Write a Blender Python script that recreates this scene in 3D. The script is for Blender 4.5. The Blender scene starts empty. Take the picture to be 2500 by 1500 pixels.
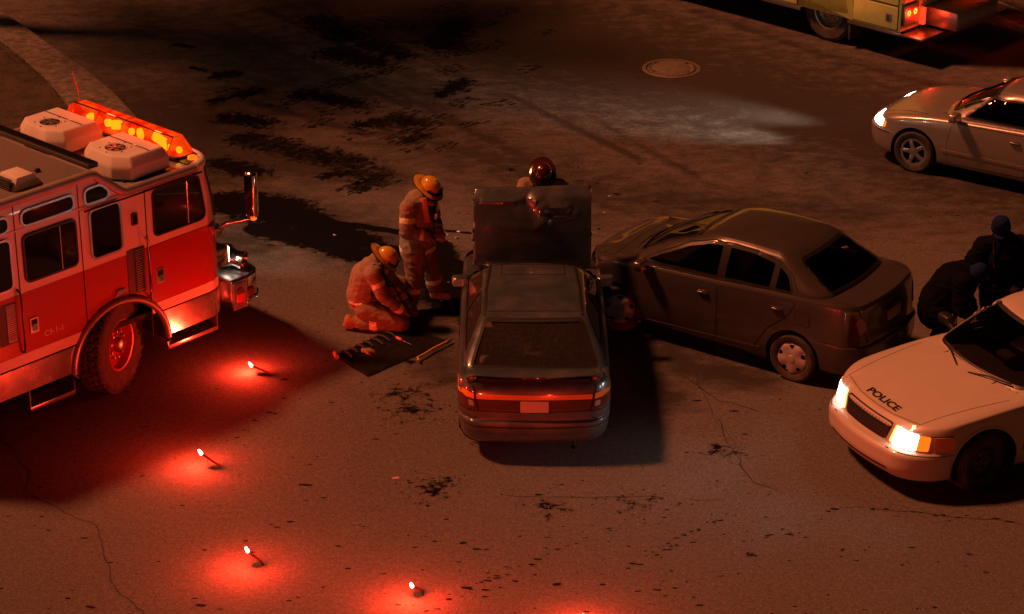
import bpy, bmesh, math, random
import numpy as np
from mathutils import Vector, Matrix, noise
from mathutils.bvhtree import BVHTree
from mathutils.geometry import delaunay_2d_cdt

random.seed(11)
RNG = np.random.default_rng(5)
R_ = math.radians
scene = bpy.context.scene
COL = scene.collection

# ------------------------------------------------------------------ camera
CAM_H, CAM_F, CAM_T = 12.3, 5900.0, R_(24.3)      # height, focal length in photo pixels (2500 wide), tilt
cd = bpy.data.cameras.new('camera')
cd.sensor_width = 36.0
cd.lens = 36.0 * CAM_F / 2500.0
cd.clip_start = 0.5
cd.clip_end = 2000.0
cam = bpy.data.objects.new('camera', cd)
cam.location = (0, 0, CAM_H)
cam.rotation_euler = (math.pi / 2 - CAM_T, 0, 0)
COL.objects.link(cam)
scene.camera = cam

# ------------------------------------------------------------------ night sky, one key light, exposure
SUN_AZ, SUN_EL = 170.0, 54.0       # where the light comes from: the left, a little beyond, high as a street lamp
world = bpy.data.worlds.new('World')
scene.world = world
world.use_nodes = True
wn = world.node_tree
wn.nodes.clear()
sky = wn.nodes.new('ShaderNodeTexSky')
sky.sky_type = 'NISHITA'
sky.sun_disc = False
sky.sun_elevation = R_(SUN_EL)
sky.sun_rotation = R_(90 - SUN_AZ)
tint = wn.nodes.new('ShaderNodeMix')
tint.data_type = 'RGBA'
tint.blend_type = 'MULTIPLY'
tint.inputs[0].default_value = 1.0
tint.inputs[7].default_value = (1.0, 0.20, 0.055, 1)     # sodium glow of the town on the night sky
bg = wn.nodes.new('ShaderNodeBackground')
bg.inputs[1].default_value = 0.0065
wo = wn.nodes.new('ShaderNodeOutputWorld')
wn.links.new(sky.outputs[0], tint.inputs[6])
wn.links.new(tint.outputs[2], bg.inputs[0])
wn.links.new(bg.outputs[0], wo.inputs[0])

sd = bpy.data.lights.new('sun', 'SUN')
sd.energy = 3.75
sd.color = (1.0, 0.245, 0.092)
sd.angle = R_(6.5)
sun = bpy.data.objects.new('sun', sd)
_sv = Vector((math.cos(R_(SUN_AZ)) * math.cos(R_(SUN_EL)), math.sin(R_(SUN_AZ)) * math.cos(R_(SUN_EL)), math.sin(R_(SUN_EL))))
sun.rotation_euler = _sv.to_track_quat('Z', 'Y').to_euler()
sun.location = _sv * 60
COL.objects.link(sun)

vs = scene.view_settings
vs.view_transform = 'Standard'
vs.look = 'None'
vs.exposure = 0.0
vs.gamma = 1.0
vs.use_curve_mapping = False
scene.cycles.use_denoising = True
scene.cycles.max_bounces = 6
scene.cycles.transparent_max_bounces = 12
scene.cycles.sample_clamp_indirect = 4.0
scene.cycles.caustics_reflective = False
scene.cycles.caustics_refractive = False


def gp(u, v, z=0.0):
    """photo pixel (2500 x 1500) to the point where its ray meets height z"""
    d = (u - 1250.0,
         CAM_F * math.cos(CAM_T) + (750 - v) * math.sin(CAM_T),
         -CAM_F * math.sin(CAM_T) + (750 - v) * math.cos(CAM_T))
    t = (z - CAM_H) / d[2]
    return Vector((d[0] * t, d[1] * t, z))


# ------------------------------------------------------------------ materials
MATS = {}


def mat(name, col=(0.5, 0.5, 0.5), rough=0.5, metal=0.0, coat=0.0, emit=None, estr=0.0, spec=0.5,
        var=0.0, vscale=6.0, bump=0.0, bscale=60.0, dirt=None, dscale=3.0, damt=0.35, rvar=0.0):
    if name in MATS:
        return MATS[name]
    m = bpy.data.materials.new(name)
    m.use_nodes = True
    nt = m.node_tree
    p = nt.nodes['Principled BSDF']
    p.inputs['Base Color'].default_value = (*col, 1)
    p.inputs['Roughness'].default_value = rough
    p.inputs['Metallic'].default_value = metal
    p.inputs['Specular IOR Level'].default_value = spec
    p.inputs['Coat Weight'].default_value = coat
    p.inputs['Coat Roughness'].default_value = 0.06
    if emit:
        p.inputs['Emission Color'].default_value = (*emit, 1)
        p.inputs['Emission Strength'].default_value = estr
    tc = nt.nodes.new('ShaderNodeTexCoord')
    last = None
    if var:
        n = nt.nodes.new('ShaderNodeTexNoise')
        n.inputs['Scale'].default_value = vscale
        n.inputs['Detail'].default_value = 5
        nt.links.new(tc.outputs['Object'], n.inputs['Vector'])
        mr = nt.nodes.new('ShaderNodeMapRange')
        mr.inputs[1].default_value = 0.3
        mr.inputs[2].default_value = 0.7
        mr.inputs[3].default_value = 1.0 - var
        mr.inputs[4].default_value = 1.0 + var
        nt.links.new(n.outputs['Fac'], mr.inputs[0])
        mx = nt.nodes.new('ShaderNodeMix')
        mx.data_type = 'RGBA'
        mx.blend_type = 'MULTIPLY'
        mx.inputs[0].default_value = 1
        mx.inputs[6].default_value = (*col, 1)
        nt.links.new(mr.outputs[0], mx.inputs[7])
        last = mx.outputs[2]
        nt.links.new(last, p.inputs['Base Color'])
    if dirt:
        n = nt.nodes.new('ShaderNodeTexNoise')
        n.inputs['Scale'].default_value = dscale
        n.inputs['Detail'].default_value = 8
        n.inputs['Roughness'].default_value = 0.65
        nt.links.new(tc.outputs['Object'], n.inputs['Vector'])
        mr = nt.nodes.new('ShaderNodeMapRange')
        mr.inputs[1].default_value = 0.42
        mr.inputs[2].default_value = 0.68
        mr.inputs[4].default_value = damt
        nt.links.new(n.outputs['Fac'], mr.inputs[0])
        mx = nt.nodes.new('ShaderNodeMix')
        mx.data_type = 'RGBA'
        mx.inputs[6].default_value = (*col, 1)
        if last:
            nt.links.new(last, mx.inputs[6])
        mx.inputs[7].default_value = (*dirt, 1)
        nt.links.new(mr.outputs[0], mx.inputs[0])
        nt.links.new(mx.outputs[2], p.inputs['Base Color'])
        r2 = nt.nodes.new('ShaderNodeMapRange')
        r2.inputs[3].default_value = rough
        r2.inputs[4].default_value = min(1.0, rough + 0.35)
        nt.links.new(mr.outputs[0], r2.inputs[0])
        nt.links.new(r2.outputs[0], p.inputs['Roughness'])
    if bump:
        n = nt.nodes.new('ShaderNodeTexNoise')
        n.inputs['Scale'].default_value = bscale
        n.inputs['Detail'].default_value = 4
        nt.links.new(tc.outputs['Object'], n.inputs['Vector'])
        b = nt.nodes.new('ShaderNodeBump')
        b.inputs['Strength'].default_value = bump
        b.inputs['Distance'].default_value = 0.02
        nt.links.new(n.outputs['Fac'], b.inputs['Height'])
        nt.links.new(b.outputs[0], p.inputs['Normal'])
    MATS[name] = m
    return m


def glass(name, tintc=(0.25, 0.25, 0.25), rough=0.03, dust=0.0):
    m = bpy.data.materials.new(name)
    m.use_nodes = True
    nt = m.node_tree
    nt.nodes.clear()
    o = nt.nodes.new('ShaderNodeOutputMaterial')
    t = nt.nodes.new('ShaderNodeBsdfTransparent')
    t.inputs[0].default_value = (*tintc, 1)
    g = nt.nodes.new('ShaderNodeBsdfGlossy')
    g.inputs['Roughness'].default_value = rough
    g.inputs[0].default_value = (0.9, 0.9, 0.9, 1)
    fr = nt.nodes.new('ShaderNodeFresnel')
    fr.inputs[0].default_value = 1.5
    mx = nt.nodes.new('ShaderNodeMixShader')
    nt.links.new(fr.outputs[0], mx.inputs[0])
    nt.links.new(t.outputs[0], mx.inputs[1])
    nt.links.new(g.outputs[0], mx.inputs[2])
    out = mx.outputs[0]
    if dust:
        d = nt.nodes.new('ShaderNodeBsdfDiffuse')
        d.inputs[0].default_value = (0.35, 0.33, 0.31, 1)
        tc = nt.nodes.new('ShaderNodeTexCoord')
        n = nt.nodes.new('ShaderNodeTexNoise')
        n.inputs['Scale'].default_value = 60
        n.inputs['Detail'].default_value = 8
        nt.links.new(tc.outputs['Object'], n.inputs['Vector'])
        mr = nt.nodes.new('ShaderNodeMapRange')
        mr.inputs[1].default_value = 0.5
        mr.inputs[2].default_value = 0.75
        mr.inputs[3].default_value = dust * 0.35
        mr.inputs[4].default_value = dust
        nt.links.new(n.outputs['Fac'], mr.inputs[0])
        m2 = nt.nodes.new('ShaderNodeMixShader')
        nt.links.new(mr.outputs[0], m2.inputs[0])
        nt.links.new(out, m2.inputs[1])
        nt.links.new(d.outputs[0], m2.inputs[2])
        out = m2.outputs[0]
    nt.links.new(out, o.inputs[0])
    MATS[name] = m
    return m


def plate_mat(name, col, scale=26.0, rough=0.35, metal=0.8, strength=0.6):
    """chequered tread plate: raised bars in two directions"""
    m = mat(name, col, rough, metal)
    nt = m.node_tree
    p = nt.nodes['Principled BSDF']
    tc = nt.nodes['Texture Coordinate']
    mp = nt.nodes.new('ShaderNodeMapping')
    mp.inputs['Rotation'].default_value = (0, 0, R_(45))
    mp.inputs['Scale'].default_value = (scale, scale, scale)
    nt.links.new(tc.outputs['Object'], mp.inputs[0])
    ck = nt.nodes.new('ShaderNodeTexChecker')
    ck.inputs['Scale'].default_value = 1.0
    nt.links.new(mp.outputs[0], ck.inputs[0])
    b = nt.nodes.new('ShaderNodeBump')
    b.inputs['Strength'].default_value = strength
    b.inputs['Distance'].default_value = 0.01
    nt.links.new(ck.outputs['Fac'], b.inputs['Height'])
    nt.links.new(b.outputs[0], p.inputs['Normal'])
    return m


mat('rubber', (0.035, 0.033, 0.031), 0.75, bump=0.25, bscale=90, dirt=(0.13, 0.11, 0.09), damt=0.6, dscale=7)
mat('black_trim', (0.012, 0.012, 0.013), 0.45)
mat('seam_black', (0.006, 0.006, 0.006), 0.8)
mat('interior', (0.05, 0.046, 0.044), 0.85, var=0.2, bump=0.15)
mat('seat_fabric', (0.30, 0.27, 0.24), 0.95, var=0.2, vscale=14, bump=0.3, bscale=120)
mat('seat_dark', (0.06, 0.055, 0.055), 0.95, var=0.2, vscale=14)
mat('chrome', (0.75, 0.74, 0.72), 0.12, 1.0, bump=0.04, bscale=9)
mat('chrome_worn', (0.62, 0.61, 0.6), 0.3, 1.0, var=0.15, dirt=(0.12, 0.1, 0.08), damt=0.3, bump=0.05, bscale=20)
mat('steel', (0.42, 0.42, 0.41), 0.4, 0.85, var=0.15)
mat('steel_dark', (0.085, 0.082, 0.078), 0.55, 0.3, var=0.2, dirt=(0.1, 0.08, 0.06))
mat('underbody', (0.018, 0.017, 0.016), 0.9)
mat('teal_paint', (0.06, 0.09, 0.108), 0.28, 0.35, coat=1.0, dirt=(0.18, 0.17, 0.175), damt=0.5, dscale=2.2, var=0.08)
mat('grey_paint', (0.085, 0.080, 0.072), 0.28, 0.45, coat=1.0, dirt=(0.10, 0.09, 0.08), damt=0.22, dscale=2.0, var=0.06)
mat('silver_paint', (0.42, 0.40, 0.37), 0.3, 0.6, coat=0.9, dirt=(0.25, 0.22, 0.19), damt=0.3)
mat('white_paint', (0.49, 0.445, 0.39), 0.38, 0.0, coat=0.6, dirt=(0.55, 0.48, 0.42), damt=0.3, dscale=2.5)
mat('cab_white', (0.78, 0.76, 0.73), 0.36, 0.0, coat=0.5, dirt=(0.5, 0.42, 0.36), damt=0.25, dscale=1.8)
mat('engine_red', (0.42, 0.012, 0.012), 0.3, 0.0, coat=0.8, dirt=(0.22, 0.07, 0.05), damt=0.3, dscale=2.0)
mat('stripe_white', (0.74, 0.71, 0.66), 0.45)
mat('yellow_paint', (0.78, 0.92, 0.28), 0.4, 0.0, coat=0.5, dirt=(0.35, 0.27, 0.12), damt=0.3)
mat('ac_white', (0.70, 0.67, 0.62), 0.6, bump=0.08, bscale=40, dirt=(0.42, 0.36, 0.3), damt=0.35)
mat('gutter_grey', (0.40, 0.37, 0.34), 0.45, 0.3, dirt=(0.2, 0.17, 0.14))
mat('letter_dark', (0.012, 0.013, 0.02), 0.5)
mat('letter_pale', (0.72, 0.60, 0.50), 0.5)
mat('blue_stripe', (0.02, 0.035, 0.16), 0.45)
mat('plate_pale', (0.62, 0.56, 0.47), 0.5, bump=0.2, bscale=45)
mat('lens_red', (0.085, 0.008, 0.006), 0.15, coat=1.0)
mat('lens_orange', (0.90, 0.26, 0.03), 0.18, coat=1.0)
mat('lens_clear', (0.55, 0.53, 0.5), 0.1, 0.6, coat=1.0)
mat('lens_amber', (0.8, 0.28, 0.03), 0.18, coat=1.0)
mat('lamp_white', (0.9, 0.9, 0.85), 0.3, emit=(1.0, 0.92, 0.78), estr=14.0)
mat('lamp_warm', (0.9, 0.8, 0.5), 0.3, emit=(1.0, 0.62, 0.12), estr=2.2)
mat('lamp_amber', (0.9, 0.35, 0.03), 0.3, emit=(1.0, 0.13, 0.006), estr=1.5)
mat('lamp_red', (0.8, 0.03, 0.02), 0.3, emit=(1.0, 0.06, 0.015), estr=1.2)
mat('lamp_tail', (0.9, 0.3, 0.02), 0.3, emit=(1.0, 0.22, 0.01), estr=5.0)
mat('lens_smoke', (0.16, 0.07, 0.05), 0.12, 0.2, coat=1.0)
mat('plate_dim', (0.30, 0.27, 0.24), 0.5, bump=0.2, bscale=45)
mat('grille_grey', (0.03, 0.03, 0.03), 0.5, 0.2)
mat('fender_grey', (0.33, 0.30, 0.27), 0.35, 0.6)
mat('aerial_red', (0.6, 0.05, 0.03), 0.4)
glass('glass_dark', (0.10, 0.10, 0.10))
glass('glass_tint', (0.26, 0.25, 0.24))
glass('glass_cab', (0.05, 0.045, 0.045))
glass('glass_car', (0.42, 0.40, 0.38))
glass('glass_dusty', (0.55, 0.52, 0.5), dust=0.15)
plate_mat('tread_plate', (0.36, 0.35, 0.33), 30)
plate_mat('tread_plate_step', (0.5, 0.49, 0.47), 34, 0.28, 0.9)


# ------------------------------------------------------------------ mesh helpers
def link(name, V, F, m=None, parent=None, smooth=40.0, mats=None, midx=None, loc=None):
    me = bpy.data.meshes.new(name)
    V = [tuple(map(float, v)) for v in V]
    me.from_pydata(V, [], [tuple(int(i) for i in f) for f in F])
    me.validate()
    if mats:
        for a in mats:
            me.materials.append(MATS[a])
        if midx is not None and len(midx) == len(me.polygons):
            me.polygons.foreach_set('material_index', np.asarray(midx, dtype=np.int32))
    elif m:
        me.materials.append(MATS[m])
    if smooth:
        bm = bmesh.new()
        bm.from_mesh(me)
        bmesh.ops.recalc_face_normals(bm, faces=bm.faces)
        th = R_(smooth)
        for f in bm.faces:
            f.smooth = True
        for e in bm.edges:
            if len(e.link_faces) == 2 and e.calc_face_angle(0) > th:
                e.smooth = False
        bm.to_mesh(me)
        bm.free()
    o = bpy.data.objects.new(name, me)
    COL.objects.link(o)
    if parent:
        o.parent = parent
    if loc is not None:
        o.location = loc
    return o


def thing(name, label, cat, loc=(0, 0, 0), rz=0.0, group=None):
    o = bpy.data.objects.new(name, None)
    o.empty_display_size = 0.2
    COL.objects.link(o)
    o.location = loc
    o.rotation_euler = (0, 0, rz)
    o['label'] = label
    o['category'] = cat
    if group:
        o['group'] = group
    return o


def tag(o, label, cat, group=None):
    o['label'] = label
    o['category'] = cat
    if group:
        o['group'] = group
    return o


def struct(o, kind='structure'):
    o['kind'] = kind
    return o


class B:
    """collects shapes into one mesh"""
    def __init__(self):
        self.V, self.F = [], []

    def add(self, V, F, M=None):
        n = len(self.V)
        if M is not None:
            V = [M @ Vector(v) for v in V]
        self.V += [tuple(v) for v in V]
        self.F += [tuple(i + n for i in f) for f in F]
        return self

    def box(self, x0, x1, y0, y1, z0, z1, bev=0.0, M=None, seg=2):
        bm = bmesh.new()
        bmesh.ops.create_cube(bm, size=1)
        for v in bm.verts:
            v.co = Vector((x0 + (v.co.x + .5) * (x1 - x0), y0 + (v.co.y + .5) * (y1 - y0), z0 + (v.co.z + .5) * (z1 - z0)))
        if bev:
            bmesh.ops.bevel(bm, geom=list(bm.edges), offset=bev, segments=seg, affect='EDGES', profile=0.5)
        bm.verts.index_update()
        self.add([v.co.copy() for v in bm.verts], [[v.index for v in f.verts] for f in bm.faces], M)
        bm.free()
        return self

    def prism(self, pts, axis, a, b, M=None, bev=0.0):
        """extrude a 2-D outline along an axis: 'y' outline is (x,z), 'x' outline is (y,z), 'z' outline is (x,y)"""
        f = {'y': lambda p, t: (p[0], t, p[1]), 'x': lambda p, t: (t, p[0], p[1]), 'z': lambda p, t: (p[0], p[1], t)}[axis]
        n = len(pts)
        V = [f(p, a) for p in pts] + [f(p, b) for p in pts]
        F = [list(range(n))[::-1], list(range(n, 2 * n))] + [[i, (i + 1) % n, n + (i + 1) % n, n + i] for i in range(n)]
        if bev:
            bm = bmesh.new()
            vs_ = [bm.verts.new(v) for v in V]
            for q in F:
                bm.faces.new([vs_[i] for i in q])
            bmesh.ops.recalc_face_normals(bm, faces=bm.faces)
            ed = [e for e in bm.edges if e.calc_face_angle(0) > 0.3]
            bmesh.ops.bevel(bm, geom=ed, offset=bev, segments=2, affect='EDGES', profile=0.5)
            bm.verts.index_update()
            V = [v.co.copy() for v in bm.verts]
            F = [[v.index for v in q.verts] for q in bm.faces]
            bm.free()
        return self.add(V, F, M)

    def lathe(self, prof, n=32, axis='y', M=None, a0=0.0, a1=2 * math.pi, closed=False):
        """revolve (radius, along) pairs about an axis"""
        full = abs(a1 - a0 - 2 * math.pi) < 1e-6
        k = n if full else n + 1
        V, F = [], []
        for i in range(k):
            a = a0 + (a1 - a0) * i / n
            c, s = math.cos(a), math.sin(a)
            for r, t in prof:
                V.append({'y': (r * c, t, r * s), 'x': (t, r * c, r * s), 'z': (r * c, r * s, t)}[axis])
        m = len(prof)
        for i in range(n if full else n):
            j = (i + 1) % k
            for q in range(m if closed else m - 1):
                w = (q + 1) % m
                F.append((i * m + q, i * m + w, j * m + w, j * m + q))
        return self.add(V, F, M)

    def tube(self, pts, r, n=8, caps=True, M=None):
        pts = [Vector(p) for p in pts]
        rs = r if isinstance(r, (list, tuple)) else [r] * len(pts)
        V, F = [], []
        up = Vector((0, 0, 1))
        for i, p in enumerate(pts):
            d = (pts[min(i + 1, len(pts) - 1)] - pts[max(i - 1, 0)]).normalized()
            a = d.cross(up)
            if a.length < 1e-3:
                a = d.cross(Vector((1, 0, 0)))
            a.normalize()
            b = a.cross(d).normalized()
            for k in range(n):
                t = 2 * math.pi * k / n
                V.append(p + (a * math.cos(t) + b * math.sin(t)) * rs[i])
        for i in range(len(pts) - 1):
            for k in range(n):
                F.append((i * n + k, i * n + (k + 1) % n, (i + 1) * n + (k + 1) % n, (i + 1) * n + k))
        if caps:
            F.append(tuple(range(n))[::-1])
            F.append(tuple((len(pts) - 1) * n + k for k in range(n)))
        return self.add(V, F, M)

    def out(self, name, m, parent=None, smooth=40.0, **k):
        return link(name, self.V, self.F, m, parent, smooth, **k)


def rot(ax, deg, at=(0, 0, 0)):
    return Matrix.Translation(at) @ Matrix.Rotation(R_(deg), 4, ax) @ Matrix.Translation(-Vector(at))


def rpoly(pts, r, n=5):
    """round the corners of a 2-D outline"""
    out = []
    k = len(pts)
    for i in range(k):
        p0, p1, p2 = Vector(pts[i - 1]), Vector(pts[i]), Vector(pts[(i + 1) % k])
        a, b = (p0 - p1), (p2 - p1)
        rr = r[i] if isinstance(r, (list, tuple)) else r
        q = min(rr, a.length * .48, b.length * .48)
        a, b = a.normalized() * q, b.normalized() * q
        for j in range(n + 1):
            t = j / n
            out.append(tuple((p1 + a) * (1 - t) ** 2 + p1 * 2 * t * (1 - t) + (p1 + b) * t * t))
    return out


def rect(x0, x1, z0, z1, r=0.02):
    return rpoly([(x0, z0), (x1, z0), (x1, z1), (x0, z1)], r)


def dens(pts, step, closed=True):
    out = []
    k = len(pts)
    for i in range(k if closed else k - 1):
        a, b = np.array(pts[i]), np.array(pts[(i + 1) % k])
        n = max(1, int(np.hypot(*(b - a)) / step))
        out += [tuple(a + (b - a) * j / n) for j in range(n)]
    if not closed:
        out.append(tuple(pts[-1]))
    return out


def inside(P, poly):
    P = np.asarray(P, float)
    poly = np.asarray(poly, float)
    x, y = P[:, 0], P[:, 1]
    c = np.zeros(len(P), bool)
    j = len(poly) - 1
    for i in range(len(poly)):
        xi, yi = poly[i]
        xj, yj = poly[j]
        with np.errstate(divide='ignore', invalid='ignore'):
            c ^= ((yi > y) != (yj > y)) & (x < (xj - xi) * (y - yi) / (yj - yi + 1e-12) + xi)
        j = i
    return c


def offset_poly(pts, d):
    """move an outline outwards by d (any winding)"""
    P = np.asarray(pts, float)
    ar = 0.5 * np.sum(P[:, 0] * np.roll(P[:, 1], -1) - np.roll(P[:, 0], -1) * P[:, 1])
    t = np.roll(P, -1, 0) - np.roll(P, 1, 0)
    t /= (np.linalg.norm(t, axis=1, keepdims=True) + 1e-9)
    nrm = np.stack([t[:, 1], -t[:, 0]], 1) * (1 if ar > 0 else -1)
    return [tuple(p) for p in P + nrm * d]


def flat(outline, grid=0.05, holes=()):
    """triangulate an outline, with inner grid points and holes"""
    ol = dens(outline, grid)
    P = list(ol)
    E = [(i, (i + 1) % len(ol)) for i in range(len(ol))]
    for h in holes:
        hd = dens(h, grid)
        s = len(P)
        P += hd
        E += [(s + i, s + (i + 1) % len(hd)) for i in range(len(hd))]
    A = np.array(P)
    lo, hi = A.min(0), A.max(0)
    gx, gy = np.meshgrid(np.arange(lo[0] + grid / 2, hi[0], grid), np.arange(lo[1] + grid / 2, hi[1], grid))
    G = np.stack([gx.ravel(), gy.ravel()], 1)
    if len(G):
        G = G[inside(G, ol)]
    for h in holes:
        if len(G):
            G = G[~inside(G, h)]
    if len(G):
        d = np.min(np.hypot(G[:, None, 0] - A[None, :, 0], G[:, None, 1] - A[None, :, 1]), axis=1)
        G = G[d > grid * .45]
    allp = [Vector(p) for p in P] + [Vector(p) for p in G]
    v, e, f, *_ = delaunay_2d_cdt(allp, E, [], 0, 1e-6, False)
    v = np.array([tuple(p) for p in v])
    f = [tuple(q) for q in f]
    C = np.array([v[list(q)].mean(0) for q in f])
    ok = inside(C, ol)
    for h in holes:
        ok &= ~inside(C, h)
    return v, [q for q, k in zip(f, ok) if k]


AX = {'L': (1, 1), 'R': (1, -1), 'F': (0, 1), 'B': (0, -1), 'T': (2, 1)}


def project(bvh, side, P, off):
    """throw 2-D points onto a body from one side"""
    ax, sg = AX[side]
    d = [0, 0, 0]
    d[ax] = -sg
    d = Vector(d)
    out = []
    for p in P:
        if ax == 1:
            o = Vector((p[0], 6 * sg, p[1]))
        elif ax == 0:
            o = Vector((8 * sg, p[0], p[1]))
        else:
            o = Vector((p[0], p[1], 6))
        hit, nrm, *_ = bvh.ray_cast(o, d)
        if hit is None:
            q = o.copy()
            q[ax] = 0.8 * sg if ax != 0 else (sg * 3)
            hit, nrm, *_ = bvh.find_nearest(q)
        if nrm.dot(d) > 0:
            nrm = -nrm
        out.append(hit + nrm * off)
    return out


def patch(bvh, side, outline, off=0.004, rim=0.0, grid=0.06, holes=()):
    v, f = flat(outline, grid, holes)
    V = project(bvh, side, v, off)
    F = [tuple(q) for q in f]
    if rim:
        cnt = {}
        for q in F:
            for i in range(len(q)):
                a, b = q[i], q[(i + 1) % len(q)]
                cnt.setdefault((min(a, b), max(a, b)), []).append((a, b))
        W = project(bvh, side, v, off - rim)
        n = len(V)
        V = V + W
        for k, l in cnt.items():
            if len(l) == 1:
                a, b = l[0]
                F.append((b, a, a + n, b + n))
    return V, F


def ribbon(bvh, side, line, w=0.008, off=0.002, closed=False, step=0.05):
    L = np.array(dens(line, step, closed))
    t = (np.roll(L, -1, 0) - np.roll(L, 1, 0)) if closed else np.gradient(L, axis=0)
    t /= (np.linalg.norm(t, axis=1, keepdims=True) + 1e-9)
    nrm = np.stack([-t[:, 1], t[:, 0]], 1)
    a = project(bvh, side, L + nrm * w / 2, off)
    b = project(bvh, side, L - nrm * w / 2, off)
    n = len(L)
    F = [(i, (i + 1) % n, n + (i + 1) % n, n + i) for i in range(n if closed else n - 1)]
    return a + b, F


def pchip(K, m):
    """monotone interpolation of key arrays K (k, n, 3), m steps per span"""
    K = np.asarray(K, float)
    d = np.diff(K, axis=0)
    s = np.zeros_like(K)
    a, b = d[:-1], d[1:]
    with np.errstate(divide='ignore', invalid='ignore'):
        h = np.where(a * b > 0, 2 * a * b / (a + b), 0)
    s[1:-1] = np.nan_to_num(h)
    s[0], s[-1] = d[0], d[-1]
    out = []
    for i in range(len(K) - 1):
        for j in range(m):
            t = j / m
            out.append((2 * t**3 - 3 * t**2 + 1) * K[i] + (t**3 - 2 * t**2 + t) * s[i] + (-2 * t**3 + 3 * t**2) * K[i + 1] + (t**3 - t**2) * s[i + 1])
    out.append(K[-1])
    return np.array(out)


def ring(xf, xr, w, rf=(.3, .3), rr=(.3, .3), bf=.05, br=.05, taper=None, ns=80, nf=9, nc=9):
    """half a rounded plan outline from nose to tail, then mirrored"""
    H = []
    y1 = max(w - rf[1], 0.02)
    for i in range(nf):
        y = y1 * i / nf
        H.append((xf - bf * (y / w) ** 2, y))
    cx = xf - bf * (y1 / w) ** 2 - rf[0]
    for i in range(nc):
        a = math.pi / 2 * i / nc
        H.append((cx + rf[0] * math.cos(a), y1 + (w - y1) * math.sin(a)))
    y2 = max(w - rr[1], 0.02)
    ex = xr + br * (y2 / w) ** 2 + rr[0]
    for i in range(ns):
        H.append((cx + (ex - cx) * i / ns, w))
    for i in range(nc):
        a = math.pi / 2 * i / nc
        H.append((ex - rr[0] * math.sin(a), y2 + (w - y2) * math.cos(a)))
    for i in range(nf + 1):
        y = y2 * (1 - i / nf)
        H.append((xr + br * (y / w) ** 2, y))
    H = np.array(H)
    if taper:
        H[:, 1] *= taper(H[:, 0])
    mir = H[1:-1][::-1] * [1, -1]
    return np.concatenate([H, mir])


def stack(levels, crown=0.04, m=4, capn=9, cpow=2.2, taper=None, bottom=True, ns=80, cap=True):
    """levels: dicts of z (number or f(x)) and ring() arguments, bottom to top -> V, F"""
    K = []
    for l in levels:
        l = dict(l)
        z = l.pop('z')
        r = ring(taper=taper, ns=ns, **l)
        zz = z(r[:, 0]) if callable(z) else np.full(len(r), float(z))
        K.append(np.column_stack([r, zz]))
    G = pchip(K, m)
    n = G.shape[1]
    V = G.reshape(-1, 3)
    F = []
    for k in range(G.shape[0] - 1):
        for i in range(n):
            j = (i + 1) % n
            F.append((k * n + i, k * n + j, (k + 1) * n + j, (k + 1) * n + i))
    if cap:
        top = K[-1]
        zt = levels[-1]['z']
        xc = 0.5 * (top[:, 0].max() + top[:, 0].min())
        prev = (G.shape[0] - 1) * n
        cur = len(V)
        add = []
        for c in range(1, capn + 1):
            r = 1 - c / capn
            r = r if c < capn else 0.004
            x = xc + (top[:, 0] - xc) * r
            y = top[:, 1] * r
            z = (zt(x) if callable(zt) else np.full(n, float(zt))) + (crown(x) if callable(crown) else crown) * (1 - r ** cpow)
            add.append(np.column_stack([x, y, z]))
            for i in range(n):
                j = (i + 1) % n
                F.append((prev + i, prev + j, cur + j, cur + i))
            prev = cur
            cur += n
        V = np.concatenate([V] + add)
    if bottom:
        F.append(tuple(range(n))[::-1])
    return V, F


def curve(*pts):
    """smooth function of x through control points"""
    P = np.array(sorted(pts), float)

    def f(x):
        x = np.asarray(x, float)
        d = np.diff(P[:, 1]) / np.diff(P[:, 0])
        s = np.zeros(len(P))
        a, b = d[:-1], d[1:]
        with np.errstate(divide='ignore', invalid='ignore'):
            s[1:-1] = np.nan_to_num(np.where(a * b > 0, 2 * a * b / (a + b), 0))
        s[0], s[-1] = d[0], d[-1]
        xc = np.clip(x, P[0, 0], P[-1, 0])
        i = np.clip(np.searchsorted(P[:, 0], xc) - 1, 0, len(P) - 2)
        h = P[i + 1, 0] - P[i, 0]
        t = (xc - P[i, 0]) / h
        return ((2 * t**3 - 3 * t**2 + 1) * P[i, 1] + (t**3 - 2 * t**2 + t) * h * s[i] + (-2 * t**3 + 3 * t**2) * P[i + 1, 1] + (t**3 - t**2) * h * s[i + 1])
    return f


def normals(V, F):
    V = np.asarray(V)
    N = np.zeros((len(F), 3))
    C = np.zeros((len(F), 3))
    for k, f in enumerate(F):
        p = V[list(f)]
        C[k] = p.mean(0)
        if len(f) >= 4:
            N[k] = np.cross(p[2] - p[0], p[3] - p[1])
        else:
            N[k] = np.cross(p[1] - p[0], p[2] - p[0])
    N /= (np.linalg.norm(N, axis=1, keepdims=True) + 1e-12)
    return N, C


def cut(V, F, side, outline, minn=0.15, snap=True, lim=None):
    """open a hole with a clean edge: drop faces inside the outline seen from one side"""
    V = np.array(V, float)
    ax, sg = AX[side]
    uv = [i for i in range(3) if i != ax]
    N, C = normals(V, F)
    ok = inside(C[:, uv], outline) & (N[:, ax] * sg > minn)
    if lim is not None:
        ok &= (C[:, ax] * sg > lim)
    keep = [f for f, k in zip(F, ok) if not k]
    gone = [f for f, k in zip(F, ok) if k]
    if snap and gone:
        a = set(i for f in gone for i in f)
        b = set(i for f in keep for i in f)
        o = np.array(dens(outline, 0.012))
        for i in a & b:
            p = V[i, uv]
            d = np.hypot(o[:, 0] - p[0], o[:, 1] - p[1])
            j = int(d.argmin())
            if d[j] < 0.09:
                V[i, uv] = o[j]
    return V, keep


def bvh_of(V, F):
    return BVHTree.FromPolygons([tuple(v) for v in np.asarray(V, float)], [tuple(int(i) for i in f) for f in F])


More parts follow.
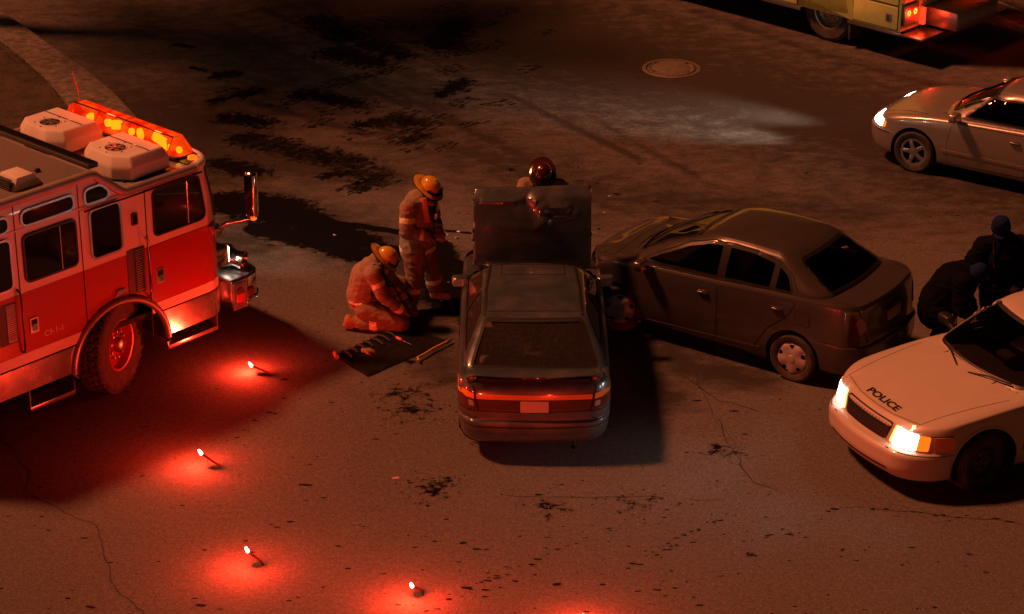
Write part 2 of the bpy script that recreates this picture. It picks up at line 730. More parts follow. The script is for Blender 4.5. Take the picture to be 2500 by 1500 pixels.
def orient(V, F):
    """make all faces of an open or closed shell point outwards"""
    bm = bmesh.new()
    vs_ = [bm.verts.new(tuple(v)) for v in V]
    for f in F:
        try:
            bm.faces.new([vs_[i] for i in f])
        except ValueError:
            pass
    bmesh.ops.recalc_face_normals(bm, faces=bm.faces)
    bm.verts.index_update()
    Fo = [[v.index for v in f.verts] for f in bm.faces]
    bm.free()
    return np.asarray(V, float), Fo


def pair(fn):
    """run a part builder for the left and the right side"""
    for s in ('L', 'R'):
        fn(s, 1 if s == 'L' else -1)


def text_mesh(body, size, bold=0.0):
    c = bpy.data.curves.new('lettering', 'FONT')
    c.body = body
    c.size = size
    c.offset = bold
    c.resolution_u = 4
    c.align_x = 'CENTER'
    o = bpy.data.objects.new('lettering', c)
    COL.objects.link(o)
    dg = bpy.context.evaluated_depsgraph_get()
    me = bpy.data.meshes.new_from_object(o.evaluated_get(dg))
    V = [v.co.copy() for v in me.vertices]
    F = [tuple(p.vertices) for p in me.polygons]
    bpy.data.objects.remove(o)
    bpy.data.meshes.remove(me)
    return V, F

# ------------------------------------------------------------------ road with its stains, painted shade, cracks and prints
def road_material():
    m = bpy.data.materials.new('asphalt')
    m.use_nodes = True
    nt = m.node_tree
    L = nt.links.new
    p = nt.nodes['Principled BSDF']
    tc = nt.nodes.new('ShaderNodeTexCoord')

    def nz(scale, detail=6, rough=0.6, sc=(1, 1, 1)):
        mp = nt.nodes.new('ShaderNodeMapping')
        mp.inputs['Scale'].default_value = sc
        L(tc.outputs['Object'], mp.inputs[0])
        n = nt.nodes.new('ShaderNodeTexNoise')
        n.inputs['Scale'].default_value = scale
        n.inputs['Detail'].default_value = detail
        n.inputs['Roughness'].default_value = rough
        L(mp.outputs[0], n.inputs['Vector'])
        return n.outputs['Fac']

    def rng(x, a, b, c=0.0, d=1.0):
        r = nt.nodes.new('ShaderNodeMapRange')
        for i, v in enumerate((a, b, c, d)):
            r.inputs[i + 1].default_value = v
        L(x, r.inputs[0])
        return r.outputs[0]

    def mul(a, b, op='MULTIPLY'):
        k = nt.nodes.new('ShaderNodeMath')
        k.operation = op
        for i, v in enumerate((a, b)):
            if isinstance(v, (int, float)):
                k.inputs[i].default_value = v
            else:
                L(v, k.inputs[i])
        return k.outputs[0]

    def att(n):
        a = nt.nodes.new('ShaderNodeAttribute')
        a.attribute_name = n
        return a.outputs['Fac']

    def mix(f, a, b):
        x = nt.nodes.new('ShaderNodeMix')
        x.data_type = 'RGBA'
        L(f, x.inputs[0])
        for i, v in ((6, a), (7, b)):
            if isinstance(v, tuple):
                x.inputs[i].default_value = (*v, 1)
            else:
                L(v, x.inputs[i])
        return x.outputs[2]

    big = rng(nz(0.35, 5, 0.6), 0.35, 0.65)
    med = rng(nz(2.2, 6, 0.62), 0.3, 0.7)
    grain = rng(nz(60, 4, 0.75), 0.32, 0.70)
    fine = rng(nz(260, 2, 0.6), 0.25, 0.75)
    base = mix(big, (0.135, 0.128, 0.118), (0.185, 0.176, 0.163))
    base = mix(rng(med, 0, 1, 0.0, 0.45), base, (0.10, 0.095, 0.088))
    base = mix(mul(grain, 0.60), base, (0.27, 0.26, 0.245))
    coarse = rng(nz(16, 6, 0.82), 0.36, 0.66)
    base = mix(rng(coarse, 0, 1, 0.62, 0.0), base, (0.052, 0.049, 0.045))
    peb = rng(nz(38, 3, 0.7), 0.52, 0.68)
    base = mix(mul(peb, 0.55), base, (0.33, 0.32, 0.30))
    base = mix(rng(fine, 0.15, 0.6, 0.55, 0.0), base, (0.045, 0.043, 0.04))
    # dark streaky pits pressed into the surface
    pits = rng(nz(9.0, 6, 0.7, (1.0, 2.6, 1.0)), 0.635, 0.69)
    base = mix(mul(pits, 0.55), base, (0.035, 0.033, 0.03))
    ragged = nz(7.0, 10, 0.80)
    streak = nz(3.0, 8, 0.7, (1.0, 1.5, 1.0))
    damp_and_shade = mul(att('damp_and_shade'), mul(mul(streak, 0.5, 'SUBTRACT'), 1.5), 'ADD')
    damp_and_shade = rng(damp_and_shade, 0.25, 0.80)
    base = mix(mul(damp_and_shade, 0.86), base, (0.026, 0.025, 0.023))
    oil = mul(att('oil'), mul(mul(ragged, 0.5, 'SUBTRACT'), 1.9), 'ADD')
    oil = rng(oil, 0.44, 0.56)
    base = mix(mul(oil, 0.985), base, (0.006, 0.0058, 0.0055))
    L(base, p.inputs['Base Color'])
    ro = mul(0.93, mul(damp_and_shade, 0.22), 'SUBTRACT')
    ro = mul(ro, mul(oil, 0.10), 'SUBTRACT')
    L(ro, p.inputs['Roughness'])
    L(mul(0.15, mul(oil, 0.13), 'SUBTRACT'), p.inputs['Specular IOR Level'])
    b = nt.nodes.new('ShaderNodeBump')
    b.inputs['Strength'].default_value = 0.8
    b.inputs['Distance'].default_value = 0.012
    hgt = mul(mul(grain, 0.5), mul(coarse, 0.6), 'ADD')
    L(hgt, b.inputs['Height'])
    L(b.outputs[0], p.inputs['Normal'])
    MATS['asphalt'] = m


road_material()
mat('print_black', (0.016, 0.0155, 0.015), 0.95, spec=0.1)
mat('crack_black', (0.03, 0.028, 0.026), 0.9)
mat('concrete', (0.17, 0.16, 0.14), 0.95, var=0.45, vscale=9, bump=0.9, bscale=40, dirt=(0.05, 0.05, 0.035), damt=0.75, dscale=5)
mat('soil', (0.05, 0.042, 0.03), 0.95, var=0.4, vscale=4, bump=0.8, bscale=25)
mat('grass_blade', (0.055, 0.07, 0.028), 0.8, var=0.4, vscale=3)


def axis_steps(lo, hi, d, far):
    a = list(np.arange(lo, hi + d / 2, d))
    x, s = a[-1], d
    while x < far:
        s *= 1.6
        x += s
        a.append(x)
    x, s = a[0], d
    while x > -far:
        s *= 1.6
        x -= s
        a.insert(0, x)
    return np.array(a)


GX = axis_steps(-10.0, 10.0, 0.045, 900.0)
GY = axis_steps(19.0, 42.0, 0.05, 900.0)


def to_px(X, Y):
    """ground point to photo pixel, only to read where a stain lies on the road"""
    dz = Y * math.cos(CAM_T) + CAM_H * math.sin(CAM_T)
    up = Y * math.sin(CAM_T) - CAM_H * math.cos(CAM_T)
    dz = np.where(dz > 1, dz, 1)
    return 1250 + CAM_F * X / dz, 750 - CAM_F * up / dz


def stroke(P, pts, r):
    """soft brush along ground points: 1 on the line, 0.5 at distance r"""
    best = np.zeros(len(P))
    for (a, ra), (b, rb) in zip(zip(pts[:-1], r[:-1]), zip(pts[1:], r[1:])):
        d = b - a
        t = np.clip(((P - a) @ d) / (d @ d + 1e-9), 0, 1)
        q = np.linalg.norm(P - a - t[:, None] * d, axis=1)
        best = np.maximum(best, np.clip(1 - 0.5 * q / (ra + (rb - ra) * t), 0, 1))
    return best


def ground_masks(X, Y):
    P = np.column_stack([X, Y])
    damp_and_shade = np.zeros(len(X))
    oil = np.zeros(len(X))
    near = (np.abs(X) < 12) & (Y > 18) & (Y < 44)
    Q = P[near]

    def g(*uv):
        return [np.array(gp(u, v)[:2]) for u, v in uv]

    od = np.zeros(len(Q))
    oo = np.zeros(len(Q))

    def d_(uv, r, k=1.0):
        nonlocal od
        od = np.maximum(od, k * stroke(Q, g(*uv), r))

    def o_(uv, r, k=1.0):
        nonlocal oo
        oo = np.maximum(oo, k * stroke(Q, g(*uv), r))
    # the wet, churned area beyond the engine, its dimmer light painted in
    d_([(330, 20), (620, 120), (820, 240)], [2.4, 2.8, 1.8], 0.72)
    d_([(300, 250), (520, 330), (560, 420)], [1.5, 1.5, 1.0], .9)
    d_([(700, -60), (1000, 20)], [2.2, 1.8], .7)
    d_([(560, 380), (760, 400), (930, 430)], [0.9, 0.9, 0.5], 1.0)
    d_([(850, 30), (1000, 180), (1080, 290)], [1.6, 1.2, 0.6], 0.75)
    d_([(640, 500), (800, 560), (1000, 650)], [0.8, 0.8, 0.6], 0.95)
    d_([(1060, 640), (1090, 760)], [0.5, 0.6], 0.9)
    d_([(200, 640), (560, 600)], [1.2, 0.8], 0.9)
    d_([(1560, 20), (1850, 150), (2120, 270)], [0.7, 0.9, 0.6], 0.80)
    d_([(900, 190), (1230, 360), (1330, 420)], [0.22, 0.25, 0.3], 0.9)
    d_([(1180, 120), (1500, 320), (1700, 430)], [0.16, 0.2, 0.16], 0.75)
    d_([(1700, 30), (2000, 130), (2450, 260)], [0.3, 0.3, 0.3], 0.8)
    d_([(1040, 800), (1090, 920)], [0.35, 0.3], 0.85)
    d_([(1480, 740), (1600, 850), (1700, 900), (1850, 930)], [0.6, 0.6, 0.45, 0.3], 0.95)  # the grey saloon's shadow on the road, painted dark
    d_([(1520, 850), (1640, 980)], [0.4, 0.3], .8)  # rest of that painted shadow, nearer the hatchback
    # the far road's weaker light, painted in as darker asphalt
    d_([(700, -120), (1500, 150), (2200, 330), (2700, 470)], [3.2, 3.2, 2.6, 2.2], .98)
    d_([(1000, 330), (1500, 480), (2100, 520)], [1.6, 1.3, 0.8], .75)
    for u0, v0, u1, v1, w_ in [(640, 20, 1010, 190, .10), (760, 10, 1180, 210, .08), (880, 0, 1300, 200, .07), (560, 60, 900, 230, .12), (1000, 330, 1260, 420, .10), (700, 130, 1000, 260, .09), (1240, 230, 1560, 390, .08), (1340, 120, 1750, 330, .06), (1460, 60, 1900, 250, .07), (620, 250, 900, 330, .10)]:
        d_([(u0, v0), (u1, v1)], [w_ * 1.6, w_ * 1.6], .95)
    # black spills
    o_([(570, 495), (680, 515), (800, 560), (900, 590)], [0.40, 0.48, 0.26, 0.18], 1.12)
    o_([(640, 560), (740, 580), (850, 615), (930, 640)], [0.24, 0.26, 0.24, 0.18], 1.12)
    o_([(820, 545), (960, 565), (1060, 580)], [0.09, 0.08, 0.06], 1.1)
    o_([(880, 590), (980, 620), (1130, 645)], [0.15, 0.14, 0.11], 1.1)
    o_([(1070, 600), (1080, 660), (1090, 720), (1100, 750)], [0.16, 0.26, 0.3, 0.2], 1.2)
    o_([(1060, 560), (1150, 570)], [0.05, 0.05], 0.8)
    o_([(1090, 640), (1140, 655)], [0.2, 0.15])
    for u, v, a, b, r in [(860, 395, 740, 375, 0.42), (700, 360, 600, 340, 0.4), (925, 430, 880, 460, 0.22),
                          (860, 420, 800, 430, 0.2), (1010, 300, 960, 290, 0.30), (930, 300, 880, 305, 0.28),
                          (740, 230, 860, 250, 0.30), (620, 225, 580, 235, 0.22), (570, 180, 530, 185, 0.2),
                          (1040, 330, 990, 345, 0.16), (820, 130, 900, 150, 0.5), (780, 50, 850, 90, 0.5),
                          (1130, 200, 1080, 230, 0.25), (1120, 60, 1080, 110, 0.45), (540, 240, 520, 250, 0.16),
                          (430, 110, 470, 115, 0.1), (470, 165, 500, 172, 0.1), (980, 135, 900, 110, 0.35),
                          (640, 300, 560, 290, 0.35), (540, 400, 620, 420, 0.35)]:
        o_([(u, v), (a, b)], [r, r], 0.76)
    for u, v, r in [(1830, 1355, 0.10), (1010, 1000, 0.20), (960, 965, 0.12), (1080, 1180, 0.14), (1060, 1200, 0.2),
                    (1040, 690, 0.06), (1830, 1120, 0.05), (2100, 1010, 0.12), (1000, 885, 0.12), (1660, 60, 0.05),
                    (1400, 460, 0.10), (1500, 475, 0.10), (1250, 415, 0.13), (1560, 400, 0.09), (1345, 700, 0.1), (650, 760, 0.06),
                    (670, 1010, 0.05), (430, 1117, 0.05), (540, 1010, 0.05)]:
        o_([(u, v), (u + 3, v)], [r * .8, r * .8], 0.66)
    for u, v, r in [(985, 960, 0.5), (1000, 1000, 0.5), (1060, 1190, 0.45), (1340, 1240, 0.4), (1560, 1230, 0.4), (1760, 1100, 0.4)]:
        o_([(u, v), (u + 3, v)], [r, r], 0.52)
    damp_and_shade[near], oil[near] = od, oo
    return damp_and_shade, oil


XX, YY = np.meshgrid(GX, GY)
gv = np.column_stack([XX.ravel(), YY.ravel(), np.zeros(XX.size)])
nx, ny = len(GX), len(GY)
idx = np.arange(nx * ny).reshape(ny, nx)
gf = np.stack([idx[:-1, :-1], idx[:-1, 1:], idx[1:, 1:], idx[1:, :-1]], -1).reshape(-1, 4)
me = bpy.data.meshes.new('road')
me.vertices.add(len(gv))
me.vertices.foreach_set('co', gv.ravel())
me.loops.add(gf.size)
me.loops.foreach_set('vertex_index', gf.ravel().astype(np.int32))
me.polygons.add(len(gf))
me.polygons.foreach_set('loop_start', np.arange(0, gf.size, 4, dtype=np.int32))
me.polygons.foreach_set('loop_total', np.full(len(gf), 4, dtype=np.int32))
me.update(calc_edges=True)
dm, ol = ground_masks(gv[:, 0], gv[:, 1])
for nme, arr in (('damp_and_shade', dm), ('oil', ol)):
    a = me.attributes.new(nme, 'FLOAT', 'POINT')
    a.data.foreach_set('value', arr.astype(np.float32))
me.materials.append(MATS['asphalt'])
road = bpy.data.objects.new('road', me)
COL.objects.link(road)
struct(road)
road['label'] = 'worn brown asphalt road with black spills'


def px_line(uv, z=0.0):
    return [gp(u, v, z) for u, v in uv]


def wobble(pts, n, amp):
    out = []
    for a, b in zip(pts[:-1], pts[1:]):
        for j in range(n):
            t = j / n
            p = a.lerp(b, t)
            d = (b - a).normalized()
            k = noise.noise(p * 2.3) + 0.5 * noise.noise(p * 7.0)
            out.append(p + Vector((-d.y, d.x, 0)) * k * amp)
    out.append(pts[-1])
    return out


def strip(pts, w, z):
    V, F = [], []
    n = len(pts)
    for i, p in enumerate(pts):
        d = (pts[min(i + 1, n - 1)] - pts[max(i - 1, 0)]).normalized()
        s = Vector((-d.y, d.x, 0))
        ww = w * (0.55 + 0.9 * abs(noise.noise(p * 5.1 + Vector((3, 1, 0))))) * (0.3 if i in (0, n - 1) else 1)
        V += [p + s * ww / 2, p - s * ww / 2]
    V = [(v.x, v.y, z) for v in V]
    F = [(2 * i, 2 * i + 1, 2 * i + 3, 2 * i + 2) for i in range(n - 1)]
    return V, F


# cracks in the asphalt
for uv, w in [([(0, 1070), (70, 1150), (60, 1200), (150, 1245), (235, 1285), (260, 1370), (290, 1450), (350, 1500)], 0.0156),
              ([(1530, 810), (1600, 860), (1680, 930), (1760, 980), (1850, 1005)], 0.0210),
              ([(1750, 1020), (1790, 1100), (1840, 1180), (1900, 1195)], 0.0168),
              ([(1360, 330), (1600, 305), (1720, 285), (2080, 277)], 0.0096),
              ([(1230, 1212), (1380, 1214), (1620, 1216)], 0.0132),
              ([(1670, 1218), (1760, 1222)], 0.0132),
              ([(2050, 1238), (2250, 1250), (2500, 1280)], 0.0120),
              ([(1800, 1100), (1740, 1010), (1690, 900)], 0.0084)]:
    V, F = strip(wobble(px_line(uv), 14, 0.05), w, 0.003)
    link('crack', V, F, 'crack_black', road, smooth=0)

# rows of tyre prints and small dark spots
pr = B()


def spot(c, a, b, ang, z=0.0035, n=9):
    V = []
    for i in range(n):
        t = 2 * math.pi * i / n
        k = 0.75 + 0.5 * random.random()
        x, y = a * math.cos(t) * k, b * math.sin(t) * k
        V.append((c[0] + x * math.cos(ang) - y * math.sin(ang), c[1] + x * math.sin(ang) + y * math.cos(ang), z))
    pr.add(V, [tuple(range(n))])


def bars(c, ang, rows, cols, lw, lh, gap):
    """one tread print: short bars in rows"""
    for r in range(rows):
        for q in range(cols):
            if random.random() < 0.26:
                continue
            x = (q - (cols - 1) / 2) * (lw + gap)
            y = (r - (rows - 1) / 2) * (lh + gap * 0.6) + random.gauss(0, .012)
            x += random.gauss(0, .02)
            cx = c[0] + x * math.cos(ang) - y * math.sin(ang)
            cy = c[1] + x * math.sin(ang) + y * math.cos(ang)
            V = []
            for sx, sy in ((-1, -1), (1, -1), (1, 1), (-1, 1)):
                px = sx * lw / 2 * random.uniform(.5, 1.35)
                py = sy * lh / 2 * random.uniform(.35, 1.35)
                V.append((cx + px * math.cos(ang) - py * math.sin(ang), cy + px * math.sin(ang) + py * math.cos(ang), 0.0035))
            pr.add(V, [(0, 1, 2, 3)])


ROADDIR = R_(145)
for u, v, rows, cols in [(1295, 168, 4, 3), (1215, 255, 4, 3), (1145, 215, 5, 3), (1240, 30, 5, 4), (1210, 110, 5, 3), (1330, 80, 4, 3),
                         (1030, 310, 7, 4), (985, 280, 6, 4), (900, 262, 6, 4), (1020, 60, 6, 4), (1120, 45, 7, 4), (960, 110, 6, 4),
                         (960, 170, 5, 4), (1110, 130, 5, 4), (560, 185, 4, 3), (615, 225, 5, 4), (880, 420, 6, 4), (920, 445, 7, 4),
                         (1100, 170, 5, 4), (870, 330, 5, 4), (1190, 60, 4, 3), (1155, 300, 4, 3), (1010, 360, 5, 3), (790, 220, 5, 3),
                         (1090, 360, 3, 3), (820, 265, 6, 4), (700, 250, 5, 4),
                         (760, 385, 8, 4), (690, 365, 7, 4), (830, 400, 7, 4), (905, 430, 6, 5), (640, 350, 6, 4), (870, 455, 5, 4), (1000, 330, 8, 5), (960, 300, 7, 5), (1060, 290, 6, 4),
                         (930, 60, 8, 5), (880, 120, 8, 4), (1060, 100, 8, 4), (1090, 20, 7, 5), (1150, 120, 6, 4), (840, 200, 7, 4), (910, 180, 6, 4), (780, 300, 5, 4), (560, 225, 5, 3), (1130, 250, 5, 3)]:
    c = gp(u, v)
    a = R_(random.uniform(40, 62)) if u < 1190 else R_(random.uniform(15, 60))
    bars(c, a, rows, cols, random.uniform(.10, .15), random.uniform(.034, .05), .034)
for line, n in [([(420, 1105), (560, 1045)], 0), ([(560, 1075), (680, 1000)], 8), ([(1480, 170), (1460, 230)], 0), ([(1445, 172), (1510, 222)], 8),
                ([(130, 1448), (170, 1453)], 3), ([(560, 1283), (690, 1290)], 8), ([(980, 1310), (1240, 1345)], 11),
                ([(1240, 1400), (1420, 1320)], 16), ([(1530, 1385), (1800, 1250)], 22), ([(1880, 1320), (2060, 1240)], 10),
                ([(1390, 1440), (1680, 1440)], 8), ([(1080, 1460), (1250, 1390)], 22), ([(1060, 1490), (1250, 1420)], 12), ([(680, 1275), (820, 1195)], 5),
                ([(2050, 1240), (2480, 1270)], 16), ([(640, 890), (800, 980)], 6)]:
    for i in range(n):
        t = (i + random.uniform(-.25, .25)) / max(1, n - 1)
        p = gp(line[0][0] + (line[1][0] - line[0][0]) * t, line[0][1] + (line[1][1] - line[0][1]) * t)
        if random.random() < .3:
            continue
        q = random.uniform(.35, 1.0)
        spot(p + Vector((random.gauss(0, .03), random.gauss(0, .05), 0)), q * random.uniform(.03, .055), q * random.uniform(.012, .024), random.uniform(-.3, .3))
for i in range(300):
    u, v = random.uniform(0, 2500), 1500 - 1480 * random.random() ** 1.5
    s = random.uniform(.005, .014) * (1.9 if random.random() < .12 else 1)
    spot(gp(u, v), s * random.uniform(1.4, 3.2), s, random.uniform(-.25, .25), n=7)
for cu, cv, su, sv, n in [(985, 980, 90, 60, 60), (1060, 1185, 90, 35, 50), (1150, 1020, 120, 90, 40), (1550, 1230, 300, 70, 40), (1700, 1330, 400, 130, 40), (1400, 450, 200, 50, 30)]:
    for i in range(n):
        p = gp(cu + random.gauss(0, su / 2), cv + random.gauss(0, sv / 2))
        s = random.uniform(.005, .014)
        spot(p, s * random.uniform(1, 2.4), s, random.uniform(-.4, .4), n=7)
struct(pr.out('tyre_prints_and_spots', 'print_black', road, smooth=0), 'stuff')

# manhole cover: an iron ring and a lid with a notched rim
mh = thing('manhole_cover', 'round cast iron manhole cover with notched rim in the road', 'manhole cover', gp(1639, 168))
mat('cast_iron', (0.17, 0.15, 0.13), 0.65, 0.4, var=0.3, vscale=18, bump=0.4, bscale=60)
B().lathe([(0.405, 0.004), (0.405, 0.014), (0.452, 0.014), (0.465, 0.004)], 56, 'z').out('ring', 'cast_iron', mh)
B().lathe([(0.001, 0.016), (0.30, 0.016), (0.305, 0.012), (0.325, 0.012), (0.33, 0.016), (0.375, 0.016), (0.382, 0.004)], 56, 'z').out('lid', 'cast_iron', mh)
nb = B()
for i in range(40):
    a = 2 * math.pi * i / 40
    nb.box(.335, .372, -.012, .012, .014, .022, .003, Matrix.Rotation(a, 4, 'Z'), 1)
struct(nb.out('rim_stud', 'cast_iron', mh), 'stuff')
for a in (40, 135, 210, 320):
    B().box(.315, .352, -.03, .03, .017, .0225, .004, Matrix.Rotation(R_(a), 4, 'Z'), 1).out('lifting_slot', 'crack_black', mh)


# kerbs and verges
def verge(name_k, road_edge, back_edge, far, seed, label):
    """a low concrete kerb band along the road with rough grass behind it"""
    def dense(pts, n=24):
        P = np.array([[p.x, p.y] for p in pts])
        s = np.concatenate([[0], np.cumsum(np.hypot(*np.diff(P, axis=0).T))])
        f0, f1 = curve(*zip(s, P[:, 0])), curve(*zip(s, P[:, 1]))
        t = np.linspace(0, s[-1], n)
        return np.column_stack([f0(t), f1(t)])
    a, b = dense(road_edge), dense(back_edge)
    V, F = [], []
    n = len(a)
    for i in range(n):
        e = a[i] + (b[i] - a[i]) * 0.06
        j1 = 0.012 * noise.noise(Vector((a[i][0] * 3, a[i][1] * 3, seed)))
        V += [(a[i][0], a[i][1], 0.0), (a[i][0], a[i][1], 0.095 + j1), (e[0], e[1], 0.12 + j1), (b[i][0], b[i][1], 0.12), (b[i][0], b[i][1], 0.0)]
    for i in range(n - 1):
        for k in range(4):
            F.append((5 * i + k, 5 * i + k + 1, 5 * i + 6 + k, 5 * i + 5 + k))
    k = struct(link(name_k, V, F, 'concrete', None, smooth=30))
    k['label'] = label
    c = np.array([far.x, far.y])
    V, F = [], []
    m = 30
    for i in range(n):
        for j in range(m):
            t = (j / (m - 1)) ** 1.4
            p = b[i] + (c + (b[i] - b[n // 2]) * 2.2 - b[i]) * t
            z = 0.125 + 0.05 * noise.noise(Vector((p[0] * 1.3, p[1] * 1.3, seed))) * min(1, j / 3) + 0.012 * (j > 0)
            V.append((p[0], p[1], z))
    for i in range(n - 1):
        for j in range(m - 1):
            F.append((i * m + j, i * m + j + 1, (i + 1) * m + j + 1, (i + 1) * m + j))
    g = struct(link('verge', V, F, 'soil', None, smooth=60))
    g['label'] = 'dark earth verge behind the kerb'
    # rough grass: thin blades
    V, F = [], []
    rr = random.Random(seed)
    for q in range(15000):
        i = rr.randrange(n - 1)
        s = rr.random()
        t = rr.random() ** 1.3 * 0.75
        b0 = b[i] + (b[i + 1] - b[i]) * s
        p = b0 + (c + (b0 - b[n // 2]) * 2.2 - b0) * t
        h = rr.uniform(.03, .11) * (0.4 + 1.1 * abs(noise.noise(Vector((p[0] * .9, p[1] * .9, seed + 4)))))
        an = rr.random() * 6.28
        w = rr.uniform(.004, .008)
        dx, dy = math.cos(an), math.sin(an)
        le = rr.uniform(.02, .07)
        z = 0.13 + 0.05 * noise.noise(Vector((p[0] * 1.3, p[1] * 1.3, seed)))
        k0 = len(V)
        V += [(p[0] - dx * w, p[1] - dy * w, z - .02), (p[0] + dx * w, p[1] + dy * w, z - .02), (p[0] - dy * le, p[1] + dx * le, z + h)]
        F.append((k0, k0 + 1, k0 + 2))
    g = struct(link('grass', V, F, 'grass_blade', None, smooth=0), 'stuff')
    g['label'] = 'short rough grass growing behind the kerb'


verge('kerb', px_line([(-420, -110), (-150, -30), (15, 48), (116, 118), (217, 190), (300, 262), (400, 400), (430, 560)]),
      px_line([(-560, -40), (-250, 40), (-60, 80), (40, 150), (120, 220), (180, 300), (240, 420), (250, 560)]),
      Vector((-17, 33, 0)), 3, 'worn concrete kerb band curving behind the red fire engine')
verge('kerb', px_line([(2000, -180), (2200, -70), (2395, 38), (2460, 66), (2560, 112), (2700, 190), (2900, 300)]),
      px_line([(2020, -200), (2230, -88), (2440, 20), (2510, 48), (2620, 92), (2760, 165), (2960, 270)]),
      Vector((14, 46, 0)), 9, 'low concrete kerb behind the yellow truck')

# ------------------------------------------------------------------ vehicles
def wheel(parent, x, y, side, Rr, W, rim, style='steel', steer=0.0, treads=0, rim_mat=None):
    """a wheel: tyre mesh with rim (and cover) as its pieces; outer face towards side"""
    r0 = rim
    t = W / 2
    prof = [(r0, -t * .80), (r0 + .012, -t * .9), (r0 + (Rr - r0) * .45, -t), (Rr - .035, -t * .93), (Rr - .012, -t * .84)]
    for a, b in ((-.62, -.52), (-.06, .06), (.52, .62)):
        prof += [(Rr, t * (a - .1)), (Rr, t * a), (Rr - .012, t * (a + .02)), (Rr - .012, t * (b - .02)), (Rr, t * b)]
    prof += [(Rr, t * .72), (Rr - .012, t * .84), (Rr - .035, t * .93), (r0 + (Rr - r0) * .72, t * .995), (r0 + (Rr - r0) * .68, t * .98), (r0 + (Rr - r0) * .45, t), (r0 + .012, t * .9), (r0, t * .8)]
    b = B().lathe(prof, 48, 'y')
    w = b.out('wheel', 'rubber', parent)
    w.location = (x, y, Rr)
    w.rotation_euler = (0, 0, (0 if side > 0 else math.pi) + steer)
    if treads:
        tb = B()
        for i in range(treads):
            for k, o in ((-.72, 0), (-.24, .5), (.24, 0), (.72, .5)):
                a = 2 * math.pi * (i + o) / treads
                M = Matrix.Rotation(-a, 4, 'Y') @ Matrix.Translation((Rr - .004, k * t * .98, 0)) @ Matrix.Rotation(R_(18 if k > 0 else -18), 4, 'X')
                tb.box(-.012, .014, -t * .20, t * .20, -math.pi * Rr / treads * .62, math.pi * Rr / treads * .62, .004, M, 1)
        struct(tb.out('tread', 'rubber', w), 'stuff')
    rm = rim_mat or 'steel'
    if style == 'cover':
        # five-spoke wheel cover with five openings near the edge
        holes = []
        for i in range(5):
            a = 2 * math.pi * i / 5 + .3
            q = []
            for rr, da in ((.90, -.20), (.90, .20), (.70, .16), (.62, 0), (.70, -.16)):
                q.append((rr * r0 * math.cos(a + da), rr * r0 * math.sin(a + da)))
            holes.append(rpoly(q, .018, 3))
        circ = [(r0 * math.cos(2 * math.pi * i / 48), r0 * math.sin(2 * math.pi * i / 48)) for i in range(48)]
        v, f = flat(circ, .03, holes)
        rr = np.hypot(v[:, 0], v[:, 1]) / r0
        an = np.arctan2(v[:, 1], v[:, 0]) - .3
        yy = t * .86 + .018 * (1 - rr ** 2) - .02 * (rr > .97) + .008 * np.cos(an * 5 + math.pi) * np.clip(rr * 2 - .5, 0, 1)
        link('wheel_cover', np.column_stack([v[:, 0], yy, v[:, 1]]), f, rm, w, smooth=35)
        B().lathe([(.045, t * .88 + .012), (.04, t * .88 + .022), (.001, t * .88 + .024)], 20, 'y').out('hub_cap', rm, w)
        B().lathe([(r0, t * .7), (r0 - .01, t * .3), (.001, t * .3)], 32, 'y').out('rim', 'black_trim', w)
    elif style == 'steel':
        B().lathe([(r0 + .006, t * .83), (r0 - .012, t * .80), (r0 - .02, t * .35), (r0 - .06, t * .28), (r0 * .62, t * .52), (r0 * .45, t * .5), (r0 * .42, t * .36), (.06, t * .36), (.055, t * .62), (.001, t * .64)], 40, 'y').out('rim', rm, w)
        hb = B()
        for i in range(8):
            a = 2 * math.pi * i / 8
            hb.lathe([(.022, 0), (.022, .006), (.001, .006)], 10, 'y', Matrix.Translation((r0 * .72 * math.cos(a), t * .45, r0 * .72 * math.sin(a))))
        struct(hb.out('vent_hole', 'black_trim', w), 'stuff')
        nb = B()
        for i in range(5):
            a = 2 * math.pi * i / 5
            nb.lathe([(.012, 0), (.012, .02), (.001, .022)], 6, 'y', Matrix.Translation((.052 * 1.5 * math.cos(a), t * .36, .052 * 1.5 * math.sin(a))))
        struct(nb.out('wheel_nut', 'steel', w), 'stuff')
    elif style == 'truck':
        B().lathe([(r0 + .012, t * .84), (r0 + .004, t * .88), (r0 - .018, t * .84), (r0 - .028, t * .3), (r0 - .06, t * .2), (r0 * .74, t * .10), (r0 * .64, t * .34), (r0 * .40, t * .40), (r0 * .38, t * .52), (r0 * .30, t * .56)], 48, 'y').out('rim', rm, w)
        B().lathe([(r0 * .30, t * .5), (r0 * .28, t * .86), (r0 * .22, t * .95), (.001, t * .96)], 32, 'y').out('hub', 'chrome_worn' if rm != 'steel' else 'steel', w)
        for i in range(10):
            a = 2 * math.pi * (i + .5) / 10
            c = (r0 * .53 * math.cos(a), t * .36, r0 * .53 * math.sin(a))
            B().lathe([(.021, 0), (.021, .03), (.014, .045), (.001, .046)], 8, 'y', Matrix.Translation(c)).out('wheel_nut', 'chrome_worn', w)
    elif style == 'spoke':
        B().lathe([(r0 + .004, t * .84), (r0 - .02, t * .80), (r0 - .03, t * .2), (.001, t * .15)], 40, 'y').out('rim', 'black_trim', w)
        sp = B()
        for i in range(5):
            a = 2 * math.pi * i / 5
            sp.prism([(.03, -.035), (r0 - .015, -.028), (r0 - .015, .028), (.03, .035)], 'y', t * .55, t * .8, Matrix.Rotation(a, 4, 'Y'), .006)
        sp.lathe([(.065, t * .5), (.06, t * .82), (.001, t * .84)], 20, 'y')
        sp.lathe([(r0 - .028, t * .5), (r0 - .028, t * .84), (r0 + .004, t * .85), (r0 + .004, t * .6)], 40, 'y')
        sp.out('alloy_wheel', rm, w)
    return w


